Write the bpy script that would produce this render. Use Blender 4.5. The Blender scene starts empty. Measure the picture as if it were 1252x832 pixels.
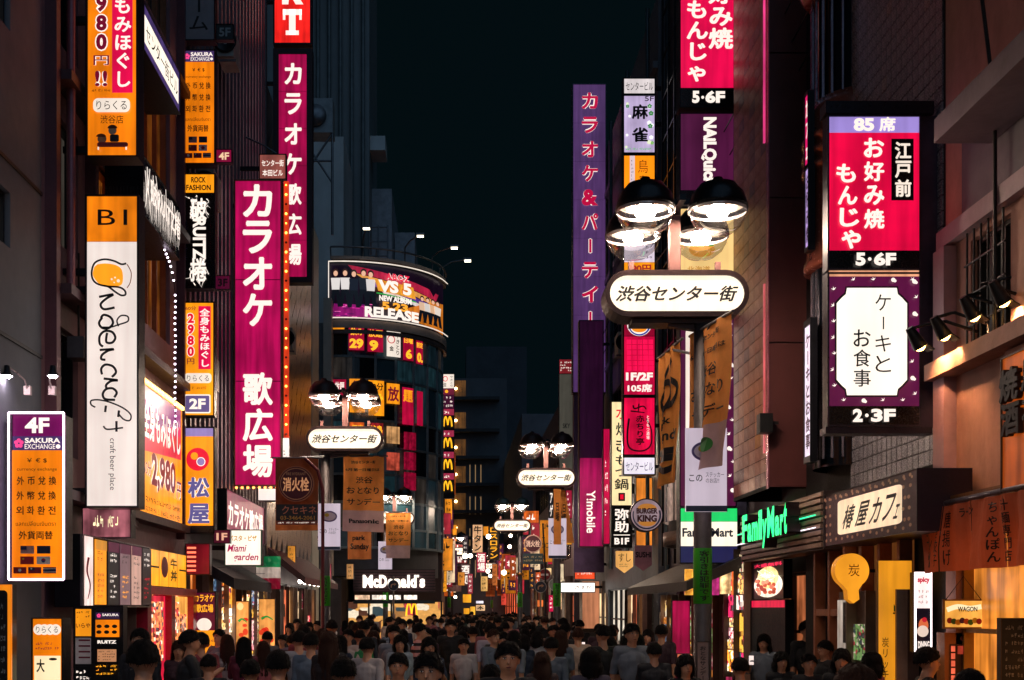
import bpy, math, random
from mathutils import Vector, Matrix, noise
R = random.Random(7)
SC = bpy.context.scene
COL = SC.collection
rad = math.radians

# ---------------------------------------------------------------- camera, sky, exposure
F, VX, VY, CH = 1500.0, 554.0, 744.0, 2.0      # focal length in photo pixels, vanishing point of the street, eye height
cam = bpy.data.cameras.new('camera')
cam.sensor_width = 36.0
cam.lens = F / 1252 * 36
cam.shift_x = (626 - VX) / 1252
cam.shift_y = (VY - 416) / 1252
cam.clip_end = 2000
camo = bpy.data.objects.new('camera', cam)
COL.objects.link(camo)
camo.location = (0, 0, CH)
camo.rotation_euler = (rad(90), 0, 0)
SC.camera = camo
W = bpy.data.worlds.new('World'); SC.world = W; W.use_nodes = True
_n = W.node_tree.nodes; _l = W.node_tree.links
_bg = _n['Background']
_sky = _n.new('ShaderNodeTexSky'); _sky.sky_type = 'NISHITA'; _sky.sun_disc = False
_sky.sun_elevation = rad(-6.0); _sky.sun_rotation = rad(200)
_mx = _n.new('ShaderNodeMix'); _mx.data_type = 'RGBA'; _mx.blend_type = 'ADD'; _mx.inputs[0].default_value = 1.0
_mx.inputs[7].default_value = (0.008, 0.030, 0.040, 1)
_l.new(_sky.outputs[0], _mx.inputs[6]); _l.new(_mx.outputs[2], _bg.inputs[0])
_bg.inputs[1].default_value = 0.09
_sun = bpy.data.lights.new('fill_sun', 'SUN'); _sun.energy = .30; _sun.angle = rad(80); _sun.color = (.38, .62, .92)  # added weak fill standing in for ambient city glow, not a visible moon
_so = bpy.data.objects.new('fill_sun', _sun); COL.objects.link(_so); _so.rotation_euler = (rad(48), rad(4), rad(14))
vs = SC.view_settings
vs.view_transform = 'Standard'; vs.look = 'None'; vs.gamma = 1; vs.exposure = 0.55; vs.use_curve_mapping = False
SC.cycles.max_bounces = 6
SC.cycles.transparent_max_bounces = 12
SC.cycles.sample_clamp_indirect = 4.0
SC.cycles.use_denoising = True

# ---------------------------------------------------------------- materials
def lin(h):
    h = h.lstrip('#'); c = [int(h[i:i + 2], 16) / 255 for i in (0, 2, 4)]
    return tuple((v / 12.92 if v <= .04045 else ((v + .055) / 1.055) ** 2.4) for v in c)
_mats = {}
def paint(h, rough=.6, metal=0.0, var=.35, scale=3.0, bump=.15, streak=0.0, spec=.5):
    """ordinary surface: colour with uneven grain and wear"""
    k = ('p', h, rough, metal, var, scale, bump, streak)
    if k in _mats: return _mats[k]
    m = bpy.data.materials.new('surface_' + h.strip('#').lower()); m.use_nodes = True
    nt = m.node_tree; n = nt.nodes; l = nt.links; b = n['Principled BSDF']
    tc = n.new('ShaderNodeTexCoord'); mp = n.new('ShaderNodeMapping')
    l.new(tc.outputs['Object'], mp.inputs[0])
    mp.inputs['Scale'].default_value = (1, 1, 1 - .8 * streak)
    n1 = n.new('ShaderNodeTexNoise'); n1.inputs['Scale'].default_value = scale; n1.inputs['Detail'].default_value = 8; n1.inputs['Roughness'].default_value = .65
    l.new(mp.outputs[0], n1.inputs['Vector'])
    cr = n.new('ShaderNodeMapRange'); cr.inputs[1].default_value = .3; cr.inputs[2].default_value = .7
    cr.inputs[3].default_value = 1 - var; cr.inputs[4].default_value = 1 + var * .5
    l.new(n1.outputs[0], cr.inputs[0])
    mx = n.new('ShaderNodeMix'); mx.data_type = 'RGBA'; mx.blend_type = 'MULTIPLY'; mx.inputs[0].default_value = 1
    mx.inputs[6].default_value = (*lin(h), 1); l.new(cr.outputs[0], mx.inputs[7]); l.new(mx.outputs[2], b.inputs['Base Color'])
    b.inputs['Roughness'].default_value = rough; b.inputs['Metallic'].default_value = metal
    b.inputs['Specular IOR Level'].default_value = spec
    n2 = n.new('ShaderNodeTexNoise'); n2.inputs['Scale'].default_value = scale * 9; n2.inputs['Detail'].default_value = 5
    l.new(tc.outputs['Object'], n2.inputs['Vector'])
    bp = n.new('ShaderNodeBump'); bp.inputs['Strength'].default_value = bump; bp.inputs['Distance'].default_value = .02
    l.new(n2.outputs[0], bp.inputs['Height']); l.new(bp.outputs[0], b.inputs['Normal'])
    rr = n.new('ShaderNodeMapRange'); rr.inputs[3].default_value = max(.02, rough - .12); rr.inputs[4].default_value = min(1, rough + .15)
    l.new(n2.outputs[0], rr.inputs[0]); l.new(rr.outputs[0], b.inputs['Roughness'])
    _mats[k] = m
    return m
def lit(h, s=1.0, var=.25, scale=1.6, sample=True, base=None):
    """backlit acrylic, bulbs, lit interiors, some cloth and paper made to glow as if lit: gives off light, unevenly as tubes behind a sheet do"""
    if s <= 2: s = s * .66
    k = ('l', h, s, var, scale, sample)
    if k in _mats: return _mats[k]
    m = bpy.data.materials.new('glowing_' + h.strip('#').lower()); m.use_nodes = True
    nt = m.node_tree; n = nt.nodes; l = nt.links; b = n['Principled BSDF']
    c = (*lin(h), 1)
    b.inputs['Base Color'].default_value = tuple(v * .5 for v in c[:3]) + (1,)
    b.inputs['Roughness'].default_value = .3
    b.inputs['Emission Color'].default_value = c
    if var > 0:
        tc = n.new('ShaderNodeTexCoord'); n1 = n.new('ShaderNodeTexNoise'); n1.inputs['Scale'].default_value = scale; n1.inputs['Detail'].default_value = 3
        l.new(tc.outputs['Object'], n1.inputs['Vector'])
        cr = n.new('ShaderNodeMapRange'); cr.inputs[1].default_value = .3; cr.inputs[2].default_value = .7
        cr.inputs[3].default_value = s * (1 - var); cr.inputs[4].default_value = s * (1 + var * .6)
        l.new(n1.outputs[0], cr.inputs[0])
        wv = n.new('ShaderNodeTexNoise'); mw = n.new('ShaderNodeMapping'); mw.inputs['Scale'].default_value = (5, 5, .35); l.new(tc.outputs['Object'], mw.inputs[0]); l.new(mw.outputs[0], wv.inputs['Vector']); wv.inputs['Scale'].default_value = 1.6
        wr = n.new('ShaderNodeMapRange'); wr.inputs[1].default_value = .35; wr.inputs[2].default_value = .65; wr.inputs[3].default_value = 1 - var * .9; wr.inputs[4].default_value = 1 + var * .5
        l.new(wv.outputs[0], wr.inputs[0]); mu = n.new('ShaderNodeMath'); mu.operation = 'MULTIPLY'; l.new(cr.outputs[0], mu.inputs[0]); l.new(wr.outputs[0], mu.inputs[1]); l.new(mu.outputs[0], b.inputs['Emission Strength'])
    else:
        b.inputs['Emission Strength'].default_value = s
    m.cycles.emission_sampling = 'FRONT' if sample else 'NONE'
    _mats[k] = m
    return m
def collage(h, s=1.0, scale=9):
    """printed and backlit sheet: blocks of ink over a lit ground"""
    k = ('c', h, s, scale)
    if k in _mats: return _mats[k]
    m = bpy.data.materials.new('lit_print_' + h.strip('#')); m.use_nodes = True
    nt = m.node_tree; n = nt.nodes; l = nt.links; b = n['Principled BSDF']; tc = n.new('ShaderNodeTexCoord')
    mp = n.new('ShaderNodeMapping'); mp.inputs['Scale'].default_value = (1, 1, 1.6); l.new(tc.outputs['Object'], mp.inputs[0])
    v = n.new('ShaderNodeTexVoronoi'); v.distance = 'CHEBYCHEV'; v.inputs['Scale'].default_value = scale; v.inputs['Randomness'].default_value = .8; l.new(mp.outputs[0], v.inputs['Vector'])
    v2 = n.new('ShaderNodeTexNoise'); v2.inputs['Scale'].default_value = scale * 3; l.new(mp.outputs[0], v2.inputs['Vector'])
    sp = n.new('ShaderNodeSeparateColor'); l.new(v.outputs['Color'], sp.inputs[0])
    r = n.new('ShaderNodeValToRGB'); r.color_ramp.interpolation = 'CONSTANT'; e = r.color_ramp.elements; c = lin(h)
    e[0].position = 0; e[0].color = (*c, 1); e[1].position = .42; e[1].color = (c[0] * .1, c[1] * .06, c[2] * .12, 1)
    for p, q in ((.6, (.9, .75, .55, 1)), (.72, (.5, .02, .05, 1)), (.82, (c[0] * .5, c[1] * .45, c[2] * .5, 1)), (.92, (.02, .05, .06, 1))): x = e.new(p); x.color = q
    l.new(sp.outputs[0], r.inputs[0])
    mx = n.new('ShaderNodeMix'); mx.data_type = 'RGBA'; mx.blend_type = 'MULTIPLY'; mx.inputs[0].default_value = .6; l.new(r.outputs[0], mx.inputs[6]); l.new(v2.outputs[0], mx.inputs[7])
    l.new(mx.outputs[2], b.inputs['Emission Color']); b.inputs['Emission Strength'].default_value = s * 1.3; b.inputs['Base Color'].default_value = (.1, .1, .1, 1); b.inputs['Roughness'].default_value = .25
    _mats[k] = m; return m
def fabric(h, var=.25):
    """thin banner cloth that lets some light through"""
    k = ('f', h)
    if k in _mats: return _mats[k]
    m = paint(h, .8, 0, var, 2, .2).copy(); n = m.node_tree.nodes; l = m.node_tree.links; b = n['Principled BSDF']; o = [x for x in n if x.type == 'OUTPUT_MATERIAL'][0]
    t = n.new('ShaderNodeBsdfTranslucent'); src = b.inputs['Base Color'].links[0].from_socket; l.new(src, t.inputs[0]); mx = n.new('ShaderNodeMixShader'); mx.inputs[0].default_value = .5
    l.new(b.outputs[0], mx.inputs[1]); l.new(t.outputs[0], mx.inputs[2]); l.new(mx.outputs[0], o.inputs[0]); _mats[k] = m; return m
def ink(h, rough=.5):
    return paint(h, rough, 0, .12, 6, .02)
def glow(h, s=1.0):
    return lit(h, s, 0, 1, False)
def glass_mat(tint='#ffffff', rough=.02):
    k = ('g', tint, rough)
    if k in _mats: return _mats[k]
    m = bpy.data.materials.new('clear_glass'); m.use_nodes = True
    n = m.node_tree.nodes; l = m.node_tree.links
    n.remove(n['Principled BSDF'])
    o = [x for x in n if x.type == 'OUTPUT_MATERIAL'][0]
    t = n.new('ShaderNodeBsdfTransparent'); t.inputs[0].default_value = (*lin(tint), 1)
    g = n.new('ShaderNodeBsdfGlossy'); g.inputs['Roughness'].default_value = rough
    fr = n.new('ShaderNodeFresnel'); fr.inputs[0].default_value = 1.5
    mx = n.new('ShaderNodeMixShader')
    mr = n.new('ShaderNodeMapRange'); mr.inputs[3].default_value = .03; mr.inputs[4].default_value = .5
    l.new(fr.outputs[0], mr.inputs[0]); l.new(mr.outputs[0], mx.inputs[0]); l.new(t.outputs[0], mx.inputs[1]); l.new(g.outputs[0], mx.inputs[2]); l.new(mx.outputs[0], o.inputs[0])
    _mats[k] = m
    return m
BLACK = paint('#0b0c10', .45, 0, .3, 5, .08)
FRAME = paint('#1a1b22', .4, .5, .3, 5, .06)
STEEL = paint('#70737a', .38, .8, .3, 5, .05)
DARKWIN = paint('#0a1018', .08, 0, .3, 1.2, .03)
POLE = paint('#4a4446', .45, .3, .4, 4, .08)

# ---------------------------------------------------------------- mesh building
class MB:
    def __init__(s): s.v = []; s.f = []; s.m = []; s.mats = []; s.smooth = []
    def mi(s, mat):
        if mat not in s.mats: s.mats.append(mat)
        return s.mats.index(mat)
    def add(s, vs, fs, mat, smooth=False):
        o = len(s.v); s.v += [tuple(v) for v in vs]; i = s.mi(mat)
        for f in fs: s.f.append([a + o for a in f]); s.m.append(i); s.smooth.append(smooth)
        return s
    def box(s, x0, y0, z0, x1, y1, z1, mat):
        x0, x1 = min(x0, x1), max(x0, x1); y0, y1 = min(y0, y1), max(y0, y1); z0, z1 = min(z0, z1), max(z0, z1)
        vs = [(x0, y0, z0), (x1, y0, z0), (x1, y1, z0), (x0, y1, z0), (x0, y0, z1), (x1, y0, z1), (x1, y1, z1), (x0, y1, z1)]
        return s.add(vs, [(3, 2, 1, 0), (4, 5, 6, 7), (0, 1, 5, 4), (1, 2, 6, 5), (2, 3, 7, 6), (3, 0, 4, 7)], mat)
    def bar(s, a, b, w, h, mat):
        a = Vector(a); b = Vector(b); d = (b - a).normalized()
        up = Vector((0, 0, 1)) if abs(d.z) < .95 else Vector((0, 1, 0))
        x = d.cross(up).normalized() * w / 2; y = x.cross(d).normalized() * h / 2
        vs = [p + i * x + j * y for p in (a, b) for i, j in ((-1, -1), (1, -1), (1, 1), (-1, 1))]
        return s.add(vs, [(3, 2, 1, 0), (4, 5, 6, 7), (0, 1, 5, 4), (1, 2, 6, 5), (2, 3, 7, 6), (3, 0, 4, 7)], mat)
    def tube(s, pts, r, mat, n=8, r2=None, cap=True):
        pts = [Vector(p) for p in pts]; o = len(pts); vs = []; fs = []
        px = None
        for i, p in enumerate(pts):
            d = (pts[min(i + 1, o - 1)] - pts[max(i - 1, 0)]).normalized()
            up = Vector((0, 0, 1)) if abs(d.z) < .9 else Vector((1, 0, 0))
            x = d.cross(up).normalized() if px is None else (px - d * px.dot(d)).normalized()
            px = x; y = d.cross(x)
            rr = r if r2 is None else r + (r2 - r) * i / (o - 1)
            vs += [p + (x * math.cos(2 * math.pi * k / n) + y * math.sin(2 * math.pi * k / n)) * rr for k in range(n)]
        for i in range(o - 1):
            for k in range(n): fs.append((i * n + k, i * n + (k + 1) % n, (i + 1) * n + (k + 1) % n, (i + 1) * n + k))
        s.add(vs, fs, mat, True)
        if cap: s.add(vs[:n], [tuple(range(n))[::-1]], mat); s.add(vs[-n:], [tuple(range(n))], mat)
        return s
    def lathe(s, c, prof, mat, n=24, a0=0, a1=2 * math.pi):
        c = Vector(c); vs = []; fs = []; full = abs(a1 - a0 - 2 * math.pi) < 1e-6; q = n if full else n + 1
        for (r, z) in prof:
            for k in range(q):
                a = a0 + (a1 - a0) * k / n
                vs.append(c + Vector((r * math.cos(a), r * math.sin(a), z)))
        for i in range(len(prof) - 1):
            for k in range(n if full else n):
                k2 = (k + 1) % q
                fs.append((i * q + k, i * q + k2, (i + 1) * q + k2, (i + 1) * q + k))
        return s.add(vs, fs, mat, True)
    def ball(s, c, r, mat, n=12, sx=1, sy=1, sz=1):
        c = Vector(c); vs = []; fs = []; h = n // 2
        for i in range(h + 1):
            t = math.pi * i / h
            for k in range(n):
                a = 2 * math.pi * k / n
                vs.append(c + Vector((r * sx * math.sin(t) * math.cos(a), r * sy * math.sin(t) * math.sin(a), r * sz * math.cos(t))))
        for i in range(h):
            for k in range(n): fs.append((i * n + k, (i + 1) * n + k, (i + 1) * n + (k + 1) % n, i * n + (k + 1) % n))
        return s.add(vs, fs, mat, True)
    def build(s, name, parent=None, loc=None):
        me = bpy.data.meshes.new(name); me.from_pydata(s.v, [], s.f)
        for m in s.mats: me.materials.append(m)
        me.polygons.foreach_set('material_index', s.m); me.polygons.foreach_set('use_smooth', s.smooth)
        me.update()
        o = bpy.data.objects.new(name, me); COL.objects.link(o)
        if parent is not None: o.parent = parent
        if loc is not None: o.location = loc
        return o
def tag(o, label=None, cat=None, group=None, kind=None):
    if label: o['label'] = label
    if cat: o['category'] = cat
    if group: o['group'] = group
    if kind: o['kind'] = kind
    return o
def empty(name, loc, label, cat, group=None, rz=0.0):
    o = bpy.data.objects.new(name, None); COL.objects.link(o); o.location = loc; o.rotation_euler = (0, 0, rz)
    return tag(o, label, cat, group)
def inst(src, parent, loc=None, rot=None, scale=None, name=None):
    o = src.copy(); COL.objects.link(o); o.parent = parent
    if loc is not None: o.location = loc
    if rot is not None: o.rotation_euler = rot
    if scale is not None: o.scale = scale
    return o
def children_of(o): return [c for c in bpy.data.objects if c.parent == o]
_kids = {}
def copy_tree(o, parent=None):
    c = o.copy(); COL.objects.link(c); c.parent = parent
    ks = _kids.get(o.name)
    if ks is None: ks = _kids[o.name] = list(o.children)
    for k in ks: copy_tree(k, c)
    return c
def at(px, py, d): return Vector(((px - VX) * d / F, d, CH - (py - VY) * d / F))

# ---------------------------------------------------------------- lettering
_gl = {}
_tc = bpy.data.curves.new('glyph', 'FONT'); _to = bpy.data.objects.new('glyph', _tc)
_tc.resolution_u = 3
def shape(body, bold=0.0):
    k = (body, bold)
    if bold > .004 and any(ord(c) > 0x2000 for c in body):
        if k not in _gl:                               # stroke weight for kanji and kana: copies nudged round a circle
            v0, f0 = shape(body, 0.0); V = []; Fc = []
            for i in range(7):
                dx, dy = (0, 0) if i == 6 else (bold * .9 * math.cos(i * 1.047), bold * .9 * math.sin(i * 1.047))
                o = len(V); V += [(x + dx, y + dy, i) for x, y in v0]; Fc += [tuple(q + o for q in f) for f in f0]
            _gl[k] = (V, Fc)
        return _gl[k]
    if k not in _gl:
        _tc.body = body; _tc.offset = bold
        me = _to.to_mesh()
        _gl[k] = ([(v.co.x, v.co.y) for v in me.vertices], [tuple(p.vertices) for p in me.polygons])
        _to.to_mesh_clear()
    return _gl[k]
def bbox(vs):
    xs = [v[0] for v in vs]; ys = [v[1] for v in vs]
    return min(xs), min(ys), max(xs), max(ys)
TURN = 'ー〜-（）()'
def layout(body, x0, y0, x1, y1, mode='h', bold=0.0, skew=0.0):
    """2-D lettering filling the box x0..x1, y0..y1 (y down). mode h: a line; v: stacked; r: line turned a quarter clockwise"""
    V = []; Fc = []
    if mode == 'v':
        n = len(body); ch = (y1 - y0) / n
        for i, c in enumerate(body):
            if c in ' 　': continue
            vs, fs = shape(c, bold); a = bbox(vs); cjk = ord(c) > 0x2000
            cx, cy = (.5, .36) if cjk else ((a[0] + a[2]) / 2, (a[1] + a[3]) / 2)
            kx = (x1 - x0) / 1.0; ky = ch / 1.04
            if not cjk: kx = ky = min(kx, ky) * 1.15
            o = len(V)
            for q_ in vs:
                x, y = q_[:2]
                if c in TURN: x, y = cx + (y - cy), cy - (x - cx)
                V.append(((x0 + x1) / 2 + (x - cx) * kx, y0 + ch * (i + .5) - (y - cy) * ky) + tuple(q_[2:]))
            Fc += [tuple(q + o for q in f) for f in fs]
        return V, Fc
    vs, fs = shape(body, bold); a = bbox(vs); w = max(a[2] - a[0], 1e-6); h = max(a[3] - a[1], 1e-6)
    for q_ in vs:
        x, y = q_[:2]; e_ = tuple(q_[2:])
        u = (x - a[0]) / w; v = (y - a[1]) / h
        u += skew * (v - .5) * (y1 - y0) / max(1e-6, (x1 - x0))
        if mode == 'h': V.append((x0 + u * (x1 - x0), y1 - v * (y1 - y0)) + e_)
        else: V.append((x0 + v * (x1 - x0), y0 + u * (y1 - y0)) + e_)
    return V, list(fs)
def spline(pts, n=6):
    out = []; P = [pts[0]] + list(pts) + [pts[-1]]
    for i in range(1, len(P) - 2):
        for k in range(n):
            t = k / n; q = []
            for j in range(2):
                a, b, c, d = P[i - 1][j], P[i][j], P[i + 1][j], P[i + 2][j]
                q.append(.5 * (2 * b + (c - a) * t + (2 * a - 5 * b + 4 * c - d) * t * t + (3 * b - a - 3 * c + d) * t ** 3))
            out.append(tuple(q))
    out.append(tuple(pts[-1])); return out
def ribbon(pts, w, w2=None):
    V = []; Fc = []; n = len(pts)
    for i, p in enumerate(pts):
        a = pts[max(i - 1, 0)]; b = pts[min(i + 1, n - 1)]; dx, dy = b[0] - a[0], b[1] - a[1]; L = math.hypot(dx, dy) or 1
        ww = (w if w2 is None else w + (w2 - w) * i / (n - 1)) / 2
        V += [(p[0] - dy / L * ww, p[1] + dx / L * ww), (p[0] + dy / L * ww, p[1] - dx / L * ww)]
    for i in range(n - 1): Fc.append((2 * i, 2 * i + 1, 2 * i + 3, 2 * i + 2))
    return V, Fc
def disc2(cx, cy, rx, ry=None, n=28, a0=0, a1=360):
    ry = ry or rx; full = abs(a1 - a0) >= 360
    V = [(cx + rx * math.cos(rad(a0 + (a1 - a0) * k / n)), cy + ry * math.sin(rad(a0 + (a1 - a0) * k / n))) for k in range(n if full else n + 1)]
    return V, [tuple(range(len(V)))]
def rrect(x0, y0, x1, y1, r, n=5):
    V = []
    for cx, cy, a in ((x1 - r, y0 + r, -90), (x1 - r, y1 - r, 0), (x0 + r, y1 - r, 90), (x0 + r, y0 + r, 180)):
        for k in range(n + 1): V.append((cx + r * math.cos(rad(a + 90 * k / n)), cy + r * math.sin(rad(a + 90 * k / n))))
    return V, [tuple(range(len(V)))]

class Sign:
    """a board or box whose face is laid out in x (right) and y (down) units; offsets are metres in front of the face"""
    def __init__(s, name, label, cat, M, ox, oy, sx, sy, group=None, warp=None):
        s.root = bpy.data.objects.new(name, None); COL.objects.link(s.root); s.root.matrix_world = M
        tag(s.root, label, cat, group)
        s.ox, s.oy, s.sx, s.sy = ox, oy, sx, sy; s.k = 0; s.warp = warp
    def p(s, x, y, off=0.0):
        if s.warp: return s.warp(x, y, off)
        return ((x - s.ox) * s.sx, -off, -(y - s.oy) * s.sy)
    def flat(s, VF, mat, name='lettering', off=None, parent=None, thick=0.0):
        if off is None: s.k += 1; off = .012 + .0025 * s.k
        V, Fc = VF
        if not V: return None
        b = MB(); P = [s.p(q[0], q[1], off + (.0002 * q[2] if len(q) > 2 else 0)) for q in V]
        b.add(P, Fc, mat)
        if thick:
            from collections import Counter
            ed = Counter()
            for f in Fc:
                for i in range(len(f)): ed[(f[i], f[(i + 1) % len(f)])] += 1
            P2 = [s.p(q[0], q[1], off - thick) for q in V]; n = len(P)
            sides = [(a, c, c + n, a + n) for (a, c) in ed if (c, a) not in ed]
            b.add(P + P2, sides, getattr(s, 'side_mat', None) or mat)
        return b.build(name, parent or s.root)
    def text(s, body, x0, y0, x1, y1, mat, mode='h', bold=.012, skew=0, off=None, name='lettering', edge=None, ew=.05, thick=0):
        bold = min(bold, .038) if ord(body[0]) > 0x2000 else min(bold, .05)
        if edge: s.flat(layout(body, x0, y0, x1, y1, mode, bold + ew, skew), edge, name, off)
        return s.flat(layout(body, x0, y0, x1, y1, mode, bold, skew), mat, name, off, thick=thick)
    def rect(s, x0, y0, x1, y1, mat, name='panel', off=None, thick=.004, div=1):
        """a sheet a few millimetres thick"""
        if off is None: s.k += 1; off = .012 + .0025 * s.k
        if s.warp:
            V = []; Fc = []
            n = max(div, int(abs(x1 - x0) / 6) + 1)
            for i in range(n + 1): x = x0 + (x1 - x0) * i / n; V += [(x, y0), (x, y1)]
            for i in range(n): Fc.append((2 * i, 2 * i + 1, 2 * i + 3, 2 * i + 2))
            return s.flat((V, Fc), mat, name, off)
        a = s.p(x0, y0, off); c = s.p(x1, y1, off - thick)
        return MB().box(*a, *c, mat).build(name, s.root)
    def rects(s, L, mat, name='print', off=None):
        if off is None: s.k += 1; off = .012 + .0025 * s.k
        V = []; Fc = []
        for (x0, y0, x1, y1) in L:
            o = len(V); V += [(x0, y0), (x0, y1), (x1, y1), (x1, y0)]; Fc.append((o, o + 1, o + 2, o + 3))
        return s.flat((V, Fc), mat, name, off)
    def case(s, x0, y0, x1, y1, depth, mat=None, rim=1.0, name='casing', proud=.03, rimmat=None):
        """closed box behind the face with a raised rim round it"""
        mat = mat or FRAME; b = MB(); r = rim
        b.box(*s.p(x0 - r, y0 - r, 0), *s.p(x1 + r, y1 + r, -depth), mat)
        m2 = rimmat or mat
        for q in ((x0 - r, y0 - r, x1 + r, y0), (x0 - r, y1, x1 + r, y1 + r), (x0 - r, y0, x0, y1), (x1, y0, x1 + r, y1)):
            b.box(*s.p(q[0], q[1], proud), *s.p(q[2], q[3], .0005), m2)
        return b.build(name, s.root)
    def scrib(s, x0, y0, x1, y1, rows, mat, seed=0, fill=.75, cols=6, name='small_print'):
        """rows of small marks standing for print too small to read"""
        r = random.Random(seed); L = []; rh = (y1 - y0) / rows; cw = (x1 - x0) / cols
        for j in range(rows):
            for i in range(cols):
                if r.random() < fill:
                    for q in range(r.choice((1, 2, 2))):
                        w = cw * .42; a = x0 + i * cw + q * cw * .48; h = rh * .62; yy = y0 + j * rh + rh * .18
                        for m in range(4):
                            if r.random() < .55: u = r.uniform(0, .8); L.append((a + w * r.uniform(0, .3), yy + h * u, a + w * r.uniform(.6, 1), yy + h * (u + .13)))
                            else: u = r.uniform(0, .82); L.append((a + w * u, yy + h * r.uniform(0, .4), a + w * (u + .15), yy + h * r.uniform(.6, 1)))
        o = s.rects(L, mat, name) if L else None
        if o: o['kind'] = 'stuff'
        return o
def facing(name, label, cat, x0, y0, x1, y1, d, depth=.22, rim=1.2, group=None, casemat=None, arms=None, rz=0, case=True, rimmat=None):
    """a board that faces down the street towards the camera, d metres away"""
    c = at((x0 + x1) / 2, y1, d)
    S = Sign(name, label, cat, Matrix.Translation(c) @ Matrix.Rotation(rz, 4, 'Z'), (x0 + x1) / 2, y1, d / F, d / F, group)
    S.d = d
    if case: S.case(x0, y0, x1, y1, depth, casemat, rim, rimmat=rimmat)
    if arms:
        wx = arms[0] - c.x
        for y in arms[1:]:
            b = MB(); z = S.p(0, y)[2]; e = S.p(x0 if wx < 0 else x1, 0)[0]
            b.box(e, depth * .3, z - .04, wx, depth * .3 + .08, z + .04, FRAME); b.build('bracket', S.root)
    return S
def side(name, label, cat, X, px0, px1, yt, yb, depth=.12, rim=.012, group=None, casemat=None, case=True, rimmat=None):
    """a board flat against a wall that runs down the street; face coordinates 0..1 both ways"""
    Y0 = X * F / (px0 - VX); Y1 = X * F / (px1 - VX)
    zt = CH - (yt - VY) * Y0 / F; zb = CH - (yb - VY) * Y0 / F
    rz = rad(90) if X < 0 else rad(-90)
    L = abs(Y1 - Y0)
    S = Sign(name, label, cat, Matrix.Translation((X, Y0, zb)) @ Matrix.Rotation(rz, 4, 'Z'), 0, 1, L, zt - zb, group)
    S.L = L; S.H = zt - zb; S.Y0 = Y0; S.zt = zt; S.zb = zb
    if case: S.case(0, 0, 1, 1, depth, casemat, rim, rimmat=rimmat)
    return S
XL, XR = -4.8, 5.0
# ---------------------------------------------------------------- ground
def ground_mat():
    m = bpy.data.materials.new('paving'); m.use_nodes = True
    nt = m.node_tree; n = nt.nodes; l = nt.links; b = n['Principled BSDF']
    tc = n.new('ShaderNodeTexCoord')
    br = n.new('ShaderNodeTexBrick'); br.inputs['Scale'].default_value = 2.6; br.inputs['Color1'].default_value = (.16, .13, .12, 1); br.inputs['Color2'].default_value = (.22, .18, .15, 1)
    br.inputs['Mortar'].default_value = (.05, .05, .05, 1); br.inputs['Mortar Size'].default_value = .012
    l.new(tc.outputs['Object'], br.inputs[0])
    ns = n.new('ShaderNodeTexNoise'); ns.inputs['Scale'].default_value = 1.3; ns.inputs['Detail'].default_value = 8; l.new(tc.outputs['Object'], ns.inputs[0])
    mx = n.new('ShaderNodeMix'); mx.data_type = 'RGBA'; mx.blend_type = 'MULTIPLY'; mx.inputs[0].default_value = .6
    l.new(br.outputs[0], mx.inputs[6]); l.new(ns.outputs[0], mx.inputs[7]); l.new(mx.outputs[2], b.inputs['Base Color'])
    b.inputs['Roughness'].default_value = .35
    return m
g = MB(); g.box(-400, -60, -.3, 400, 900, 0, ground_mat())
tag(g.build('street'), kind='structure')
for nm, x0, x1 in (('pavement', XL, -3.4), ('pavement', 3.6, XR)):
    b = MB(); b.box(x0, -5, .002, x1, 46, .12, paint('#6b645e', .5, 0, .3, 2)); tag(b.build(nm), kind='structure')

def wallmesh(X, sg, Y0, Y1, z0, z1, D, mat, holes, rev=.18):
    """front sheet at x=X pierced by holes, reveals, ends, back and roof; coordinates relative to (X, Y0, 0)"""
    ys = sorted({0, Y1 - Y0} | {v - Y0 for h in holes for v in h[:2]}); zs = sorted({z0, z1} | {v for h in holes for v in h[2:4]})
    b = MB()
    def inh(y, z): return any(h[0] - Y0 < y < h[1] - Y0 and h[2] < z < h[3] for h in holes)
    for i in range(len(ys) - 1):
        for j in range(len(zs) - 1):
            if not inh((ys[i] + ys[i + 1]) / 2, (zs[j] + zs[j + 1]) / 2):
                q = [(0, ys[i], zs[j]), (0, ys[i + 1], zs[j]), (0, ys[i + 1], zs[j + 1]), (0, ys[i], zs[j + 1])]
                b.add(q if sg > 0 else q[::-1], [(3, 2, 1, 0)], mat)
    for h in holes:
        a0, a1, c0, c1 = h[0] - Y0, h[1] - Y0, h[2], h[3]; r = rev * sg
        b.add([(0, a0, c0), (0, a1, c0), (0, a1, c1), (0, a0, c1), (r, a0, c0), (r, a1, c0), (r, a1, c1), (r, a0, c1)],
              [(0, 1, 5, 4), (1, 2, 6, 5), (2, 3, 7, 6), (3, 0, 4, 7)], mat)
    L = Y1 - Y0; d = D * sg
    b.add([(0, 0, z0), (d, 0, z0), (d, 0, z1), (0, 0, z1)], [(0, 1, 2, 3)], mat)
    b.add([(0, L, z0), (d, L, z0), (d, L, z1), (0, L, z1)], [(0, 1, 2, 3)], mat)
    b.add([(d, 0, z0), (d, L, z0), (d, L, z1), (d, 0, z1)], [(0, 1, 2, 3)], mat)
    b.add([(0, 0, z1), (0, L, z1), (d, L, z1), (d, 0, z1)], [(0, 1, 2, 3)], mat)
    return b
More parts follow.
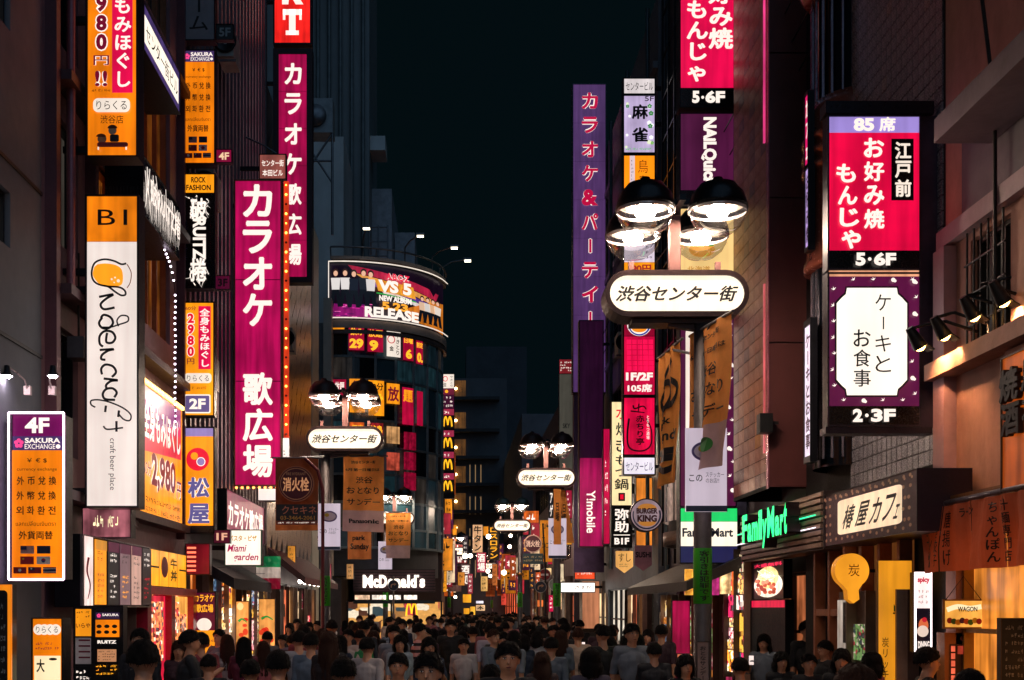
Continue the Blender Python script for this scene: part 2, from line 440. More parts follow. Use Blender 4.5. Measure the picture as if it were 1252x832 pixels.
def building(label, X, Y0, Y1, z1, mat, holes=(), z0=0, D=6, name='building', roof=True, rev=.18):
    sg = 1 if X > 0 else -1
    root = empty(name, (X, Y0, 0), label, 'building')
    wallmesh(X, sg, Y0, Y1, z0, z1, D, mat, [h for h in holes], rev).build('wall', root)
    for h in holes:
        a0, a1, c0, c1 = h[0] - Y0, h[1] - Y0, h[2], h[3]
        pm = h[4] if len(h) > 4 and h[4] else DARKWIN; nm = h[5] if len(h) > 5 else 2; fm = h[6] if len(h) > 6 else FRAME
        b = MB(); t = .045; r = rev * sg
        for q in ((a0, a0 + t, c0, c1), (a1 - t, a1, c0, c1), (a0 + t, a1 - t, c0, c0 + t), (a0 + t, a1 - t, c1 - t, c1)):
            b.box(r * .35, q[0] + .001, q[2] + .001, r * .9, q[1] - .001, q[3] - .001, fm)
        for k in range(1, nm):
            y = a0 + (a1 - a0) * k / nm; b.box(r * .4, y - t / 2, c0 + t, r * .85, y + t / 2, c1 - t, fm)
        if h[3] - h[2] > 2: zz = c0 + (c1 - c0) * .62; b.box(r * .42, a0 + t, zz - t / 2, r * .8, a1 - t, zz + t / 2, fm)
        wdw = b.build('window', root)
        MB().box(r * .93, a0, c0, r * .99, a1, c1, pm).build('pane', wdw)
    return root
def part_box(root, name, a, c, mat, rel=True):
    """box between two world points, kept relative to the root"""
    o = root.location
    return MB().box(a[0] - o.x, a[1] - o.y, a[2] - o.z, c[0] - o.x, c[1] - o.y, c[2] - o.z, mat).build(name, root)

WARMWIN = lit('#8a4a14', .55, .7, 2.2); PINKWIN = lit('#5a1030', .35, .6, 2); PALEWIN = lit('#565048', .35, .5, 1.5)
CURT = lit('#a09a94', .5, .3, 6)
# left row, near to far
C_DARK = paint('#6c6872', .6, 0, .3, .8, .25, .6)
C_PLUM = paint('#8c6872', .55, 0, .35, .9, .3, .5)
lb0 = building('dark grey office wall with small square windows at the left edge', XL, 3.0, 14.3, 26, paint('#5a606c', .6, 0, .25, .6, .2),
    [(12.0, 13.3, 5.9, 6.5, CURT, 1), (12.0, 13.3, 8.25, 9.0, CURT, 1), (12.0, 13.3, 10.6, 11.3, CURT, 1)])
for z in (4.9, 6.8, 9.3, 11.6): part_box(lb0, 'joint_strip', (XL + .001, 3.0, z), (XL + .02, 14.29, z + .04), BLACK)
h1 = []
for k, z in enumerate((4.0, 6.55, 9.0, 11.6, 14.2)):
    h1 += [(14.75, 15.7, z - .1, z + 1.45, [DARKWIN, PALEWIN, DARKWIN][k % 3], 2), (16.2, 17.9, z - .1, z + 1.5, [WARMWIN, WARMWIN, DARKWIN, WARMWIN, DARKWIN][k], 3, paint('#a0684a', .4, .4)), (18.3, 20.8, z - .1, z + 1.5, [WARMWIN, WARMWIN, WARMWIN, DARKWIN, WARMWIN][k], 4, paint('#a0684a', .4, .4))]
h1 += [(17.3, 21.2, .15, 2.75, lit('#e0304a', 1.3, .7, 2.5), 4, paint('#a04030', .4))]
h1 = [h for h in h1 if not (h[3] > 6.3 and h[2] < 3.4 and h[0] > 17)]
lb1 = building('narrow plum coloured shop building with warm lit windows behind the hanging signboards', XL, 14.3, 21.9, 30, C_PLUM, h1)
for y in (14.42, 16.0, 18.05, 21.3): part_box(lb1, 'pilaster', (XL, y, 3.2), (XL + .14, y + .14, 30), paint('#6a4048', .5, .2, .3, 2))
for z in (3.3, 5.75, 8.3, 10.8, 13.5): part_box(lb1, 'ledge', (XL + .002, 14.6, z), (XL + .26, 21.2, z + .12), paint('#50343a', .5, .2, .3, 2))
h2 = [(22.6, 25.2, z, z + 1.5, [DARKWIN, DARKWIN, PALEWIN][k % 3], 4) for k, z in enumerate((4.2, 7, 9.8, 12.6, 15.4, 18.2))] + [(27, 30, z, z + 1.5, DARKWIN, 4) for z in (4.2, 7, 9.8, 12.6, 15.4, 18.2)]
h2 += [(22.4, 25.2, .15, 2.7, lit('#ff9a48', 1.7, .6, 2), 3, paint('#c08040', .4)), (26, 30.4, .15, 2.6, lit('#ffc890', 1.1, .7, 1.5), 5)]
lb2 = building('dark ribbed building behind the tall pink karaoke signboard', XL, 21.9, 31.2, 27, C_DARK, h2)
rb_ = MB()
for k in range(22):
    y = .12 + k * .43
    rb_.box(.002, y, 3.6, .07, y + .16, 26.9, paint('#7a6c74', .45, .3, .3, 3))
tag(rb_.build('cladding_rib', lb2), kind='stuff')
h3 = [(32, 34.5, z, z + 1.4, DARKWIN, 3) for z in (4.6, 7.4, 10.2)] + [(36, 40, z, z + 1.4, DARKWIN, 3) for z in (4.6, 7.4, 10.2)] + [(31.8, 35.5, .15, 2.7, lit('#e8b49a', 1.0, .7, 1.2), 5), (36.2, 40.6, .15, 2.7, lit('#d8c0c8', .9, .7, 1.2), 5)]
lb3 = building('grey building clad in slanted metal panels beyond the karaoke signs', XL, 31.2, 41.2, 15.5, paint('#80848c', .45, .2, .3, 1.0), h3)
pm = paint('#b09a84', .3, .6, .35, 1.3, .05)
pn = MB(); pn.add([(.01, 0, 0), (.01, .95, .75), (.01, .95, 1.75), (.01, 0, 1.0)], [(0, 1, 2, 3)], pm)
pn.add([(.01, 0, 0), (.01, .95, .75), (-.02, .95, .75), (-.02, 0, 0)], [(0, 1, 2, 3)], pm)
pp = pn.build('panel', lb3, (.03, .1, 3.2)); first = True
for i in range(10):
    for j in range(10):
        if first: first = False; continue
        if 3.2 + j * 1.06 + 1.8 > 15.4: continue
        inst(pp, lb3, (.03, .1 + i * .99, 3.2 + j * 1.06))

# right row, near to far
C_CONC = paint('#bc8c7c', .75, 0, .4, 1.4, .35, .5)
rb1 = building('pale stained concrete building with a barred window above the noren curtain', XR, 5.0, 12.45, 9.45, C_CONC,
    [(11.0, 11.85, 4.5, 5.55, PALEWIN, 3, BLACK), (9.3, 10.7, 6.7, 8.4, DARKWIN, 3), (9.0, 12.2, .2, 2.75, lit('#e88a30', 1.1, .8, 1.6), 1, paint('#b08030', .5))], D=5)
part_box(rb1, 'ledge', (XR - .22, 5.0, 4.3), (XR - .002, 12.45, 4.46), C_CONC)
part_box(rb1, 'ledge', (XR - .55, 5.0, 6.3), (XR - .026, 11.35, 6.52), paint('#8a7c84', .5, 0, .3, 2))
part_box(rb1, 'ledge', (XR - .1, 5.0, 5.62), (XR - .002, 12.45, 5.8), paint('#a89098', .6, 0, .3, 2))
part_box(rb1, 'pilaster', (XR - .13, 12.18, 3.2), (XR - .002, 12.45, 5.6), paint('#b08890', .5, 0, .25, 2))
part_box(rb1, 'pilaster', (XR - .10, 10.4, 3.2), (XR - .002, 10.9, 4.28), C_CONC)
part_box(rb1, 'upper_wall', (XR - .25, 5.0, 8.5), (XR - .003, 12.3, 9.4), paint('#4a4e5a', .5, 0, .3, 1))
part_box(rb1, 'wall_recess', (XR - .025, 5.0, 5.82), (XR - .003, 12.0, 6.6), paint('#5c5864', .6, 0, .3, 1))
b = MB()
for k in range(6): y = 11.04 + k * .155; b.tube([(-.05, y - 5, 4.47), (-.05, y - 5, 5.61)], .012, BLACK, 5)
for z in (4.7, 5.0, 5.3): b.tube([(-.05, 6.0, z), (-.05, 6.87, z)], .012, BLACK, 5)
b.build('window_bars', rb1)
b = MB(); b.tube([(-.3, 6.05, 12), (-.3, 6.05, 8), (-.12, 6.05, 6.55), (-.12, 6.05, 4.5)], .018, BLACK, 6); b.build('drain_pipe', rb1)
# tiled block behind the plum and white box sign
MORTAR = paint('#0e0f14', .7, 0, .3, 3)
rb2 = building('tall tiled building with curved brown bay beside the cafe signboard', XR, 12.45, 17.4, 24, MORTAR, [(13.3, 16.2, .2, 2.9, lit('#6a3a18', .7, .6, 1.4), 5, paint('#6a4028', .45))], D=7)
TCOL = [paint(c, .25, .2, .35, 6, .05) for c in ('#8c8a94', '#8f8c95', '#88868f', '#949098', '#9c908e', '#b0948a')]
def tiles(root, X, y0, y1, z0, z1, ty, tz, cols, cap=300, seed=1, proud=.02, name='tile', sel=None):
    r = random.Random(seed); o = root.location; protos = []; n = 0; st = MB()
    for m in cols:
        q = MB(); q.box(-proud, 0, 0, -.002, ty - .009, tz - .009, m); protos.append(q)
    made = {}
    i = 0; y = y0
    while y + ty <= y1 + 1e-6:
        z = z0
        while z + tz <= z1 + 1e-6:
            k = min(int(abs(r.gauss(0, 1)) * 1.7), len(cols) - 1)
            seen = sel is None or sel(y, z)
            if seen and n < cap:
                lc = (X - o.x + r.uniform(-.001, .001), y - o.y, z)
                if k not in made: made[k] = protos[k].build(name, root, lc)
                else: inst(made[k], root, lc)
                n += 1
            else: st.box(X - o.x - proud, y - o.y, z, X - o.x - .002, y - o.y + ty - .014, z + tz - .014, cols[k])
            z += tz
        y += ty
    if st.v: tag(st.build('tile_field', root), kind='stuff')
def vis(px_lo, px_hi, ylo, yhi, X):
    def f(y, z):
        px = VX + X * F / y; py = VY - (z - CH) * F / y
        return px_lo <= px <= px_hi and ylo <= py <= yhi
    return f
tiles(rb2, XR, 12.5, 15.4, 3.5, 14.5, .16, .16, TCOL, 300, 3, sel=vis(1046, 1160, -12, 118, XR))
# bump-out
rb3 = building('tiled building corner with plain brown column panels beside the street lamp', 4.48, 17.4, 19.6, 24, MORTAR, z0=3.7, D=3.2)
TC2 = [paint(c, .2, .3, .35, 5, .04) for c in ('#c88c74', '#d09a84', '#a88078', '#dca48c', '#b08878', '#d8985c')]
tiles(rb3, 4.48, 17.46, 19.55, 3.75, 20.0, .34, .2, TC2, 299, 5, sel=vis(902, 941, -12, 620, 4.48))
cp = paint('#6a3a38', .4, .1, .3, 1.4, .08, .5)  # brown pushed towards red, magenta spill from the signs put into the colour
for z in range(8):
    z0 = 3.72 + z * 2.05
    part_box(rb3, 'panel', (4.47, 17.36, z0), (5.4, 17.398, z0 + 2.03), cp)
part_box(rb3, 'corner_trim', (4.45, 17.33, 3.7), (4.469, 17.45, 24), paint('#d88098', .2, .5))
part_box(rb3, 'glow_line', (4.40, 17.38, 8.6), (4.425, 17.42, 12.5), lit('#d83878', 1.3, .6, 1.2))  # added glowing strips, standing in for the pink light on this corner edge
part_box(rb3, 'glow_line', (4.40, 17.38, 4.2), (4.425, 17.42, 6.6), lit('#e86a70', .7, .5, 2))
# curved bay
bay = paint('#a85e4c', .22, .35, .3, 2, .04, .4)
b = MB()
prof = [(0, 0), (.70, 0), (.74, .04), (.74, .16), (.70, .2), (.70, 2.0), (.76, 2.05), (.76, 2.15), (.7, 2.2), (.7, 2.3), (.76, 2.35), (.76, 2.45), (.7, 2.5), (.7, 2.6), (.76, 2.65), (.76, 2.75), (.70, 2.8), (.70, 3.2), (.62, 3.5), (0, 3.5)]
b.lathe((.29, 3.4, 6.35), [(r_ , z_ * .62) for r_, z_ in prof], bay, 36)
b.build('curved_bay', rb2)
b = MB(); b.lathe((.29, 3.4, 9.9), [(0, 0), (.72, 0), (.78, .08), (.78, .2), (.72, .3), (.72, 9), (0, 9)], bay, 36); b.build('curved_bay', rb2)
b = MB(); b.lathe((.29, 3.4, 8.55), [(.6, -2), (.6, 1.4)], DARKWIN, 36); b.lathe((.29, 3.4, 4.0), [(.62, -.2), (.62, 2.4)], DARKWIN, 36)
for k in range(20):
    a = math.pi * (.6 + k * .075)
    for z0, z1 in ((8.5, 9.9), (3.9, 6.35)):
        b.box(.29 + .63 * math.cos(a) - .012, 3.4 + .63 * math.sin(a) - .012, z0, .29 + .63 * math.cos(a) + .012, 3.4 + .63 * math.sin(a) + .012, z1, paint('#b8b0c0', .15, .8))
b.build('bay_window', rb2)
hb = [(20.0, 21.3, z, z + 2.0, DARKWIN, 2) for z in (5, 8, 11, 14)] + [(22.5, 24.5, z, z + 1.8, DARKWIN, 3) for z in (4.5, 7.5, 10.5, 13.5)] + [(26, 28.8, z, z + 1.8, DARKWIN, 3) for z in (4.5, 7.5, 10.5, 13.5)] + [(17.6, 21.0, .15, 2.55, lit('#d87848', .8, .7, 1.5), 4), (22.3, 28.8, .15, 2.5, lit('#e04070', .55, .8, 1.0), 6)]
rb4 = building('dark high building with fire stairs behind the plum signboards', XR + .25, 17.4, 29.9, 21, C_DARK, hb, D=6)
# fire stair screens and pipes on it
b = MB()
for k in range(5): y = 8.4 + k * .8; b.box(-.32, y, 3, -.27, y + .05, 20.8, FRAME)
for z in range(4, 20, 1): b.box(-.3, 8.4, z, -.26, 11.6, z + .04, FRAME)
b.build('fire_stair_screen', rb4)
for y in (4.9, 5.3, 12.2): MB().tube([(-.08, y, 2.9), (-.08, y, 20.5)], .06, paint('#3c5560', .4, .4), 8).build('drain_pipe', rb4)
hb = [(31, 33.6, z, z + 1.6, DARKWIN, 3) for z in (4.3, 7.1, 9.9, 12.7)] + [(35.5, 38.6, z, z + 1.6, DARKWIN, 3) for z in (4.3, 7.1, 9.9, 12.7)] + [(30.6, 34.4, .15, 2.5, lit('#e8c8a0', 1.1, .8, 1.2), 5), (35, 39.6, .15, 2.6, lit('#fff0d8', 1.2, .8, 1.2), 4)]
rb5 = building('dark narrow building behind the tall violet karaoke signboard', XR, 29.9, 40.2, 17.0, paint('#6a747e', .5, 0, .3, .8), hb, D=6)
for z in (4.0, 6.8, 9.6, 12.4, 15.2): part_box(rb5, 'floor_band', (XR - .12, 29.95, z), (XR - .002, 40.15, z + .16), paint('#808a94', .5, .1))
b = MB()
for y in (.4, 3.9, 7.4): b.tube([(-.2, y, 3.2), (-.2, y, 16.8)], .05, paint('#4c6068', .4, .4), 7)
b.build('drain_pipe', rb5)
rb6 = building('low shop building with lit ground floor past the violet signboard', 5.4, 40.2, 52, 9.6, paint('#80848c', .55, 0, .3, 1), [(42, 51, .15, 2.6, lit('#ffd8a0', 1.3, .8, 1.2), 6), (42, 50, 4.2, 6.2, DARKWIN, 5)], D=6)
rb7 = building('distant shop block on the right with glowing shopfronts', 5.2, 52.5, 80, 12, paint('#6a5a62', .55, 0, .3, 1), [(53, 79, .15, 2.6, lit('#ff7a50', 1.2, .9, .8), 12), (54, 78, 4.2, 6, DARKWIN, 9), (54, 78, 7.6, 9.4, DARKWIN, 9)], D=6)
rb8 = building('furthest dark block on the right side of the street', 4.6, 82, 135, 15, paint('#5a5e68', .6, 0, .3, 1), [(83, 134, .15, 3.4, lit('#e8603c', 1.2, .9, .5), 16), (84, 130, 6, 8, DARKWIN, 12)], D=8)

# street bend on the left: round corner building with the fast food shop
RC = Vector((-4.45, 53.0, 0)); RR = 4.05
rc = empty('corner_building', RC, 'round cornered glass building with curved billboard and fast food shop', 'building')
CC = paint('#9a8a80', .5, .1, .3, 1.5)
def curve_pt(a, r, z): return (r * math.sin(a), -r * math.cos(a), z)      # a=0 faces the camera, grows to the right
A0, A1 = rad(-6), rad(96)
def curved(name, r0, r1, z0, z1, mat, a0=A0, a1=A1, n=26, parent=rc):
    b = MB(); V = []; Fc = []
    for i in range(n + 1):
        a = a0 + (a1 - a0) * i / n
        V += [curve_pt(a, r1, z0), curve_pt(a, r1, z1), curve_pt(a, r0, z1), curve_pt(a, r0, z0)]
    for i in range(n):
        for j in range(4): Fc.append((4 * i + j, 4 * i + (j + 1) % 4, 4 * i + 4 + (j + 1) % 4, 4 * i + 4 + j))
    Fc += [(0, 1, 2, 3), tuple(4 * n + j for j in (3, 2, 1, 0))]
    b.add(V, Fc, mat); return b.build(name, parent)
curved('wall', 0.2, RR - .25, 3.3, 15.3, paint('#30343c', .5))
def zc(py): return CH - (py - VY) * 49.0 / F
for (ya, yb, m) in ((392, 402, CC), (404, 409, paint('#5a4a48', .4, .3))): curved('cornice', RR - .3, RR + .12, zc(yb), zc(ya), m)
curved('roof_rim', RR - .3, RR + .1, zc(318), zc(314), CC)
NB = 8
rows = [(409, 434), (437, 462), (465, 512), (515, 545), (548, 578), (581, 612), (615, 645), (648, 668)]
winmats = [DARKWIN, lit('#1a2c34', .5, .5, 1.5), paint('#2a4450', .06, 0, .3, 1), lit('#3a3430', .5, .7, 2), lit('#24424a', .4, .6, 2)]
for j, (ya, yb) in enumerate(rows):
    for k in range(NB):
        a0 = A0 + (A1 - A0) * k / NB; a1 = A0 + (A1 - A0) * (k + 1) / NB
        curved('pane', RR - .12, RR - .08, zc(yb), zc(ya), winmats[(j * 3 + k * 2 + (k > 4)) % 5], a0 + .01, a1 - .01, 4)
    curved('transom', RR - .14, RR - .02, zc(yb + 3) + .002, zc(yb) - .002, paint('#5c6a70', .4, .3))
b = MB()
for k in range(NB + 1):
    a = A0 + (A1 - A0) * k / NB; p = curve_pt(a, RR - .05, 0); b.box(p[0] - .05, p[1] - .05, zc(670), p[0] + .05, p[1] + .05, zc(409), paint('#5c6a70', .4, .3))
b.build('mullions', rc)
# straight flank of it along the side street and behind
part_box(rc, 'flank_wall', (-11, 49.0, 3.2), (-4.9, 60, 13.4), paint('#707478', .5, .1))
part_box(rc, 'rear_wall', (-4.3, 53.2, 0), (-.5, 66, 12.6), paint('#3a2a30', .5, .2, .3, 1))
for k in range(6): part_box(rc, 'wall_panel', (-.499, 53.6 + k * 2, 3.3), (-.46, 55.5 + k * 2, 12.4), paint('#5a3038', .35, .4, .3, 1))
part_box(rc, 'corner_pier', (-5.1, 48.2, 3.3), (-4.78, 49.2, 14.2), paint('#a89c90', .5, .1, .3, 1, .1, .5))
part_box(rc, 'shop_wall', (-10, 49.3, 0), (-4.5, 52, 3.2), paint('#50484a', .5))
# rail and flood lamps over the billboard
b = MB(); b.tube([curve_pt(A0 + (A1 - A0) * i / 20, RR + .1, zc(303)) for i in range(21)], .04, STEEL, 6)
for i in (0, 5, 10, 15, 20): b.tube([curve_pt(A0 + (A1 - A0) * i / 20, RR + .1, zc(303)), curve_pt(A0 + (A1 - A0) * i / 20, RR + .02, zc(318))], .03, STEEL, 5)
b.build('rail', rc)
for i, a in enumerate((12, 38, 62, 84)):
    a = rad(a); b = MB()
    b.tube([curve_pt(a, RR, zc(318)), curve_pt(a, RR, zc(296)), curve_pt(a, RR + .35, zc(290)), curve_pt(a, RR + 1.0, zc(287))], .035, STEEL, 6); b.build('lamp_arm', rc)
    q = curve_pt(a, RR + 1.05, zc(288)); b = MB(); b.box(q[0] - .16, q[1] - .12, q[2] - .03, q[0] + .16, q[1] + .12, q[2] + .06, STEEL)
    b.box(q[0] - .13, q[1] - .1, q[2] - .06, q[0] + .13, q[1] + .1, q[2] - .031, lit('#fff0d0', 7 if i > 1 else 3, 0)); b.build('flood_lamp', rc)

# towers beyond
def block(label, x0, x1, y0, y1, z1, mat, z0=0, name='tower_block', rz=0):
    root = empty(name, ((x0 + x1) / 2, y0, 0), label, 'building', rz=rz)
    w = (x1 - x0) / 2
    MB().box(-w, 0, z0, w, y1 - y0, z1, mat).build('wall', root); return root, w
GT = paint('#b4b8ba', .55, .1, .3, .5, .15, .6)
t1, w1 = block('tall grey tower rising out of the frame above the corner billboard', -9.5, -4.1, 60, 66, 44, paint('#6c7478', .6, 0, .3, .4, .2, .6))
for k in range(5): MB().tube([(w1 - .3 - k * .55, -.15, 14), (w1 - .3 - k * .55, -.15, 43)], .09, paint('#5c666a', .5, .3), 7).build('drain_pipe', t1)
MB().box(w1 + .002, .5, 24.6, w1 + .75, 2.2, 25.3, GT).build('canopy', t1)
b = MB()
for z in (18.5, 19.2, 19.9, 20.6): b.tube([(w1, -.1, z), (w1 + .9, -.1, z)], .035, STEEL, 5)
for x in (0, .45, .9): b.tube([(w1 + x, -.1, 18.4), (w1 + x, -.1, 20.7)], .04, STEEL, 5)
for k in range(9): b.tube([(w1 + .1, -.1, 13.6 + k * .5), (w1 + .8, -.1, 13.6 + k * .5)], .03, STEEL, 5)
b.build('escape_stair', t1)
t2, w2 = block('pale grey lift shaft block standing left of the tower', -6.6, -4.6, 51.5, 56, 21.8, GT)
t3, w3 = block('pale vertical duct rising beside the karaoke signboard', -5.5, -4.82, 42, 44, 15.2, paint('#c8c4b4', .5, .1, .3, .6, .1, .7), name='duct')
b = MB(); b.box(-.32, -.01, 11, .3, -.2, 11.1, STEEL); b.build('joint_ring', t3)
t4, w4 = block('upper grey storey box with orange lit underside beyond the billboard', -4.1, -3.1, 62, 70, 23.2, paint('#8a8e96', .5, .1), 15)
for k in range(3): MB().box(-.45, -.02, 18.6 - .62 * k, .45, -.12, 18.9 - .62 * k, paint('#8a5030', .5)).build('stair_flight', t4); MB().ball((.2 + .1 * k, -.22, 18.5 - .62 * k), .09, lit('#ff8a40', 9, 0), 8).build('stair_lamp', t4)
t5, w5 = block('second grey storey box with a yellow lit stair beyond the billboard', -3.05, -2.0, 64, 74, 21.6, paint('#8a8e96', .5, .1), 12)
MB().box(-.4, -.02, 14.3, .42, -.1, 16.2, lit('#7a4a18', .5, .5)).build('stair_panel', t5)
MB().box(.1, -.12, 14.9, .16, -.16, 16.0, lit('#fff0c0', 4, 0)).build('strip_lamp', t5)
t6, w6 = block('dark sloping building edge behind the corner building', -3.0, -1.2, 70, 96, 19.5, paint('#50565e', .6), rz=rad(-1.2))
# far dark apartment block with lit stair landings
t7, w7 = block('far dark apartment block with lit stair landings one above another', -2.2, 4.9, 112, 126, 23.0, paint('#4a5058', .7, 0, .3, .4))
part = MB(); part.box(-w7 + .3, -.5, 0, -w7 + 2.2, -.01, 20.6, paint('#23272b', .7)); part.build('stair_tower', t7)
for k, py in enumerate((462, 501, 534, 567, 600, 632)):
    z0 = CH - (py + 24 - VY) * 111.5 / F; z1 = CH - (py + 3 - VY) * 111.5 / F
    l_ = MB().box(-w7 + 2.25, -.3, z0, -w7 + 3.35, -.02, z1, lit('#8a5a28', .35, .6, .8)).build('landing', t7)
    MB().ball((-w7 + 2.45, -.45, z0 + .8), .13, lit('#ffd890', 10, 0), 8).build('landing_lamp', l_)
    MB().box(-w7 + 2.1, -1.1, z0 - .3, -w7 + 6.4, -.02, z0 - .02, paint('#2a2c30', .7)).build('balcony', t7)
for k in range(3):
    for j in range(4): MB().box(w7 - 3.4 + k * .5, -.05, 10.6 + 2.9 * (j - 2), w7 - 3.33 + k * .5, -.02, 12.2 + 2.9 * (j - 2), lit('#a8845a', .7, 0)).build('window', t7)
t8, w8 = block('lower dark block closing the end of the street on the right', 1.6, 9, 150, 160, 34, paint('#343a42', .7, 0, .3, .4))
for k in range(3): MB().box(-w8 + .6 + k * 1.3, -.06, 22.0, -w8 + 1.6 + k * 1.3, -.02, 22.5, lit('#d8b080', .8, .3)).build('window', t8)
t9, w9 = block('dark roofs and blocks at the far end of the street', -3.4, 3.2, 138, 146, 15, paint('#15171c', .7))
for k in range(5): MB().box(-w9 + .5 + k * 1.2, -.06, 1.0, -w9 + 1.5 + k * 1.2, -.02, 4.0 + (k % 2), lit(['#ff9a4a', '#ffd890', '#e84858', '#ffb060', '#f0f0e0'][k], 1.2, .5, 1)).build('shopfront', t9)
lb8 = building('far left shop row with glowing fronts beyond the corner building', -1.3, 67, 108, 10.5, paint('#6a5a62', .6), [(68, 107, .2, 3.0, lit('#ff8848', 1.1, .9, .6), 14), (70, 105, 5, 6.6, DARKWIN, 12)], D=8)
# air conditioners and box clutter above the karaoke stack
ac = empty('rooftop_cooler', (-5.0, 45.0, 19.3), 'grey cooling unit on a braced steel stand above the roofs', 'cooler')
MB().box(-.62, -.4, 0, .62, .5, 1.25, paint('#8a9298', .5, .2)).build('body', ac)
b = MB()
for x in (-.6, .6): b.tube([(x, -.3, 0), (x, -.3, -3.7)], .05, STEEL, 6)
b.tube([(-.6, -.3, 0), (.6, -.3, -1.8)], .04, STEEL, 6); b.tube([(.6, -.3, 0), (-.6, -.3, -1.8)], .04, STEEL, 6); b.tube([(-.6, -.3, -1.0), (.6, -.3, -1.0)], .04, STEEL, 6)
b.build('stand', ac)
b = MB(); b.lathe((0, 0, 0), [(0, 0), (.4, 0), (.4, .08), (.0, .08)], STEEL, 18); b.build('fan_grille', ac, (0, -.42, .6)).rotation_euler = (rad(90), 0, 0)
# ================================================================= signboards
PK = lit('#b20a50', 1.08, .35, 1.0); PKD = lit('#8c0c48', 1.0, .3, 1.0); RED = lit('#d80a46', 1.25, .22, 1.2); ORG = lit('#e87808', 1.25, .28, 1.4)
YEL = lit('#fc9a14', 1.2, .25, 1.4); CREAM = lit('#ffeedd', 1.0, .1, 1.5); WHT = lit('#fff2ea', 1.05, .08, 1.5); LILAC = lit('#9a88c8', .9, .2, 2); PLUM = lit('#5a1a44', .75, .25, 1.2)
GW = glow('#fff0e4', 1.12); GY = glow('#ffac24', 1.2); GR = glow('#e01030', 1.1); INK = ink('#0c0a10'); MAR = glow('#7a0a2c', .9); GPK = glow('#ff4a90', 1.0)
NIGHT = ink('#07090c', .25)
LWALL, RWALL = XL, XR
def flagrow(S, x0, y0, w, h, cols, gap):
    for i, c in enumerate(cols):
        a = x0 + i * (w + gap)
        if c == 'us':
            S.rects([(a, y0, a + w, y0 + h)], ink('#e8dcd8')); S.rects([(a, y0 + h * k / 7, a + w, y0 + h * (k + .5) / 7) for k in range(7)], ink('#a02838')); S.rects([(a, y0, a + w * .45, y0 + h * .52)], ink('#20285a'))
        elif c == 'kr':
            S.rects([(a, y0, a + w, y0 + h)], ink('#e8e4e0')); S.flat(disc2(a + w / 2, y0 + h / 2, h * .27, h * .27, 14, 180, 360), ink('#b82038')); S.flat(disc2(a + w / 2, y0 + h / 2, h * .27, h * .27, 14, 0, 180), ink('#203a80'))
        elif c == 'jp': S.rects([(a, y0, a + w, y0 + h)], ink('#f0ece8')); S.flat(disc2(a + w / 2, y0 + h / 2, h * .3), ink('#c01838'))
        elif c == 'th':
            S.rects([(a, y0, a + w, y0 + h)], ink('#e8dcd8')); S.rects([(a, y0, a + w, y0 + h * .17), (a, y0 + h * .83, a + w, y0 + h)], ink('#a02838')); S.rects([(a, y0 + h * .33, a + w, y0 + h * .67)], ink('#20285a'))
        elif c == 'hk': S.rects([(a, y0, a + w, y0 + h)], ink('#a01830')); S.flat(disc2(a + w / 2, y0 + h / 2, h * .27, h * .27, 5), ink('#f0e8e4'))
        elif c == 'tw': S.rects([(a, y0, a + w, y0 + h)], ink('#a01830')); S.rects([(a, y0, a + w * .5, y0 + h * .5)], ink('#20285a')); S.flat(disc2(a + w * .25, y0 + h * .25, h * .14, h * .14, 12), ink('#f0e8e4'))
        elif c == 'cn': S.rects([(a, y0, a + w, y0 + h)], ink('#b01828')); S.flat(disc2(a + w * .22, y0 + h * .3, h * .15, h * .15, 5), ink('#e8c030'))
        elif c == 'eu':
            S.rects([(a, y0, a + w, y0 + h)], ink('#102048'))
            for k in range(12): S.flat(disc2(a + w / 2 + h * .3 * math.cos(k * .5236), y0 + h / 2 + h * .3 * math.sin(k * .5236), h * .045, h * .045, 6), ink('#d8b030'), off=.05)
def petal(S, cx, cy, r, mat, n=5):
    V = []; Fc = []
    for k in range(n):
        a = 2 * math.pi * k / n - math.pi / 2; o = len(V)
        v, f = disc2(cx + .58 * r * math.cos(a), cy + .58 * r * math.sin(a), r * .42, r * .42, 10); V += v; Fc.append(tuple(o + i for i in f[0]))
    S.flat((V, Fc), mat, 'blossom_mark')
def exchange(S, x0, y0, x1, y1, big=False):
    """currency exchange sheet: violet head, amber body, languages, flags"""
    w = x1 - x0; h = y1 - y0; X = lambda u: x0 + u * w; Y = lambda v: y0 + v * h
    S.rect(x0, y0, x1, Y(.1), lit('#4a3468', .8, .1)); petal(S, X(.13), Y(.05), w * .1, GPK)
    S.text('SAKURA', X(.25), Y(.012), X(.96), Y(.048), GW, bold=.03); S.text('EXCHANGE', X(.25), Y(.055), X(.86), Y(.09), GW, bold=.005); S.flat(disc2(X(.92), Y(.073), w * .045), GW)
    S.rect(x0, Y(.1), x1, y1, ORG)
    S.text('￥ € $', X(.3), Y(.155), X(.7), Y(.19), INK); S.text('currency exchange', X(.1), Y(.222), X(.9), Y(.25), INK, bold=0)
    for i, t in enumerate(('外币兌換', '外幣兌換', '외화환전')):
        for k, c in enumerate(t): S.text(c, X(.1 + k * .215), Y(.285 + i * .105), X(.25 + k * .215), Y(.345 + i * .105), INK, bold=.02)
    S.text('แลกเปลี่ยนเงินตรา', X(.1), Y(.6), X(.9), Y(.635), INK, bold=0); S.text('外貨両替', X(.16), Y(.67), X(.84), Y(.73), INK, bold=.02)
    flagrow(S, X(.2), Y(.775), w * .27, h * .055, ['us', 'eu'], w * .06); flagrow(S, X(.2), Y(.85), w * .27, h * .055, ['cn', 'kr' if w > 50 else 'jp'], w * .06); flagrow(S, X(.07), Y(.925), w * .26, h * .045, ['hk', 'tw', 'th'], w * .04)
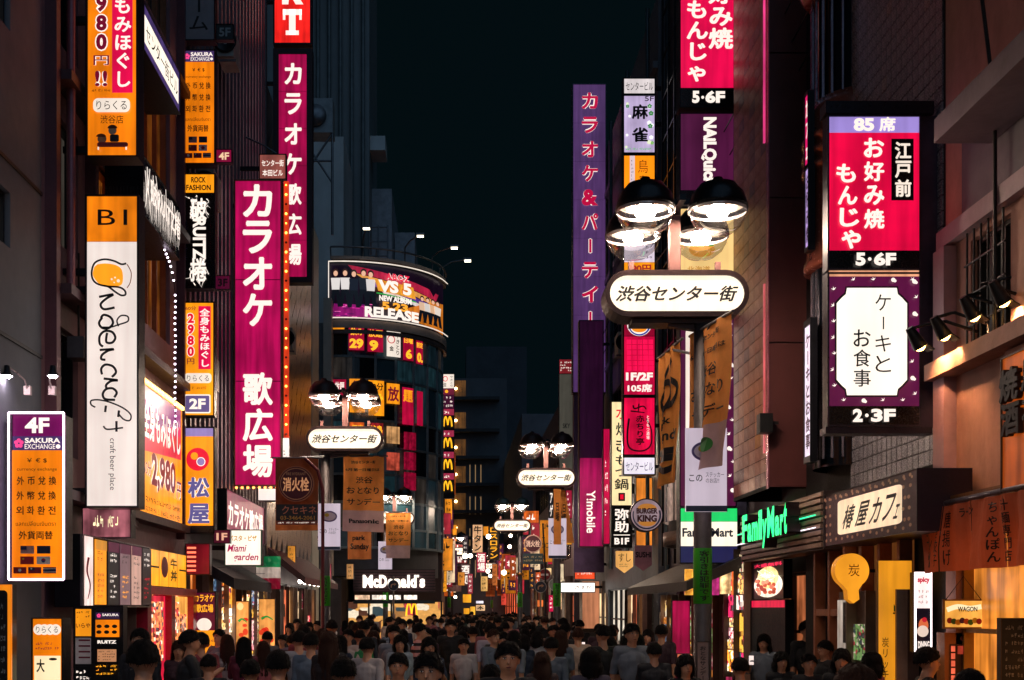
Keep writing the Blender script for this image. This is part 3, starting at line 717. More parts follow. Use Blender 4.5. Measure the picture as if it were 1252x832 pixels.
def massage(S, x0, y0, x1, y1, tail=True):
    pass
# ---- left, nearest: amber massage board, price and red strip
S = facing('hanging_signboard', 'amber massage signboard with 980 yen price and red strip of white letters', 'signboard', 108, -60, 167, 191, 15, .28, 1.8, arms=(LWALL, 20, 180))
S.rect(108, -60, 167, 191, ORG)
S.text('2980', 113, -50, 136, 62, MAR, 'v', .03, edge=GW, ew=.05) if False else None
S.text('980', 114, -6, 135, 64, MAR, 'v', .05, edge=GW, ew=.06); S.text('円', 115, 69, 134, 81, MAR, 'h', .01, edge=GW, ew=.03); S.text('!!', 117, 88, 132, 107, MAR, 'h', .02, edge=GW, ew=.03)
S.scrib(113, 109, 136, 115, 1, INK, 3, 1, 6)
S.rect(138, -60, 163, 115, RED); S.text('もみほぐし', 140, -2, 162, 110, GW, 'v', .03)
S.flat(rrect(115, 122, 160, 139, 6), CREAM, 'name_plate'); S.text('りらくる', 119, 125, 156, 136, INK, bold=.0)
S.text('渋谷店', 124, 143, 152, 153, INK, bold=0)
S.flat(disc2(126, 172, 5.5), ink('#e8a070'), 'print'); S.flat(disc2(125, 169.5, 6, 4, 20, 180, 360), ink('#a04818')); S.flat(rrect(120, 176, 158, 182, 3), ink('#c8403a')); S.flat(disc2(139, 162, 5), ink('#f0c098')); S.flat(disc2(139, 159.5, 6, 4.5, 20, 180, 360), ink('#7a3818')); S.flat(rrect(136, 167, 147, 176, 2), ink('#2a2830')); S.flat(rrect(121, 182, 123, 186, 1), CREAM); S.flat(rrect(155, 182, 157, 186, 1), CREAM)
# ---- craft beer board
S = facing('hanging_signboard', 'tall cream beer signboard with amber B1 top and turned handwritten name', 'signboard', 107, 241, 168, 619, 15, .28, 2.2, arms=(LWALL, 330, 352, 600))
S.rect(107, 241, 168, 296, lit('#ec7c0c', 1.2, .35, 2)); S.rect(107, 296.5, 168, 619, lit('#ffeee4', .92, .12, 1.2))
S.text('B1', 120, 257, 156, 276, INK, bold=.0)
hl = 1.9
def hand(pts, w=2.9, mat=INK, n=6, w2=None): S.flat(ribbon(spline(pts, n), w, w2), mat, 'handwriting')
V, _ = [], 0
cup = spline([(116, 327), (114, 336), (118, 344), (126, 350), (140, 351), (149, 349), (151, 340), (149, 330), (142, 325), (130, 323), (120, 324)], 5)
S.flat((cup, [tuple(range(len(cup)))]), lit('#f59a1c', 1.2, .1), 'beer_glass')
for x, y, r in ((138, 343, 1.3), (142, 341, 1.1), (146, 345, 2.0), (141, 347, .9)): S.flat(disc2(x, y, r, r, 10), CREAM, off=.05)
hand([(155, 323), (149, 324), (140, 320), (128, 318), (117, 322), (113, 332), (114, 342), (120, 348), (132, 351), (146, 352), (153, 356), (154, 361), (149, 362), (142, 358), (134, 352), (128, 350)], 2.3)
hand([(156, 324), (161, 334), (160, 346), (156, 353)], 1.1, ink('#c05820'))
hand([(122, 364), (139, 361), (131, 366), (124, 373), (128, 379), (141, 377)])                      # n
hand([(126, 389), (122, 396), (126, 402), (134, 402), (139, 396), (136, 389), (128, 386), (124, 390)])     # d bowl
hand([(124, 401), (136, 401), (146, 398), (157, 394), (157, 388), (149, 387), (144, 393), (146, 400)], 1.9)
hand([(132, 408), (131, 419), (138, 420), (142, 414), (138, 407), (129, 406), (123, 412), (123, 421), (127, 425)])   # e
hand([(123, 429), (140, 428), (133, 430), (126, 435), (125, 440), (130, 441)])                       # r
hand([(138, 462), (143, 456), (139, 449), (130, 447), (125, 452), (126, 459)])                       # c
hand([(128, 464), (145, 466), (137, 467), (131, 472), (132, 477)])                                  # r
hand([(141, 487), (144, 481), (139, 476), (131, 477), (127, 483), (130, 489), (142, 490)])           # a
hand([(118, 499), (113, 496), (113, 491), (122, 490), (136, 493), (152, 500), (161, 508), (160, 515), (153, 514), (147, 508)], 1.9)   # f
hand([(131, 497), (130, 505)]); hand([(147, 503), (146, 511)])
hand([(128, 522), (133, 526), (152, 524)], 2.0); hand([(144, 516), (144, 529)])
S.text('craft beer place', 134, 537, 143, 600, INK, 'r', -.002)
b = MB()
for k in range(22): x = -.31 + k * .0295; b.bar((x, .05 + .02 * (k % 3), 3.79), (x + R.uniform(-.02, .02), .05, 3.93), .004, .004, BLACK)
b.build('bird_spikes', S.root)
# ---- neon framed exchange box, 4F
S = facing('exchange_signboard', 'violet and amber 4F currency exchange signboard framed with white neon tube', 'signboard', 16, 508, 77, 707, 13.1, .3, 1.2, arms=(LWALL, 520, 690))
S.rect(16, 508, 77, 534, lit('#6a0a50', 1.0, .2)); S.text('4F', 31, 511, 61, 530, GW, bold=.035)
exchange(S, 16, 534, 77, 707); NEON = lit('#ffc8ec', 3.2, 0)
b = MB(); q = [S.p(x, y, .06) for x, y in ((13, 506), (80, 506), (80, 709), (13, 709), (13, 506))]
for i in range(4): b.tube([q[i], q[i + 1]], .012, NEON, 8)
b.build('neon_tube', S.root)
for i, px in enumerate((22, 78)):     # gooseneck lamps above
    t = empty('wall_spotlight', at(px + (12 if i == 0 else -14), 478, 13.4), ('left' if i == 0 else 'right') + ' small white wall lamp on a bent arm above the 4F exchange sign', 'lamp', 'wall lamps above the exchange sign')
    sg = -1 if i == 0 else 1; b = MB(); b.box(-.035, -.03, -.05, .035, .03, .05, paint('#b8a8a8', .4)); b.build('base_plate', t)
    MB().tube([(0, -.03, .02), (0, -.1, .1), (sg * .05, -.2, .16), (sg * .1, -.3, .2)], .009, paint('#c0b0b0', .3, .6), 7).build('arm', t)
    b = MB(); b.lathe((sg * .11, -.32, .1), [(.0, .12), (.03, .11), (.035, .05), (.065, 0)], FRAME, 16); b.build('shade', t)
    MB().ball((sg * .11, -.32, .1), .05, lit('#ffe4e8', 90, 0), 10, 1, 1, .5).build('bulb', t)
# ---- oblique box sign high on the left
S = side('wall_signboard', 'long cream letter box with violet edges high on the left facade', 'signboard', XL + .55, 174, 218, 4, 60, .5, .012)
S.rect(0, 0, 1, 1, lit('#54407c', .8, .3, 3)); S.rect(.03, .2, .97, .8, lit('#fff0dc', 1.3, .1)); S.text('センター街ビル', .06, .32, .94, .7, INK, bold=.005)
# grunge sign
S = side('wall_signboard', 'black glossy box with jagged white graffiti letters below the violet one', 'signboard', XL + .5, 173, 217, 190, 262, .5, .012)
S.rect(0, 0, 1, 1, paint('#2a2e34', .15, .3, .5, 2)); r = random.Random(5)
for k in range(26):
    x = .06 + .88 * k / 26; hand_ = [(x + r.uniform(-.02, .02), r.uniform(.05, .25)), (x + r.uniform(-.03, .05), r.uniform(.3, .5)), (x + r.uniform(-.03, .04), r.uniform(.55, .75)), (x + r.uniform(-.02, .05), r.uniform(.8, .97))]
    S.flat(ribbon(spline(hand_, 4), .016, .004), GW, 'graffiti')
S.text('破RUITZ捲', .08, .3, .92, .72, GW, bold=.02)
# string of fairy lights
t = empty('fairy_light_string', (XL + .45, 19.0, 7.2), 'string of tiny white bulbs hanging down beside the violet box sign', 'light string')
b = MB(); pts = [(0, .1 * k - 1.6, 1.1 - .075 * k + .1 * math.sin(k * .5)) for k in range(18)] + [(0, .2 + .02 * math.sin(k), -.3 - .09 * k) for k in range(24)]
b.tube(pts, .006, BLACK, 4); b.build('wire', t)
b = MB()
for p in pts: b.ball(p, .018, lit('#ffe8ff', 5, 0, 1, False), 6)
tag(b.build('bulbs', t), kind='stuff')
# ---- long amber wall sign, lower left
S = side('wall_signboard', 'big amber and violet massage wall sign with 2980 yen price', 'signboard', XL + .12, 172, 220, 468, 632, .3, .012, rimmat=lit('#ff9a20', 1.2, .5, 8))
S.rect(0, 0, 1, .42, lit('#a04890', .9, .3, 2)); S.rect(0, .42, 1, 1, lit('#fc9614', 1.25, .25))
S.flat(([(0, .34), (0, .5), (1, .42), (1, .14)], [(0, 1, 2, 3)]), RED, 'stripe'); S.text('全身もみほぐし', .03, .1, .97, .4, GW, bold=.04, edge=ink('#a01850'), ew=.03)
S.text('60分', .02, .56, .2, .68, MAR, bold=.02, edge=GW, ew=.03); S.text('2,980', .2, .48, .82, .78, MAR, bold=.035, edge=GW, ew=.06); S.text('円', .84, .62, .97, .77, MAR, bold=.02, edge=GW, ew=.03)
S.scrib(.05, .82, .95, .97, 2, INK, 5, .9, 12)
b = MB()
for k in range(26):
    for v in (-.02, 1.02): p = S.p(k / 25, v, .05); b.box(p[0] - .02, p[1] - .02, p[2] - .03, p[0] + .02, p[1] + .02, p[2] + .03, lit('#ffd070', 3, 0, 1, False))
tag(b.build('marquee_bulbs', S.root), kind='stuff')

# ---- stack at px 223-263
d = 21.4
S = facing('hanging_signboard', 'unlit grey signboard with dark katakana at the top of the left stack', 'signboard', 224, -30, 262, 49, d, .2, 1.2, arms=(LWALL, 40))
S.rect(224, -30, 262, 49, paint('#8a8a92', .5, 0, .2)); S.text('ルーム', 230, -26, 256, 40, INK, 'v', .01)
S = facing('hanging_signboard', 'narrow currency exchange signboard in amber above the rock fashion board', 'signboard', 224, 63, 262, 200, d, .2, 1.4, arms=(LWALL, 100, 190))
exchange(S, 224, 63, 262, 200)
def tab(x0, y0, x1, y1, t, label, face, txt, dd=d):
    S = facing('floor_tag', label, 'sign', x0, y0, x1, y1, dd, .1, .8); S.rect(x0, y0, x1, y1, face)
    w = x1 - x0; S.text(t, x0 + w * .15, y0 + (y1 - y0) * .2, x1 - w * .15, y1 - (y1 - y0) * .2, txt, bold=.03); return S
tab(265, 31, 285, 49, '5F', 'dim grey 5F floor tag beside the grey signboard', paint('#1c2a30', .4), ink('#8a9aa0'))
tab(265, 184, 283, 199, '4F', 'red 4F floor tag lit beside the narrow exchange board', lit('#8a0a3a', .9, .2), glow('#f0c8a0', 1.1))
S = facing('hanging_signboard', 'amber plate reading ROCK FASHION above jagged white lettering on black', 'signboard', 224, 214, 262, 352, d, .2, 1.4, arms=(LWALL, 250, 340))
S.rect(224, 214, 262, 236, YEL); S.text('ROCK', 234, 217, 252, 224, INK, bold=.03); S.text('FASHION', 228, 226.5, 258, 233.5, INK, bold=.03); S.rect(224, 237, 262, 352, NIGHT)
S.text('破', 233, 243, 253, 270, GW, bold=.03); S.text('RUITZ', 236, 268, 252, 318, GW, 'r', .04); S.text('捲', 233, 316, 253, 345, GW, bold=.03)
r = random.Random(8)
for k in range(30):
    x = r.uniform(230, 256); y = r.choice([r.uniform(240, 266), r.uniform(318, 348)]); S.flat(ribbon(spline([(x, y), (x + r.uniform(-3, 3), y + r.uniform(-6, 6)), (x + r.uniform(-7, 7), y + r.uniform(-10, 10))], 3), 1.3, .1), GW, 'graffiti', off=.055)
S.scrib(228, 270, 229.5, 320, 18, ink('#7060a0'), 2, 1, 1); S.scrib(257, 270, 258.5, 320, 18, ink('#a01848'), 2, 1, 1)
tab(264, 338, 281, 354, '3F', 'plum 3F floor tag beside the jagged white lettering board', lit('#5a0a30', .7, .2), ink('#14060c'))
S = facing('hanging_signboard', 'amber massage board with 2980 price and violet 2F square at its foot', 'signboard', 224, 371, 261, 508, d, .2, 1.6, arms=(LWALL, 400, 500))
S.rect(224, 371, 261, 508, YEL); S.text('60分', 227, 375, 240, 380, MAR, bold=.01); S.text('2980', 227, 383, 240, 437, GR, 'v', .06, edge=GW, ew=.05); S.text('円', 229, 439, 238, 446, MAR)
S.rect(243, 375, 258, 452, RED); S.text('全身もみほぐし', 244.5, 378, 257, 450, GW, 'v', .03); S.flat(rrect(226, 457, 259, 469, 4), CREAM, 'name_plate'); S.text('りらくる', 229, 459.5, 256, 467, INK, bold=0)
S.scrib(230, 472, 256, 478, 1, ink('#c06a20'), 2, 1, 5); S.flat(rrect(226, 483, 258, 506, 2), GW); S.flat(rrect(227.5, 484.5, 256.5, 504.5, 1.5), lit('#6a5a90', .9, .1)); S.text('2F', 232, 488, 252, 501, GW, bold=.04)
S = facing('hanging_signboard', 'amber beef bowl shop board with red ring emblem and violet kanji', 'signboard', 225, 524, 261, 651, d, .2, 1.8, arms=(LWALL, 540, 640))
S.rect(225, 524, 261, 534, LILAC); S.rect(225, 534, 261, 643, lit('#fc9614', 1.2, .25, 1.5)); S.rect(225, 643, 261, 651, paint('#16202c', .3))
S.flat(disc2(242, 562, 14), GR, 'emblem'); S.flat(disc2(238, 558, 4.5), YEL); S.flat(disc2(246, 565, 5.5), GW); S.flat(disc2(246, 565, 4.5), LILAC)
S.text('松', 230, 584, 257, 609, glow('#5a5a98', .9), bold=.05, edge=GW, ew=.04); S.text('屋', 230, 616, 257, 641, glow('#5a5a98', .9), bold=.05, edge=GW, ew=.04)
b = MB()
for k in range(22): p = S.p(223.5, 530 + k * 5.5, .04); b.ball(p, .014, lit('#ffd070', 3, 0, 1, False), 6)
tag(b.build('marquee_bulbs', S.root), kind='stuff')
tab(262, 649, 281, 664, '1F', 'dark red 1F floor tag below the amber beef bowl board', lit('#500a28', .8, .2), glow('#e8b090', 1.0))
# ---- tall karaoke boards
S = facing('karaoke_signboard', 'tall magenta karaoke signboard with large white letters and bulb strip', 'signboard', 288, 222, 343, 593, 26.3, .3, 1.8, arms=(LWALL, 250, 400, 560), rimmat=paint('#8a5a40', .4, .4))
for y0, y1 in ((222, 342), (343, 466), (467, 593)): S.rect(288, y0, 343, y1, PK)
for i, c in enumerate('カラオケ'): S.text(c, 297, 226 + i * 44.5, 333, 266 + i * 44.5, GW, bold=.05)
for i, c in enumerate('歌広場'): S.text(c, 297, 456 + i * 44, 334, 496 + i * 44, GW, bold=.045)
S.rect(347, 222, 353, 535, lit('#d83a18', 1.0, .3, 3), 'bulb_strip', off=.01, thick=.08)
b = MB()
for k in range(27): b.ball(S.p(350, 227 + k * 11.7, .03), .026 if k % 4 else .018, lit('#ffb440', 5, 0) if k % 4 != 2 else paint('#5a1010'), 8)
tag(b.build('strip_bulbs', S.root), kind='stuff'); S.rect(346, 536, 353, 566, WHT, 'bulb_strip', off=.01, thick=.08); S.scrib(347, 550, 352, 562, 3, INK, 1, 1, 1)
S = facing('name_board', 'small brownish building name board above the tall karaoke sign', 'sign', 318, 190, 349, 219, 27.2, .15, 1.2, arms=(LWALL, 205))
S.rect(318, 190, 349, 219, lit('#a85a50', .75, .3, 3)); S.text('センター街', 320, 196, 347, 204, GW, bold=.02); S.text('本田ビル', 321, 208, 346, 216, GW, bold=.02)
MB().tube([S.p(300, 166, -.1), S.p(322, 176, -.1), S.p(337, 186, -.1)], .02, STEEL, 6).build('stay_rod', S.root)
S = facing('karaoke_signboard', 'second magenta karaoke signboard rising higher behind the first one', 'signboard', 341, 67, 375, 339, 31.0, .3, 7, arms=(LWALL, 100, 300), casemat=paint('#2a0c1c', .4))
for k in range(6): S.rect(341, 67 + k * 45.5, 375, 67 + k * 45.5 + 45, lit('#a80848', 1.0, .4, 1.0))
for i, c in enumerate('カラオケ歌広場'): S.text(c, 348, 78 + i * 36.8, 369, 104 + i * 36.8, GW, bold=.05)
S = facing('restaurant_signboard', 'bright red board with slab serif letters RT cut off by the top edge', 'signboard', 336, -50, 379, 53, 31.0, .3, 2, arms=(LWALL, 0), casemat=paint('#2a0c1c', .4))
S.rect(336, -50, 379, 53, lit('#f0201a', 1.25, .35, 1.6))
S.text('R', 345, -28, 371, 6, GW, bold=.05); S.rects([(346, 12, 369, 19), (353.5, 12, 361.5, 43), (349.5, 38, 365.5, 43.5), (346, 12, 349, 25), (366, 12, 369, 25)], GW, 'lettering')
# round billboard and window banners on the corner building
def bmap(x, y, off):                      # photo columns along the curve
    u = (x - 406) / (529 - 406); a = rad(-4) + math.acos(max(-1, min(1, 1 - u * 1.0))) if False else math.asin(max(-1, min(1, (x - 424.5) / (124.5 / 1.0 * .98)))) if x > 424.5 else (x - 424.5) / 122.0
    rr = RR + .06 + off; return (rr * math.sin(a), -rr * math.cos(a), zc(y))
S = Sign('curved_billboard', 'curved album release billboard lit from above on the round corner', 'billboard', Matrix.Translation(RC), 0, 0, 1, 1, warp=bmap)
S.rect(409, 321, 545, 392, FRAME, off=-.05); S.rect(410, 323, 544, 390, lit('#1c0c20', .6, .3, 1), 'panel', off=.0)
bm = lambda x0, y0, x1, y1, c, s=1.0: S.rect(x0, y0, x1, y1, lit(c, s, .4, 2), 'print')
r = random.Random(4)
def ray(pts, c, s=1.0): S.flat(subdiv(pts), lit(c, s, .3, 2), 'print')
def subdiv(p):                                   # quad (4 corners) split across for the curve
    V = []; Fc = []; n = 8
    for i in range(n + 1):
        t = i / n; V += [(p[0][0] + (p[3][0] - p[0][0]) * t, p[0][1] + (p[3][1] - p[0][1]) * t), (p[1][0] + (p[2][0] - p[1][0]) * t, p[1][1] + (p[2][1] - p[1][1]) * t)]
    for i in range(n): Fc.append((2 * i, 2 * i + 1, 2 * i + 3, 2 * i + 2))
    return V, Fc
ray([(432, 325), (440, 334), (535, 352), (538, 342)], '#b02040', 1); ray([(440, 335), (448, 340), (535, 360), (536, 353)], '#e8a050', 1); ray([(445, 341), (450, 347), (535, 366), (535, 361)], '#6a40a0', .8)
ray([(470, 352), (474, 358), (535, 372), (535, 367)], '#e8e0e0', .8); ray([(411, 372), (411, 389), (460, 389), (455, 374)], '#a01878', .8); ray([(500, 372), (505, 386), (543, 390), (543, 350)], '#d87a20', .9)
for k in range(24): x = r.uniform(412, 465); y = r.uniform(372, 388); bm(x, y, x + r.uniform(3, 9), y + 1, r.choice(['#e030a0', '#601060', '#ff70c0']), 1)
def figure(x, y, h, c, sk='#f0b898'):
    S.flat(disc2(x, y, h * .085, h * .11, 12), lit('#3a2420', .7, 0)); S.flat(disc2(x, y + h * .03, h * .06, h * .08, 12), glow(sk, 1.0)); S.flat(([(x - h * .13, y + h * .16), (x - h * .1, y + h * .55), (x + h * .1, y + h * .55), (x + h * .13, y + h * .16)], [(0, 1, 2, 3)]), glow(c, .9), 'print')
    S.flat(([(x - h * .1, y + h * .5), (x - h * .17, y + h), (x - h * .06, y + h), (x, y + h * .6), (x + h * .06, y + h), (x + h * .17, y + h), (x + h * .1, y + h * .5)], [(0, 1, 2, 3), (0, 3, 6), (3, 4, 5, 6)]), glow('#141820', .6), 'print')
for x, c in ((418, '#f0e8e4'), (429, '#f0e8e4'), (439, '#181c28'), (450, '#20242c'), (458, '#e8e0dc')): figure(x, 335 + r.uniform(-1, 2), 42, c)
for x, c in ((516, '#e8c0a0'), (522, '#e0d8d0'), (528, '#e8b890'), (533, '#f0e0d0')): figure(x, 356, 30, c)
S.text('A.B.C-Z', 475, 333, 501, 341, glow('#e82848', 1.1), bold=.06, edge=GW, ew=.05); ray([(462, 342), (466, 356), (508, 360), (505, 346)], '#f0a030', 1.1)
S.text('VS 5', 466, 342, 503, 357, GW, bold=.06, edge=glow('#d87810', 1), ew=.06); ray([(464, 358), (464, 359.5), (508, 364), (508, 362.5)], '#30b050', 1)
S.text('NEW ALBUM', 467, 361, 503, 368, GW, bold=.05); S.text('5.23', 470, 368.5, 499, 378, glow('#f0a030', 1.3), bold=.06); S.text('RELEASE', 451, 376, 511, 389, GW, bold=.07)
S.rects([(410, 322, 411, 391)], GW); S.rect(410, 321.5, 544, 323, CREAM); S.rect(410, 390, 544, 391.5, CREAM)
def wb(x0, y0, x1, y1, face, lines, label):
    S = Sign('window_banner', label, 'banner', Matrix.Translation(RC), 0, 0, 1, 1, 'banners in the curved windows', warp=bmap)
    S.rect(x0, y0, x1, y1, face, off=.03)
    for (t, a, c, e, f, m, bo) in lines: S.text(t, a, c, e, f, m, bold=bo, off=.05)
    return S
RB = lit('#a80a34', 1.0, .25, 2); OB = lit('#ff9a18', 1.1, .25, 2); YG = glow('#ffb428', 1.35)
wb(433, 400, 451, 429, RB, [('飲み', 435, 402, 450, 411, YG, .03), ('29', 434, 415, 450, 427, YG, .06)], 'red window banner with yellow price 29 below kanji')
wb(455, 401, 473, 430, RB, [('放題', 456, 403, 472, 412, YG, .03), ('9', 457, 416, 467, 429, YG, .06)], 'red window banner with yellow figure 9 below kanji')
S = wb(477, 403, 493, 434, CREAM, [('金', 480, 421, 485, 427, INK, .03)], 'cream yakitori banner with red ring in the curved window'); S.flat(ribbon([(482 + 4 * math.cos(k * .35), 413 + 4.5 * math.sin(k * .35)) for k in range(19)], 1), glow('#c02030', 1), off=.055); S.text('やきとり', 487, 405, 492, 432, INK, 'v', .02, off=.055)
wb(496, 406, 508, 436, RB, [('日曜', 497, 408, 507, 415, YG, .03), ('6', 499, 422, 506, 434, YG, .06)], 'red window banner with yellow figure 6')
wb(511, 409, 519, 438, RB, [('割定', 511.5, 411, 518.5, 418, YG, .03), ('0.', 512, 424, 518.5, 436, YG, .06)], 'narrow red window banner with yellow zero')
wb(409, 400, 428, 405, OB, [], 'thin amber strip at the left end of the upper banner row')
wb(434, 517, 451, 538, lit('#e8601c', .8, .5, 3), [('個室', 436, 520, 450, 530, YG, .03)], 'dim orange banner low on the curved glass')
wb(456, 517, 473, 541, lit('#a02028', .8, .5, 3), [('焼鳥', 458, 520, 472, 531, YG, .03)], 'dim red banner low on the curved glass')
wb(477, 520, 492, 541, lit('#f0b070', .7, .6, 3), [], 'pale lit window beside the low red banner')
wb(477, 552, 492, 574, lit('#c8503c', .7, .7, 4), [], 'orange red lit window under the pale one')
wb(409, 465, 430, 488, RB, [('放題', 417, 468, 428, 480, GW, .02)], 'dark red banner behind the left street lamp dome')
wb(434, 464, 452, 505, OB, [('会員', 436, 466, 451, 477, MAR, .05), ('最安', 436, 480, 451, 492, MAR, .03)], 'amber banner with maroon kanji beside the lamp')
wb(456, 465, 474, 508, OB, [('30分', 457, 468, 473, 477, INK, .03), ('飲み', 458, 480, 473, 491, YG, .05)], 'amber banner reading 30 minutes in black')
wb(477, 467, 492, 492, OB, [('放', 478, 471, 491, 489, MAR, .06)], 'amber banner with one bold maroon kanji')
S = wb(495, 470, 508, 516, lit('#a80a34', 1.2, .25, 2), [('題', 496, 473, 507, 488, OB, .05)], 'red banner with one bold amber kanji'); S.scrib(496, 492, 507, 514, 5, YG, 3, .9, 2)
S = wb(512, 472, 519, 515, RB, [], 'narrow red banner with yellow marks at the window curve'); S.scrib(513, 476, 518, 512, 7, YG, 3, .9, 1)
for x, y, w_ in ((497, 525, 'upper'), (497, 550, 'middle'), (497, 575, 'lowest')): S = wb(x, y, x + 14, y + 22, lit('#8c0a2c', .9, .5, 8), [], w_ + ' dark red curtain of small beads in the curved windows'); S.scrib(x, y, x + 14, y + 22, 8, glow('#e04060', .8), 3, .9, 6)
S = Sign('fast_food_fascia', 'dark slatted fascia with white name letters of the burger restaurant', 'sign', Matrix.Translation((-2.4, 48.6, 2.7)), 480, 720, 48.6 / F, 48.6 / F)
S.rect(432, 694, 532, 722, paint('#2a2228', .4, .2, .3, 3), 'backboard', off=0, thick=.12)
for k in range(8): S.rect(432, 695 + k * 3.4, 532, 697.2 + k * 3.4, paint('#5a4048', .35, .3, .3, 3), 'slat', off=.05, thick=.05)
x = 444
for c, w in (('M', 12), ('c', 6.5), ('D', 9.5), ('o', 7.5), ('n', 7.5), ('a', 7), ('l', 3), ('d', 7.5), ("'", 2.4), ('s', 6.5)):
    tall = c in "MDld"; y0 = 701 if tall else (701 if c == "'" else 705.5); y1 = 704 if c == "'" else 716.5
    S.text(c, x, y0, x + w, y1, lit('#fff4e4', 1.9, 0), bold=.05, off=.16, name='letter', thick=.08); x += w + .7
for i, (x0, x1, c) in enumerate(((434, 452, '#d8b090'), (455, 472, '#fff0e0'), (476, 490, '#fff4e8'), (494, 510, '#fff0e0'))): S.rect(x0, 725.5, x1, 731, lit(c, 1.6, .6, 6), 'menu_panel', off=.02, thick=.06)
S.rect(432, 732, 532, 736, paint('#16303a', .4), 'lower_band', off=.02)
sf = empty('burger_restaurant', (-2.4, 49.0, 0), 'glass shopfront of the burger restaurant glowing behind the crowd', 'shopfront')
b = MB(); b.box(-1.8, .02, .1, 2.0, .1, 2.25, collage('#e0a050', .8, 2.2)); b.build('glow_panel', sf)
b = MB()
for x in (-1.85, -1.0, -.1, .8, 1.9): b.box(x, -.06, 0, x + .07, .01, 2.3, FRAME)
b.build('frame', sf)
def arch(S, cx, y0, y1, w, mat, th, off=.06, name='golden_letter'):
    h = y1 - y0
    for sgn in (-1, 1):
        pts = spline([(cx + sgn * w * .5, y1), (cx + sgn * w * .43, y0 + h * .4), (cx + sgn * w * .26, y0), (cx + sgn * w * .1, y0 + h * .35), (cx, y0 + h * .85)], 5)
        S.flat(ribbon(pts, th, th * .8), mat, name, off)
S2 = Sign('golden_arch', 'glowing yellow arch letter in the burger restaurant window', 'sign', Matrix.Translation((-2.4, 48.8, 2.0)), 480, 744, 48.8 / F, 48.8 / F)
arch(S2, 503, 737, 753, 13, glow('#ffb420', 1.8), 2.2)
# vertical stack with arches
S = facing('hanging_signboard', 'narrow vertical stack of yellow arch squares with yakitori board on top', 'signboard', 540, 458, 555, 609, 60, .4, .7)
S.rect(540, 458, 555, 475, CREAM); S.flat(ribbon([(544.5 + 2.6 * math.cos(k * .35), 463.5 + 3 * math.sin(k * .35)) for k in range(19)], .8), GR); S.text('やきとり', 550, 459.5, 554, 474, INK, 'v', .01); S.text('金', 542, 468, 546, 473, INK)
S.rect(540, 475.4, 555, 483, lit('#7a2038', .8, .3)); S.rect(540, 483.4, 555, 500, lit('#4a1030', .8, .2)); S.scrib(541, 484, 554, 499, 3, GW, 2, .95, 3); S.flat(disc2(546, 479, 2), GY)
y = 500.5
for k in range(4):
    S.rect(540, y + 8, 555, y + 24, paint('#14181c', .3)); arch(S, 547.5, y + 10, y + 22, 10, glow('#ffb420', 1.4), 1.9, off=.2); S.rect(540, y, 555, y + 7.6, lit('#b03050', .9, .3)); S.scrib(543, y + 1, 552, y + 7, 1, GW, k, 1, 2); y += 26.2
# ================================================================= right side boards
S = facing('karaoke_signboard', 'very tall violet party karaoke signboard with red letters edged in white', 'signboard', 701, 104, 740, 480, 39.6, .4, 1.0, casemat=paint('#4c3c60', .4), arms=(RWALL, 140, 300, 450))
for k in range(8): S.rect(701, 104 + k * 47, 740, 104 + k * 47 + 46.7, lit('#5c3a70', .8, .25, .8))
for i, c in enumerate('カラオケ&パーティー'): S.text(c, 711, 114 + i * 29.6, 731, 134 + i * 29.6, glow('#c00a40', 1.0), 'v' if c == 'ー' else 'h', .05, edge=GW, ew=.045)
MB().box(*S.p(702, 480, -.1), *S.p(739, 700, -.4), paint('#6a5480', .4, .2)).build('lower_box', S.root)
S = facing('mobile_shop_signboard', 'dark plum lightbox with magenta glow and turned mobile shop name', 'signboard', 709, 393, 737, 668, 37.5, .35, 1.2, casemat=paint('#2a0c20', .4), arms=(RWALL, 420, 600))
S.rect(709, 393, 737, 560, lit('#2c0a28', .7, .3, 1.5)); S.rect(709, 560.4, 737, 668, lit('#a00c50', 1.1, .5, 1)); S.text('Y!mobile', 717, 600, 728, 652, GW, 'r', .02)
S = facing('hanging_signboard', 'thin magenta strip sign right of the mobile shop lightbox', 'signboard', 738, 525, 745, 665, 36, .3, .6); S.rect(738, 525, 745, 665, lit('#b80a40', 1.1, .4, 1.5)); S.scrib(739.5, 560, 743.5, 650, 6, GW, 4, .9, 1)
d = 29.2
S = facing('hanging_signboard', 'white name plate heading the mahjong stack on the right', 'sign', 763, 97, 800, 115, d, .25, 1.4, arms=(RWALL, 106)); S.rect(763, 97, 800, 115, lit('#e8dcdc', 1.0, .15)); S.text('センタービル', 765, 101, 798, 111, INK, bold=0)
S = facing('mahjong_signboard', 'pale lilac mahjong parlour lightbox with two black kanji and green blossoms', 'signboard', 763, 118, 800, 187, d, .25, 1.4, arms=(RWALL, 150)); S.rect(763, 118, 800, 187, lit('#c8b4dc', 1.0, .2, 2))
r = random.Random(2)
for k in range(16):
    x = r.choice([r.uniform(765, 770), r.uniform(792, 798), r.uniform(766, 797)]); y = r.uniform(121, 181)
    if 771 < x < 791 and not (148 < y < 155): continue
    petal(S, x, y, r.uniform(1.6, 3.2), glow(r.choice(['#e8f4c8', '#7ab850', '#ffffff', '#3a8a40']), 1.0))
S.text('5F', 788, 119, 799, 125, INK, bold=.01); S.text('麻', 772, 129, 792, 147, INK, bold=.045); S.text('雀', 772, 157, 792, 175, INK, bold=.045); S.scrib(765, 181, 798, 186, 1, glow('#40c040', 1), 3, 1, 8)
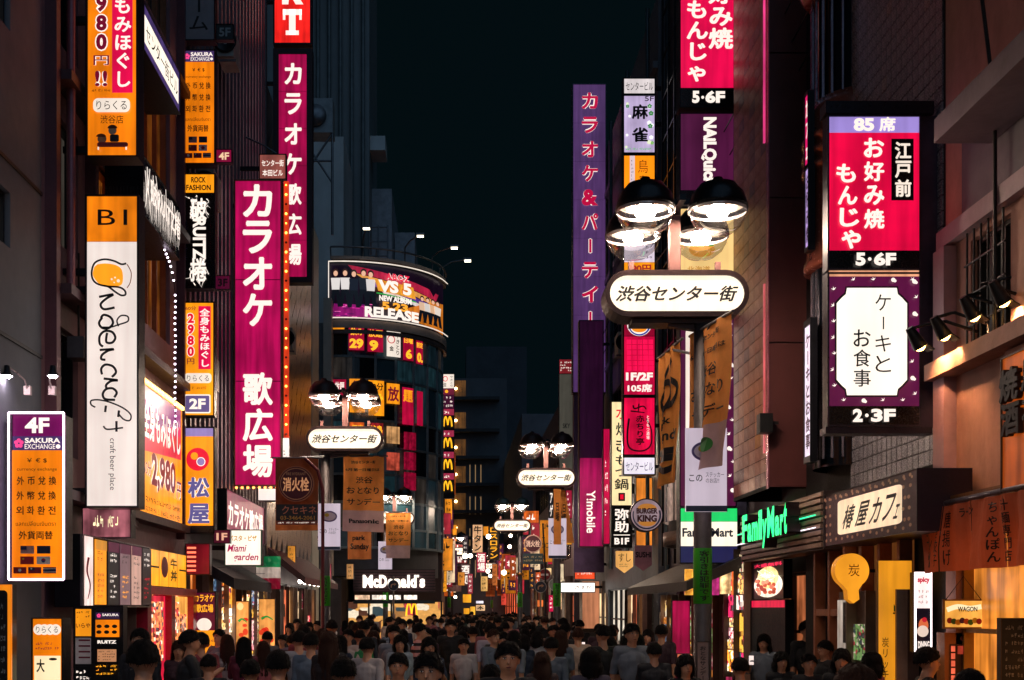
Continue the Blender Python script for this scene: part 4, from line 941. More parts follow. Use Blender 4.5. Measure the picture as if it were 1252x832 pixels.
S = facing('hanging_signboard', 'orange pub signboard with thin black line drawing half hidden by a lamp dome', 'signboard', 763, 191, 800, 290, d, .25, 1.4, arms=(RWALL, 240)); S.rect(763, 191, 800, 290, lit('#ff8c10', 1.3, .1)); S.rect(770, 191, 776, 290, lit('#e8d0d8', 1, .1)); S.scrib(771.5, 195, 774.5, 286, 20, ink('#9a6a50'), 2, 1, 1)
for i, c in enumerate('鳥貴族'): S.text(c, 780, 196 + i * 19, 792, 212 + i * 19, INK, bold=-.004)
S = facing('hanging_signboard', 'pale price board with 190 yen beneath the orange pub signboard', 'signboard', 763, 296, 800, 337, d, .25, 1.4, arms=(RWALL, 310)); S.rect(763, 296, 800, 321, lit('#e8d8e8', 1, .2)); S.rect(763, 321.4, 800, 337, YEL); S.text('190円', 768, 324, 796, 334, glow('#c01830', .8), bold=.02, edge=INK, ew=.02); S.scrib(789, 300, 798, 318, 3, ink('#50206a'), 2, 1, 1)
RD2 = lit('#c00a3c', 1.2, .35, 1.4)
def king(S, cx, cy, r):
    S.flat(disc2(cx, cy, r, r * .95), GW, 'logo'); S.flat(ribbon([(cx + r * .86 * math.cos(rad(a)), cy + r * .86 * math.sin(rad(a))) for a in range(-40, 215, 10)], r * .16, r * .1), glow('#3048a8', .9), 'logo')
    S.flat(disc2(cx, cy - r * .34, r * .66, r * .4, 20, 180, 360), glow('#f08a20', 1.1), 'logo'); S.flat(disc2(cx, cy + r * .36, r * .6, r * .3, 20, 0, 180), glow('#f08a20', 1.1), 'logo')
    S.text('BURGER', cx - r * .68, cy - r * .32, cx + r * .68, cy - r * .02, glow('#b8102c', .9), bold=.05); S.text('KING', cx - r * .6, cy + r * .03, cx + r * .6, cy + r * .38, glow('#b8102c', .9), bold=.06)
S = facing('burger_signboard', 'red lightbox reading 105 seats under the round burger logo', 'signboard', 763, 380, 800, 483, d, .25, 1.6, arms=(RWALL, 440)); S.rect(763, 380, 800, 411, lit('#90082c', 1, .3)); king(S, 781.5, 397, 15)
S.rect(763, 412, 800, 483, RD2); S.text('1F/2F', 765, 456, 798, 466, GW, bold=.05); S.text('105席', 767, 470, 797, 480, GW, bold=.04)
for j in range(6):
    for i in range(5): S.rects([(766 + i * 6.6, 416 + j * 6.6, 771.6 + i * 6.6, 421.6 + j * 6.6)], lit('#e8104c', 1.3, .2))
S = facing('izakaya_signboard', 'crimson square lightbox with black brush curl and kana', 'signboard', 763, 487, 800, 556, d, .25, 1.6, arms=(RWALL, 520)); S.rect(763, 487, 800, 556, lit('#d0083c', 1.3, .4, 2))
for p, w in (([(769, 512), (767, 530), (768, 545), (775, 551), (788, 551), (796, 543), (796, 525), (790, 512)], 2.4), ([(774, 496), (776, 500), (786, 497), (790, 501)], 2.2), ([(771, 503), (788, 505)], 1.8), ([(781, 494), (780, 505)], 1.8)): S.flat(ribbon(spline(p, 5), w, w * .6), INK, 'brush_mark')
S.text('赤ちり亭', 777, 508, 788, 545, INK, 'v', .03); S.text('とりもつ酒場', 790, 508, 794, 538, GW, 'v', .01)
S = facing('hanging_signboard', 'second white name plate closing the foot of the burger stack', 'sign', 763, 560, 800, 580, d, .25, 1.4, arms=(RWALL, 570)); S.rect(763, 560, 800, 580, lit('#f0e8f4', 1.1, .1)); S.text('センタービル', 765, 565, 798, 576, ink('#30306a'), bold=0)
d = 32.5
S = facing('hotpot_signboard', 'cream and black signboard with brush kanji and B1F at the bottom', 'signboard', 748, 492, 772, 669, d, .25, 1.0, arms=(RWALL, 520, 650)); S.rect(748, 492, 772, 618, lit('#f8e0a8', 1.2, .15)); S.rect(748, 618.4, 772, 669, NIGHT)
for i, c in enumerate('水炊き'): S.text(c, 753, 497 + i * 20, 768, 513 + i * 20, GR if i == 0 else INK, bold=.02)
S.text('もつ鍋', 751, 556, 769, 600, INK, 'v', .02); S.rects([(756, 603, 764, 613)], ink('#1a0a0c')); S.rects([(758, 605, 762, 611)], GR, off=.05); S.text('弥助', 751, 622, 769, 652, GW, 'v', .03); S.rects([(750, 654, 770, 655)], GW); S.text('B1F', 751, 658, 769, 666, GW, bold=.04)
S = facing('sushi_pennant', 'cream pennant with handwritten kana hanging under the B1F board', 'pennant', 753, 674, 774, 695, 31, .05, .2, case=False)
S.flat(([(753, 674), (753, 693), (763.5, 701), (774, 693), (774, 674)], [(0, 1, 2, 3, 4)]), lit('#f0b060', 1.0, .2), 'panel', off=.01, thick=.05); S.text('すし', 756, 677, 771, 687, INK, bold=0, off=.02); S.scrib(757, 689, 770, 694, 2, INK, 3, 1, 4)
S = facing('sushi_pennant', 'dull plum pennant reading SUSHI beside the cream one', 'pennant', 776, 667, 797, 690, 29, .05, .2, case=False)
S.flat(([(776, 667), (776, 691), (786.5, 698), (797, 691), (797, 667)], [(0, 1, 2, 3, 4)]), paint('#c090a0', .6), 'panel', off=.01, thick=.05); S.text('SUSHI', 777, 675, 796, 682, INK, bold=.03, off=.02)
S = facing('burger_roundel', 'round burger restaurant roundel sign in blue, red and orange on dark edge', 'sign', 771, 610, 810, 650, 25.3, .2, .2, case=False)
for rr_, zf, mt in ((20.5, 0, FRAME),):
    V, Fc = disc2(790.5, 630, rr_, rr_, 36); S.flat((V, Fc), mt, 'rim', off=0, thick=.25)
S.flat(disc2(790.5, 630, 19, 19, 36), lit('#a08890', .8, .3, 3), 'face', off=.012); S.flat(ribbon([(790.5 + 16.6 * math.cos(rad(a)), 630 + 16.6 * math.sin(rad(a))) for a in range(-20, 200, 8)], 2.2, 1.4), ink('#2a3a6a'), 'logo'); S.flat(disc2(791, 623, 12, 7, 20, 180, 360), glow('#c07a30', .8), 'logo'); S.flat(disc2(791, 638, 11, 6, 20, 0, 180), glow('#c07a30', .8), 'logo')
S.text('BURGER', 778, 621.5, 804, 628.5, ink('#5a0c18'), bold=.06); S.text('KING', 779, 630, 803, 638.5, ink('#5a0c18'), bold=.07)
S = facing('shop_signboard', 'orange lit shop signboard behind the burger roundel', 'signboard', 778, 585, 797, 667, 30.5, .2, .8); S.rect(778, 585, 797, 667, lit('#f08a30', 1.0, .4, 2))
# 21.5 m stack
d = 21.3
S = facing('okonomiyaki_signboard', 'crimson restaurant board with 5 6F plate at the top right of the street lamp', 'signboard', 832, -70, 899, 131, d, .3, 1.4, arms=(RWALL + .3, 0, 120)); S.rect(832, -70, 899, 108, RED); S.rect(832, 108.4, 899, 131, NIGHT)
S.text('お好み焼', 866, -48, 896, 62, GW, 'v', .05); S.text('もんじゃ', 838, 0, 866, 102, GW, 'v', .05); S.text('5', 846, 112, 855, 127, GW, bold=.06); S.flat(disc2(858.8, 120, 1.8), GW); S.text('6F', 862, 112, 886, 127, GW, bold=.06)
S = facing('nail_salon_signboard', 'dull plum nail salon board with white chunky turned letters', 'signboard', 832, 140, 899, 250, d, .3, 1.4, arms=(RWALL + .3, 160, 230)); S.rect(832, 140, 899, 233, PLUM); S.rect(832, 233.4, 899, 250, NIGHT); S.text('NAiLQuick', 857, 144, 876, 229, GW, 'r', .05); S.text('4F', 852, 235, 880, 249, GW, bold=.05)
S = facing('hokkaido_signboard', 'pale yellow restaurant board with amber kana behind the right lamp dome', 'signboard', 832, 256, 899, 383, d, .3, 1.4, arms=(RWALL + .3, 300)); S.rect(832, 256, 899, 383, lit('#ffd488', 1.0, .12)); S.text('北海道', 840, 326, 868, 334, glow('#c07a10', .9), bold=.01); S.text('チーズフォンデュ', 838, 338, 896, 346, glow('#e88a10', 1), bold=.02); S.flat(disc2(858, 306, 16, 9), glow('#f0a030', 1.1), 'print'); S.flat(disc2(868, 300, 5, 2), glow('#50a040', .9), 'print')
def flower(S, x, y, r, mat, k=0):
    if k: 
        for i in range(3): a = rad(30 + 55 * i + k * 20); S.flat(ribbon([(x, y), (x + r * math.cos(a) * .7, y - r * math.sin(a) * .7), (x + r * 1.3 * math.cos(a), y - r * 1.3 * math.sin(a))], r * .55, r * .15), mat, 'flower_print', off=.05)
    else: S.flat(disc2(x, y, r), mat, 'flower_print', off=.05); S.flat(disc2(x + r * .8, y + r * .5, r * .7), mat, 'flower_print', off=.052)
S = facing('cafe_signboard', 'plum flowered cafe board half hidden behind the brown banner', 'signboard', 832, 388, 899, 619, d, .3, 1.4, arms=(RWALL + .3, 420, 600)); S.rect(832, 388, 899, 619, lit('#54143c', .9, .15)); S.flat(rrect(838, 400, 886, 590, 8), CREAM, 'panel')
r = random.Random(3)
for k in range(13): flower(S, 889 + r.uniform(0, 7), 396 + k * 17, 2.6, GW, k % 3)
# cafe / okonomiyaki stack near right
d = 12.6
def fr(x0, y0, x1, y1, label, nm): return facing(nm, label, 'signboard', x0, y0, x1, y1, d, .14, 2.2, arms=(RWALL, (y0 + y1) / 2), casemat=paint('#2c2430', .35, .5), rimmat=paint('#4a4450', .3, .7))
S = fr(1013, 144, 1123, 329, 'large crimson restaurant lightbox headed 85 seats and footed 5 6F', 'okonomiyaki_signboard')
S.rect(1013, 144, 1123, 163, lit('#9c86d0', 1.05, .15)); S.rect(1013, 163.3, 1123, 307, lit('#d8063c', 1.2, .25, 1.6)); S.rect(1013, 307.3, 1123, 329, NIGHT)
S.text('85', 1043, 145.5, 1068, 161.5, GW, bold=.06); S.text('席', 1074, 144.5, 1094, 162, GW, bold=.05)
for i, c in enumerate('お好み焼'): S.text(c, 1055, 170 + i * 29, 1080, 194 + i * 29, GW, bold=.05)
for i, c in enumerate('もんじゃ'): S.text(c, 1021 + i * 2, 202 + i * 27, 1045 + i * 2, 225 + i * 27, GW, bold=.06)
S.rect(1088, 172, 1115, 247, NIGHT)
for i, c in enumerate('江戸前'): S.text(c, 1092, 176 + i * 23, 1112, 197 + i * 23, CREAM, bold=.06)
S.text('5', 1044, 311, 1056, 327, GW, bold=.07); S.flat(disc2(1061, 319, 2.2), GW); S.text('6F', 1066, 311, 1093, 327, GW, bold=.07)
S = fr(1013, 336, 1123, 520, 'large plum flowered cafe lightbox with white shaped panel and 2 3F plate', 'cafe_signboard')
S.rect(1013, 331.5, 1123, 338.6, lit('#f0a880', 1.0, .3)); S.rect(1013, 338.8, 1123, 497, lit('#5c1440', .95, .15)); S.rect(1013, 497.3, 1123, 520, NIGHT)
def scallop(x0, y0, x1, y1, r):
    V = []
    for cx, cy, a in ((x1, y0, 180), (x1, y1, 270), (x0, y1, 0), (x0, y0, 90)):
        for k in range(8):
            t = rad(a - 90 * k / 7); V.append((cx + r * math.cos(t), cy - r * math.sin(t)) if False else (cx + r * math.cos(t), cy - r * math.sin(t)))
    return V, [tuple(range(len(V)))]
def panelshape(x0, y0, x1, y1, r):
    P = [(x0 + r, y0), (x0 + r * .9, y0 + r * .6), (x0 + r * .5, y0 + r * .95), (x0, y0 + r * 1.5), (x0, y1 - r * 1.5), (x0 + r * .5, y1 - r * .95), (x0 + r * .9, y1 - r * .6), (x0 + r, y1),
         (x1 - r, y1), (x1 - r * .9, y1 - r * .6), (x1 - r * .5, y1 - r * .95), (x1, y1 - r * 1.5), (x1, y0 + r * 1.5), (x1 - r * .5, y0 + r * .95), (x1 - r * .9, y0 + r * .6), (x1 - r, y0)]
    return P, [tuple(range(16))]
S.flat(panelshape(1020, 351, 1110, 486, 13), INK, 'panel_edge'); S.flat(panelshape(1022, 353, 1108, 484, 12.6), lit('#fff4e6', 1.25, .08), 'panel')
r = random.Random(11)
for k in range(15): flower(S, 1014.5 + r.uniform(1, 5) if k % 2 else 1113 + r.uniform(0, 6), 346 + k * 9.8, 2.7, GW, k % 4)
for k in range(8): flower(S, 1030 + k * 12, 344 if k % 2 else 491, 2.6, GW, (k + 1) % 3)
for i, c in enumerate('ケーキと'): S.text(c, 1069, 361 + i * 25, 1088, 381 + i * 25, INK, 'v' if c == 'ー' else 'h', .0)
for i, c in enumerate('お食事'): S.text(c, 1042, 404 + i * 24.5, 1063, 425 + i * 24.5, INK, bold=.01)
S.text('2', 1041, 501, 1053, 517, GW, bold=.07); S.flat(disc2(1058, 509, 2.2), GW); S.text('3F', 1063, 501, 1093, 517, GW, bold=.07)
MB().box(*S.p(1008, 126, .05), *S.p(1140, 141, -.16), paint('#26242e', .3, .5)).build('top_hood', S.root); MB().box(*S.p(1126, 141, -.02), *S.p(1150, 523, -.14), paint('#4a3c50', .4, .3)).build('support_box', S.root); MB().box(*S.p(1008, 523, .04), *S.p(1138, 531, -.16), paint('#3a3440', .3, .6)).build('foot_tray', S.root)
# convenience store: slatted fascia on the wall with neon letters, and lightbox
S = side('store_fascia', 'brown slatted fascia with green neon shop letters', 'sign', XR - .35, 910, 1009, 632, 687, .3, .01, casemat=paint('#3a2a28', .5))
for k in range(9): S.rect(0, .01 + k * .11, 1, .085 + k * .11, paint('#b89886', .35, .2, .35, 4), 'slat', off=.05 + .012 * (k % 2), thick=.05)
NG = lit('#18c868', 2.3, 0); S.side_mat = paint('#2a1c20', .4)
xs = .27
for c, w, tall in (('F', .09, 1), ('a', .075, 0), ('m', .11, 0), ('i', .03, 1), ('l', .03, 1), ('y', .08, 2), ('M', .115, 1), ('a', .075, 0), ('r', .05, 0), ('t', .05, 1)):
    y0 = .1 if tall == 1 else .3; y1 = .86 if tall == 2 else .68
    S.text(c, xs, y0, xs + w * .74, y1, NG, bold=.04, off=.3, name='letter', thick=.18); xs += w * .82
S.rects([(0, .40, .24, .425), (.8, .40, 1, .425)], glow('#30f0a0', 2), 'glow_line', off=.12); S.rects([(0, .62, .24, .64), (.8, .62, 1, .64)], glow('#fff0ff', 2), 'glow_line', off=.12)
S = facing('store_signboard', 'white and green convenience store lightbox behind the dark lamp post', 'signboard', 832, 622, 901, 688, 20.9, .3, 1.2, arms=(RWALL + .3, 650)); S.rect(832, 622, 901, 638, lit('#20c060', 1.3, .1)); S.rect(832, 638.3, 901, 668, lit('#f8ecd8', 1.25, .1)); S.rect(832, 668.3, 901, 688, lit('#28285a', .7, .1)); S.text('FamilyMart', 834, 646, 896, 660, ink('#18284a'), bold=.03)
b = empty('promo_strip', at(870, 712, 20.8), 'row of glowing food photographs under the convenience store box', 'poster')
for k in range(5): MB().box(-.45 + k * .2, 0, -.22 + .02 * (k % 2), -.27 + k * .2, .05, .22, lit(['#ffb040', '#e8a0c0', '#c02880', '#ffd090', '#ff7030'][k], 1.2, .8, 9)).build('photo_panel', b)
# cafe fascia
S = side('cafe_fascia', 'plum flowered cafe fascia with slanted cream panel and brush letters', 'sign', XR - .55, 1011, 1124, 607, 668, .5, .006, casemat=paint('#2a1a28', .4))
S.rect(0, 0, 1, 1, paint('#4a2438', .45, 0, .2)); S.flat(rrect(.16, .17, .86, .83, .05), lit('#ffe0b8', 1.05, .2), 'panel'); r = random.Random(9)
for i, (c, a, e) in enumerate((('椿', .24, .36), ('屋', .4, .52), ('カ', .56, .66), ('フ', .69, .79), ('ェ', .8, .84))): S.text(c, a, .3 if c != 'ェ' else .5, e, .74, INK, bold=.02, skew=.15)
FLP = ink('#d8a888')
for k in range(15): S.flat(disc2(.03 + k * .067 + .006 * math.sin(k * 4), .09 + .02 * math.sin(k * 2.2), .012, .03), FLP, 'flower_print', off=.05); S.flat(disc2(.045 + k * .067, .12, .009, .025), FLP, 'flower_print', off=.052)
for k in range(15): S.flat(disc2(.05 + k * .065 + .008 * math.sin(k * 5), .91 + .02 * math.sin(k * 3), .012, .03), FLP, 'flower_print', off=.05)
for k in range(4):
    for x in (.05, .1, .91, .96): S.flat(disc2(x + r.uniform(-.01, .01), .25 + k * .18, .013, .032), FLP, 'flower_print', off=.05)
# balloon shaped charcoal restaurant sign
S = facing('round_sign', 'amber balloon shaped sign on a stem beside the charcoal restaurant', 'sign', 1018, 677, 1064, 738, 13.6, .1, 1, case=False)
Vb = [(1041 + 21 * math.cos(rad(a)), 698 + 21 * math.sin(rad(a))) for a in range(125, 415, 8)] + [(1049, 722), (1050, 733), (1043, 738), (1036, 733), (1035, 722)]
S.side_mat = lit('#e89020', .8, .2); S.flat((Vb, [tuple(range(len(Vb)))]), lit('#ffa528', 1.0, .15, 3), 'face', off=.02, thick=.14); S.text('炭', 1036, 690, 1050, 705, ink('#b87820'), bold=0, off=.03)
MB().box(*S.p(1050, 700, -.05), *S.p(1072, 696, -.09), FRAME).build('bracket', S.root)
# orange hanging banner of charcoal restaurant
S = facing('restaurant_banner', 'tall amber restaurant banner with green crown mark behind the crowd', 'banner', 1073, 686, 1114, 850, 13.0, .04, .6, casemat=paint('#9a6a30', .5))
S.rect(1073, 686, 1114, 850, lit('#f09a20', 1.0, .25, 1.5)); S.flat(([(1092, 739), (1092, 748), (1104, 748), (1104, 739), (1101, 743), (1098, 738), (1095, 743)], [(0, 1, 2, 3, 4, 5, 6)]), ink('#2a6a38'), 'crown_mark'); S.rects([(1091, 749, 1104, 751)], INK)
S.flat(disc2(1095, 755, 1.2), INK); S.flat(disc2(1101, 755, 1.2), INK); S.text('炭リッチ', 1077, 779, 1086, 832, INK, 'v', .0); S.text('テーブル', 1098, 779, 1106, 832, ink('#b87018'), 'v', .0)
S = facing('menu_lightbox', 'narrow white lit dessert menu box beside the amber banner', 'lightbox', 1119, 701, 1137, 796, 12.5, .12, 1.2, rimmat=lit('#ffe8e8', 2.5, 0)); S.rect(1119, 701, 1137, 744, lit('#ffe8e4', 1.3, .2)); S.rect(1119, 744, 1137, 796, lit('#181424', .5, .3)); S.text('spicy', 1121, 706, 1136, 714, glow('#c02040', 1), bold=.05); S.scrib(1122, 720, 1135, 740, 3, ink('#a05060'), 2, 1, 3)
S.flat(disc2(1128, 765, 6, 9), glow('#d86a40', 1.0)); S.flat(disc2(1127, 772, 7, 7), glow('#e8d0c0', 1)); S.flat(disc2(1129, 758, 3), glow('#c02030', 1)); S.text('DINING', 1121, 784, 1135, 793, GW, bold=.04)
# noren
def nmap(x, y, off): return (x, -off + .05 * math.sin(x * 7 + y * 1.5) * min(1, y * 2.5) + .02 * math.sin(x * 19), -y)
NW = 2.5; NH = .62
S = Sign('noren_curtain', 'worn orange brown noren curtain with brush lettering above the ramen stall', 'curtain', Matrix.Translation((XR - .32, 12.3, 2.97)) @ Matrix.Rotation(rad(-90), 4, 'Z'), 0, 0, 1, 1, warp=nmap)
NM = fabric('#d0785a')
for k in range(4):
    n = 14; x0 = k * NW / 4 + .008; x1 = (k + 1) * NW / 4 - .008; V = [(x0 + (x1 - x0) * i / n, NH * j / 8) for i in range(n + 1) for j in range(9)]
    Fc = [(i * 9 + j, i * 9 + j + 1, (i + 1) * 9 + j + 1, (i + 1) * 9 + j) for i in range(n) for j in range(8)]
    S.flat((V, Fc), NM, 'cloth_strip', off=0)
for k, t in enumerate(('玉子焼', 'カレー', 'チャーハン', '焼き餃子', '唐揚げ')): S.text(t, .07 + k * .15, .05, .17 + k * .15, .58, INK, 'v', .01, off=.012)
S.text('ラーメン', .98, .05, 1.3, .13, INK, bold=.03, off=.012)
for k, t in enumerate(('ちゃんぽん', '汁麺専門店')): S.text(t, 1.62 + k * .22, .04, 1.75 + k * .22, .58, INK, 'v', .02, off=.012)
b = MB(); b.tube([(-.05, .02, .03), (NW, .02, .03)], .03, paint('#6a6470', .3, .6), 8); b.box(-.06, .06, .02, NW, .32, .1, paint('#8a5a30', .4, .3)); b.build('rail', S.root)
# carved orange lit letters board at right edge
S = side('carved_letter_board', 'big black carved letters on glowing orange board at the right edge', 'sign', XR - .3, 1228, 1318, 440, 600, .2, .01, casemat=paint('#3a2a24', .4))
S.rect(0, 0, 1, 1, lit('#b8500c', .7, .6, 2)); S.side_mat = paint('#18161c', .6)
for c, x0, y0 in (('焼', .04, .1), ('鳥', .36, .07), ('酒', .06, .36), ('場', .38, .33)): S.text(c, x0, y0, x0 + .28, y0 + .25, paint('#1c1a22', .6, 0, .3, 5), bold=.07, off=.07, name='letter', thick=.05)
# spotlights on long arms
for i, (px, py, dd) in enumerate(((1120, 418, 11.9), (1150, 405, 11.6), (1186, 381, 11.2), (1222, 363, 10.8))):
    p = at(px, py, dd); t = empty('arm_spotlight', p, ['first', 'second', 'third', 'fourth'][i] + ' black spotlight from the left on a long wall arm beside the cafe lightbox', 'spotlight', 'spotlights on long arms')
    MB().tube([(-.03, 0, .13), (.1, 0, .17), (XR - .3 - p.x, -.2 + .1 * i, .15), (XR - p.x, -.2 + .1 * i, .05)], .016, BLACK, 7).build('arm', t)
    dv = Vector((.55, .15, -.8)).normalized(); b = MB(); a = Vector((-.07, -.01, .13)); b.tube([a, a + dv * .09, a + dv * .22], .038, BLACK, 12, r2=.07); b.build('housing', t)
    b = MB(); b.bar(a + dv * .19 + Vector((.0, 0, .02)), a + dv * .33 + Vector((.05, 0, .06)), .13, .012, BLACK); b.build('barn_door', t)
    MB().ball(a + dv * .2, .058, lit('#ffb860', 14, 0), 10).build('bulb', t)
    ld = bpy.data.lights.new('spot_beam', 'SPOT'); ld.energy = 150; ld.color = (1, .5, .22); ld.spot_size = rad(110); ld.spot_blend = .8; ld.shadow_soft_size = .04
    lo = bpy.data.objects.new('spot_beam', ld); COL.objects.link(lo); lo.parent = t; lo.location = a + dv * .24; lo.rotation_euler = Vector((.75, .1, -.65)).to_track_quat('-Z', 'Y').to_euler()
for (x0, x1, ya, yb, c, s_, tx, lb) in ((986, 990, 120, 205, '#d01860', 1.3, 'カフェ', 'narrow magenta strip sign on the street side of the curved bay'), (986.5, 990.5, 210, 305, '#c8a8e8', 1.0, 'お好み焼', 'narrow lilac strip sign below the magenta one on the bay'), (985.5, 993, 402, 560, '#f0e0f4', 1.1, 'ケーキとお食事', 'tall pale strip sign low beside the plum cafe lightbox')):
    S = side('strip_signboard', lb, 'sign', XR - .47, x0, x1, ya, yb, .06, .05); S.rect(0, 0, 1, 1, lit(c, s_, .3, 2)); S.text(tx, .15, .05, .85, .95, GW if c == '#d01860' else ink('#50103a'), 'v', .03)
# ramen stall fittings
t = empty('painted_menu_board', at(1178, 768, 12.0), 'hand painted wagon menu board hung on strings in the lit stall', 'board')
S = Sign('x', 'x', 'x', t.matrix_basis.copy(), 1178, 768, 12 / F, 12 / F); S.root.name = 'x'; S_old = S.root; S.root = t
S.rect(1153, 733, 1202, 769, paint('#8a5a28', .5), 'board', off=0, thick=.03); S.rect(1155, 735, 1200, 767, lit('#ffb850', .9, .3, 8), 'print'); S.flat(ribbon(spline([(1157, 746), (1170, 742), (1185, 744), (1199, 742)], 5), 6), glow('#fff0c0', 1.0), 'print'); S.text('WAGON', 1170, 742, 1194, 748, ink('#5a2010'), bold=.03)
for k, c in enumerate(('#c03020', '#3a7030', '#e8a020', '#5a2050', '#e86020', '#4a8a30', '#f0d040', '#b02030')): S.flat(disc2(1160 + k * 5, 759 + (k % 3), 3.4, 3.6), ink(c), 'print')
b = MB(); b.tube([S.p(1156, 734), S.p(1178, 705), S.p(1200, 734)], .004, BLACK, 4); b.build('string', t)
bpy.data.objects.remove(S_old)
t = empty('vending_shrine', at(1178, 840, 12.2), 'wooden framed menu case with red and white slips in the stall', 'case')
S = Sign('x', 'x', 'x', t.matrix_basis.copy(), 1178, 840, 12.2 / F, 12.2 / F); o_ = S.root; S.root = t
S.rect(1155, 774, 1206, 850, paint('#b0662c', .5, 0, .3, 5), 'frame', off=0, thick=.2); S.rect(1161, 788, 1200, 850, paint('#3a1a14', .5), 'recess', off=.01); S.flat(disc2(1180, 781, 7, 4), ink('#5a1a20'), 'carving'); S.rects([(1162, 790 + k * 9, 1167, 797 + k * 9) for k in range(5)], lit('#ff7050', 1.2, .5, 9), 'slip'); S.rect(1170, 790, 1198, 800, lit('#c04030', .8, .6, 9), 'slip'); S.flat(disc2(1192, 810, 8), paint('#a05040', .5), 'plate')
bpy.data.objects.remove(o_)
S = facing('chalk_board', 'dark chalk menu board leaning at the right edge of the stall', 'board', 1223, 757, 1262, 860, 10.9, .05, 1.2, casemat=paint('#3a2a20', .5)); S.rect(1223, 757, 1262, 860, paint('#14181a', .7), 'slate'); S.scrib(1228, 763, 1258, 850, 9, ink('#8a8a84'), 3, .9, 4)
stall = empty('stall_interior', (XR + .05, 12.6, 0), 'warm lit ramen stall interior behind the noren curtain', 'shop interior')
b = MB(); b.box(.3, -3.8, 0, 2.2, -3.7, 2.9, paint('#c08a50', .6)); b.build('side_wall', stall)
# store photographs and doors under the fascia
S = side('food_poster', 'bright noodle dish photograph in a red lit frame under the green letters', 'poster', XR - .18, 922, 960, 690, 733, .1, .01); S.rect(0, 0, 1, 1, lit('#1a0a0a', .4, .3)); S.flat(disc2(.5, .62, .46, .34), lit('#fff0d8', 1.5, .3, 6)); S.flat(disc2(.5, .42, .34, .3), lit('#ffd890', 1.5, .4, 9))
r = random.Random(1)
for k in range(22): S.flat(disc2(r.uniform(.2, .8), r.uniform(.5, .85), .07, .055, 9), glow(r.choice(['#e88060', '#c85030', '#f0a080', '#a83020']), 1.1), 'print', off=.05 + k * .0006)
for k in range(14): S.flat(ribbon(spline([(.5, .4), (r.uniform(.2, .8), r.uniform(.2, .5)), (r.uniform(.1, .9), r.uniform(.15, .6))], 3), .012), glow('#fff8d8', 1.6), 'print', off=.048)
S.text('大盛無料', .05, .03, .95, .13, glow('#f02850', 1.3), bold=.03)
S = side('blue_menu_board', 'dark blue menu panel with red heading below the noodle photograph', 'board', XR - .16, 920, 962, 735, 835, .1, .01); S.rect(0, 0, 1, .08, lit('#d81040', 1.2, .3)); S.rect(0, .08, 1, 1, paint('#12242c', .4)); S.scrib(.08, .14, .9, .7, 9, ink('#2c444c'), 2, .9, 6)
wf = empty('wooden_shopfront', (XR - .1, 14.4, 0), 'brown wooden window frames of the charcoal restaurant', 'shopfront')
WM = paint('#a86a4c', .4, .1, .3, 4, .1)
for k in range(6): MB().box(-.06, -1.1 + k * .62, 0, .08, -1.02 + k * .62, 2.9, WM).build('post', wf)
for z in (1.9, 2.85): MB().box(-.05, -1.1, z, .07, 2.05, z + .09, WM).build('rail', wf)
# left ground floor
S = side('floor_guide_box', 'white framed floor guide box with six narrow tenant panels', 'lightbox', XL + .42, 100, 180, 655, 741, .3, .02, rimmat=paint('#8a8488', .3, .6))
S.rect(0, 0, .13, 1, lit('#ffe0d8', 1.1, .3, 4)); S.flat(ribbon(spline([(.07, .3), (.05, .5), (.09, .7), (.06, .9)], 5), .03, .01), ink('#b01838'))
for k, (c, s) in enumerate((('#ff9a18', 1.2), ('#142028', .5), ('#8a6a70', .8), ('#d8a898', .9), ('#1a1420', .5))):
    x0 = .15 + k * .172; S.rect(x0, .02, x0 + .16, .98, lit(c, s, .2, 4)); S.scrib(x0 + .03, .08, x0 + .13, .35, 3, GW if k in (1, 4) else INK, k, 1, 2); S.scrib(x0 + .03, .5, x0 + .13, .9, 5, [MAR, GW, GY, INK, GR][k], k + 9, .8, 2)
    if k < 4: S.rect(x0, .02, x0 + .16, .17, lit('#5a0a38' if k else '#f0a030', .8, .2))
S = side('wall_signboard', 'four amber beef bowl panels over the red lit shop entrance', 'signboard', XL + .3, 181, 226, 671, 716, .3, .01)
for k in range(4): S.rect(k * .25 + .005, 0, k * .25 + .245, 1, lit('#ffa818', 1.25, .25, 3)); 
S.flat(disc2(.38, .45, .09, .3), ink('#a01828')); S.text('牛丼', .53, .15, .72, .85, INK, 'v', .03); S.rects([(.02, .45, .22, .5), (.78, .45, .98, .5)], INK)
S = facing('billboard', 'mottled lit advertisement panel below the beer board', 'poster', 102, 622, 160, 657, 15.4, .2, 1); S.rect(102, 622, 160, 657, lit('#a8606a', .9, .7, 4)); S.scrib(114, 626, 150, 650, 1, glow('#fff0c0', 1.2), 3, 1, 4)
# frontal poster boards at street level
S = facing('poster_board', 'dark poster board with amber exchange sheet and striped flyers', 'poster', 92, 742, 150, 860, 14.2, .15, 1.4)
S.rect(92, 742, 150, 860, paint('#14141a', .3)); S.rect(93, 745, 112, 778, lit('#ff9a18', 1.1, .2)); S.text('いらや', 93.5, 762, 111, 768, ink('#8a1020'), bold=.02); S.scrib(94, 746, 111, 757, 2, INK, 3, .9, 3); S.rect(93, 780, 112, 812, paint('#e8e0e0', .4)); S.rects([(97, 782 + k * 7, 111, 784 + k * 7) for k in range(4)], ink('#7a1030')); S.rect(93, 815, 112, 850, paint('#101014', .3)); S.scrib(94, 818, 111, 848, 4, GW, 8, .9, 2)
S.rect(118, 749, 147, 757, lit('#3a2848', .7, .1)); S.text('SAKURA', 126, 750.5, 146, 753.5, GW, bold=.02); petal(S, 122, 753, 2.6, GPK); S.rect(118, 758, 147, 779, ORG)
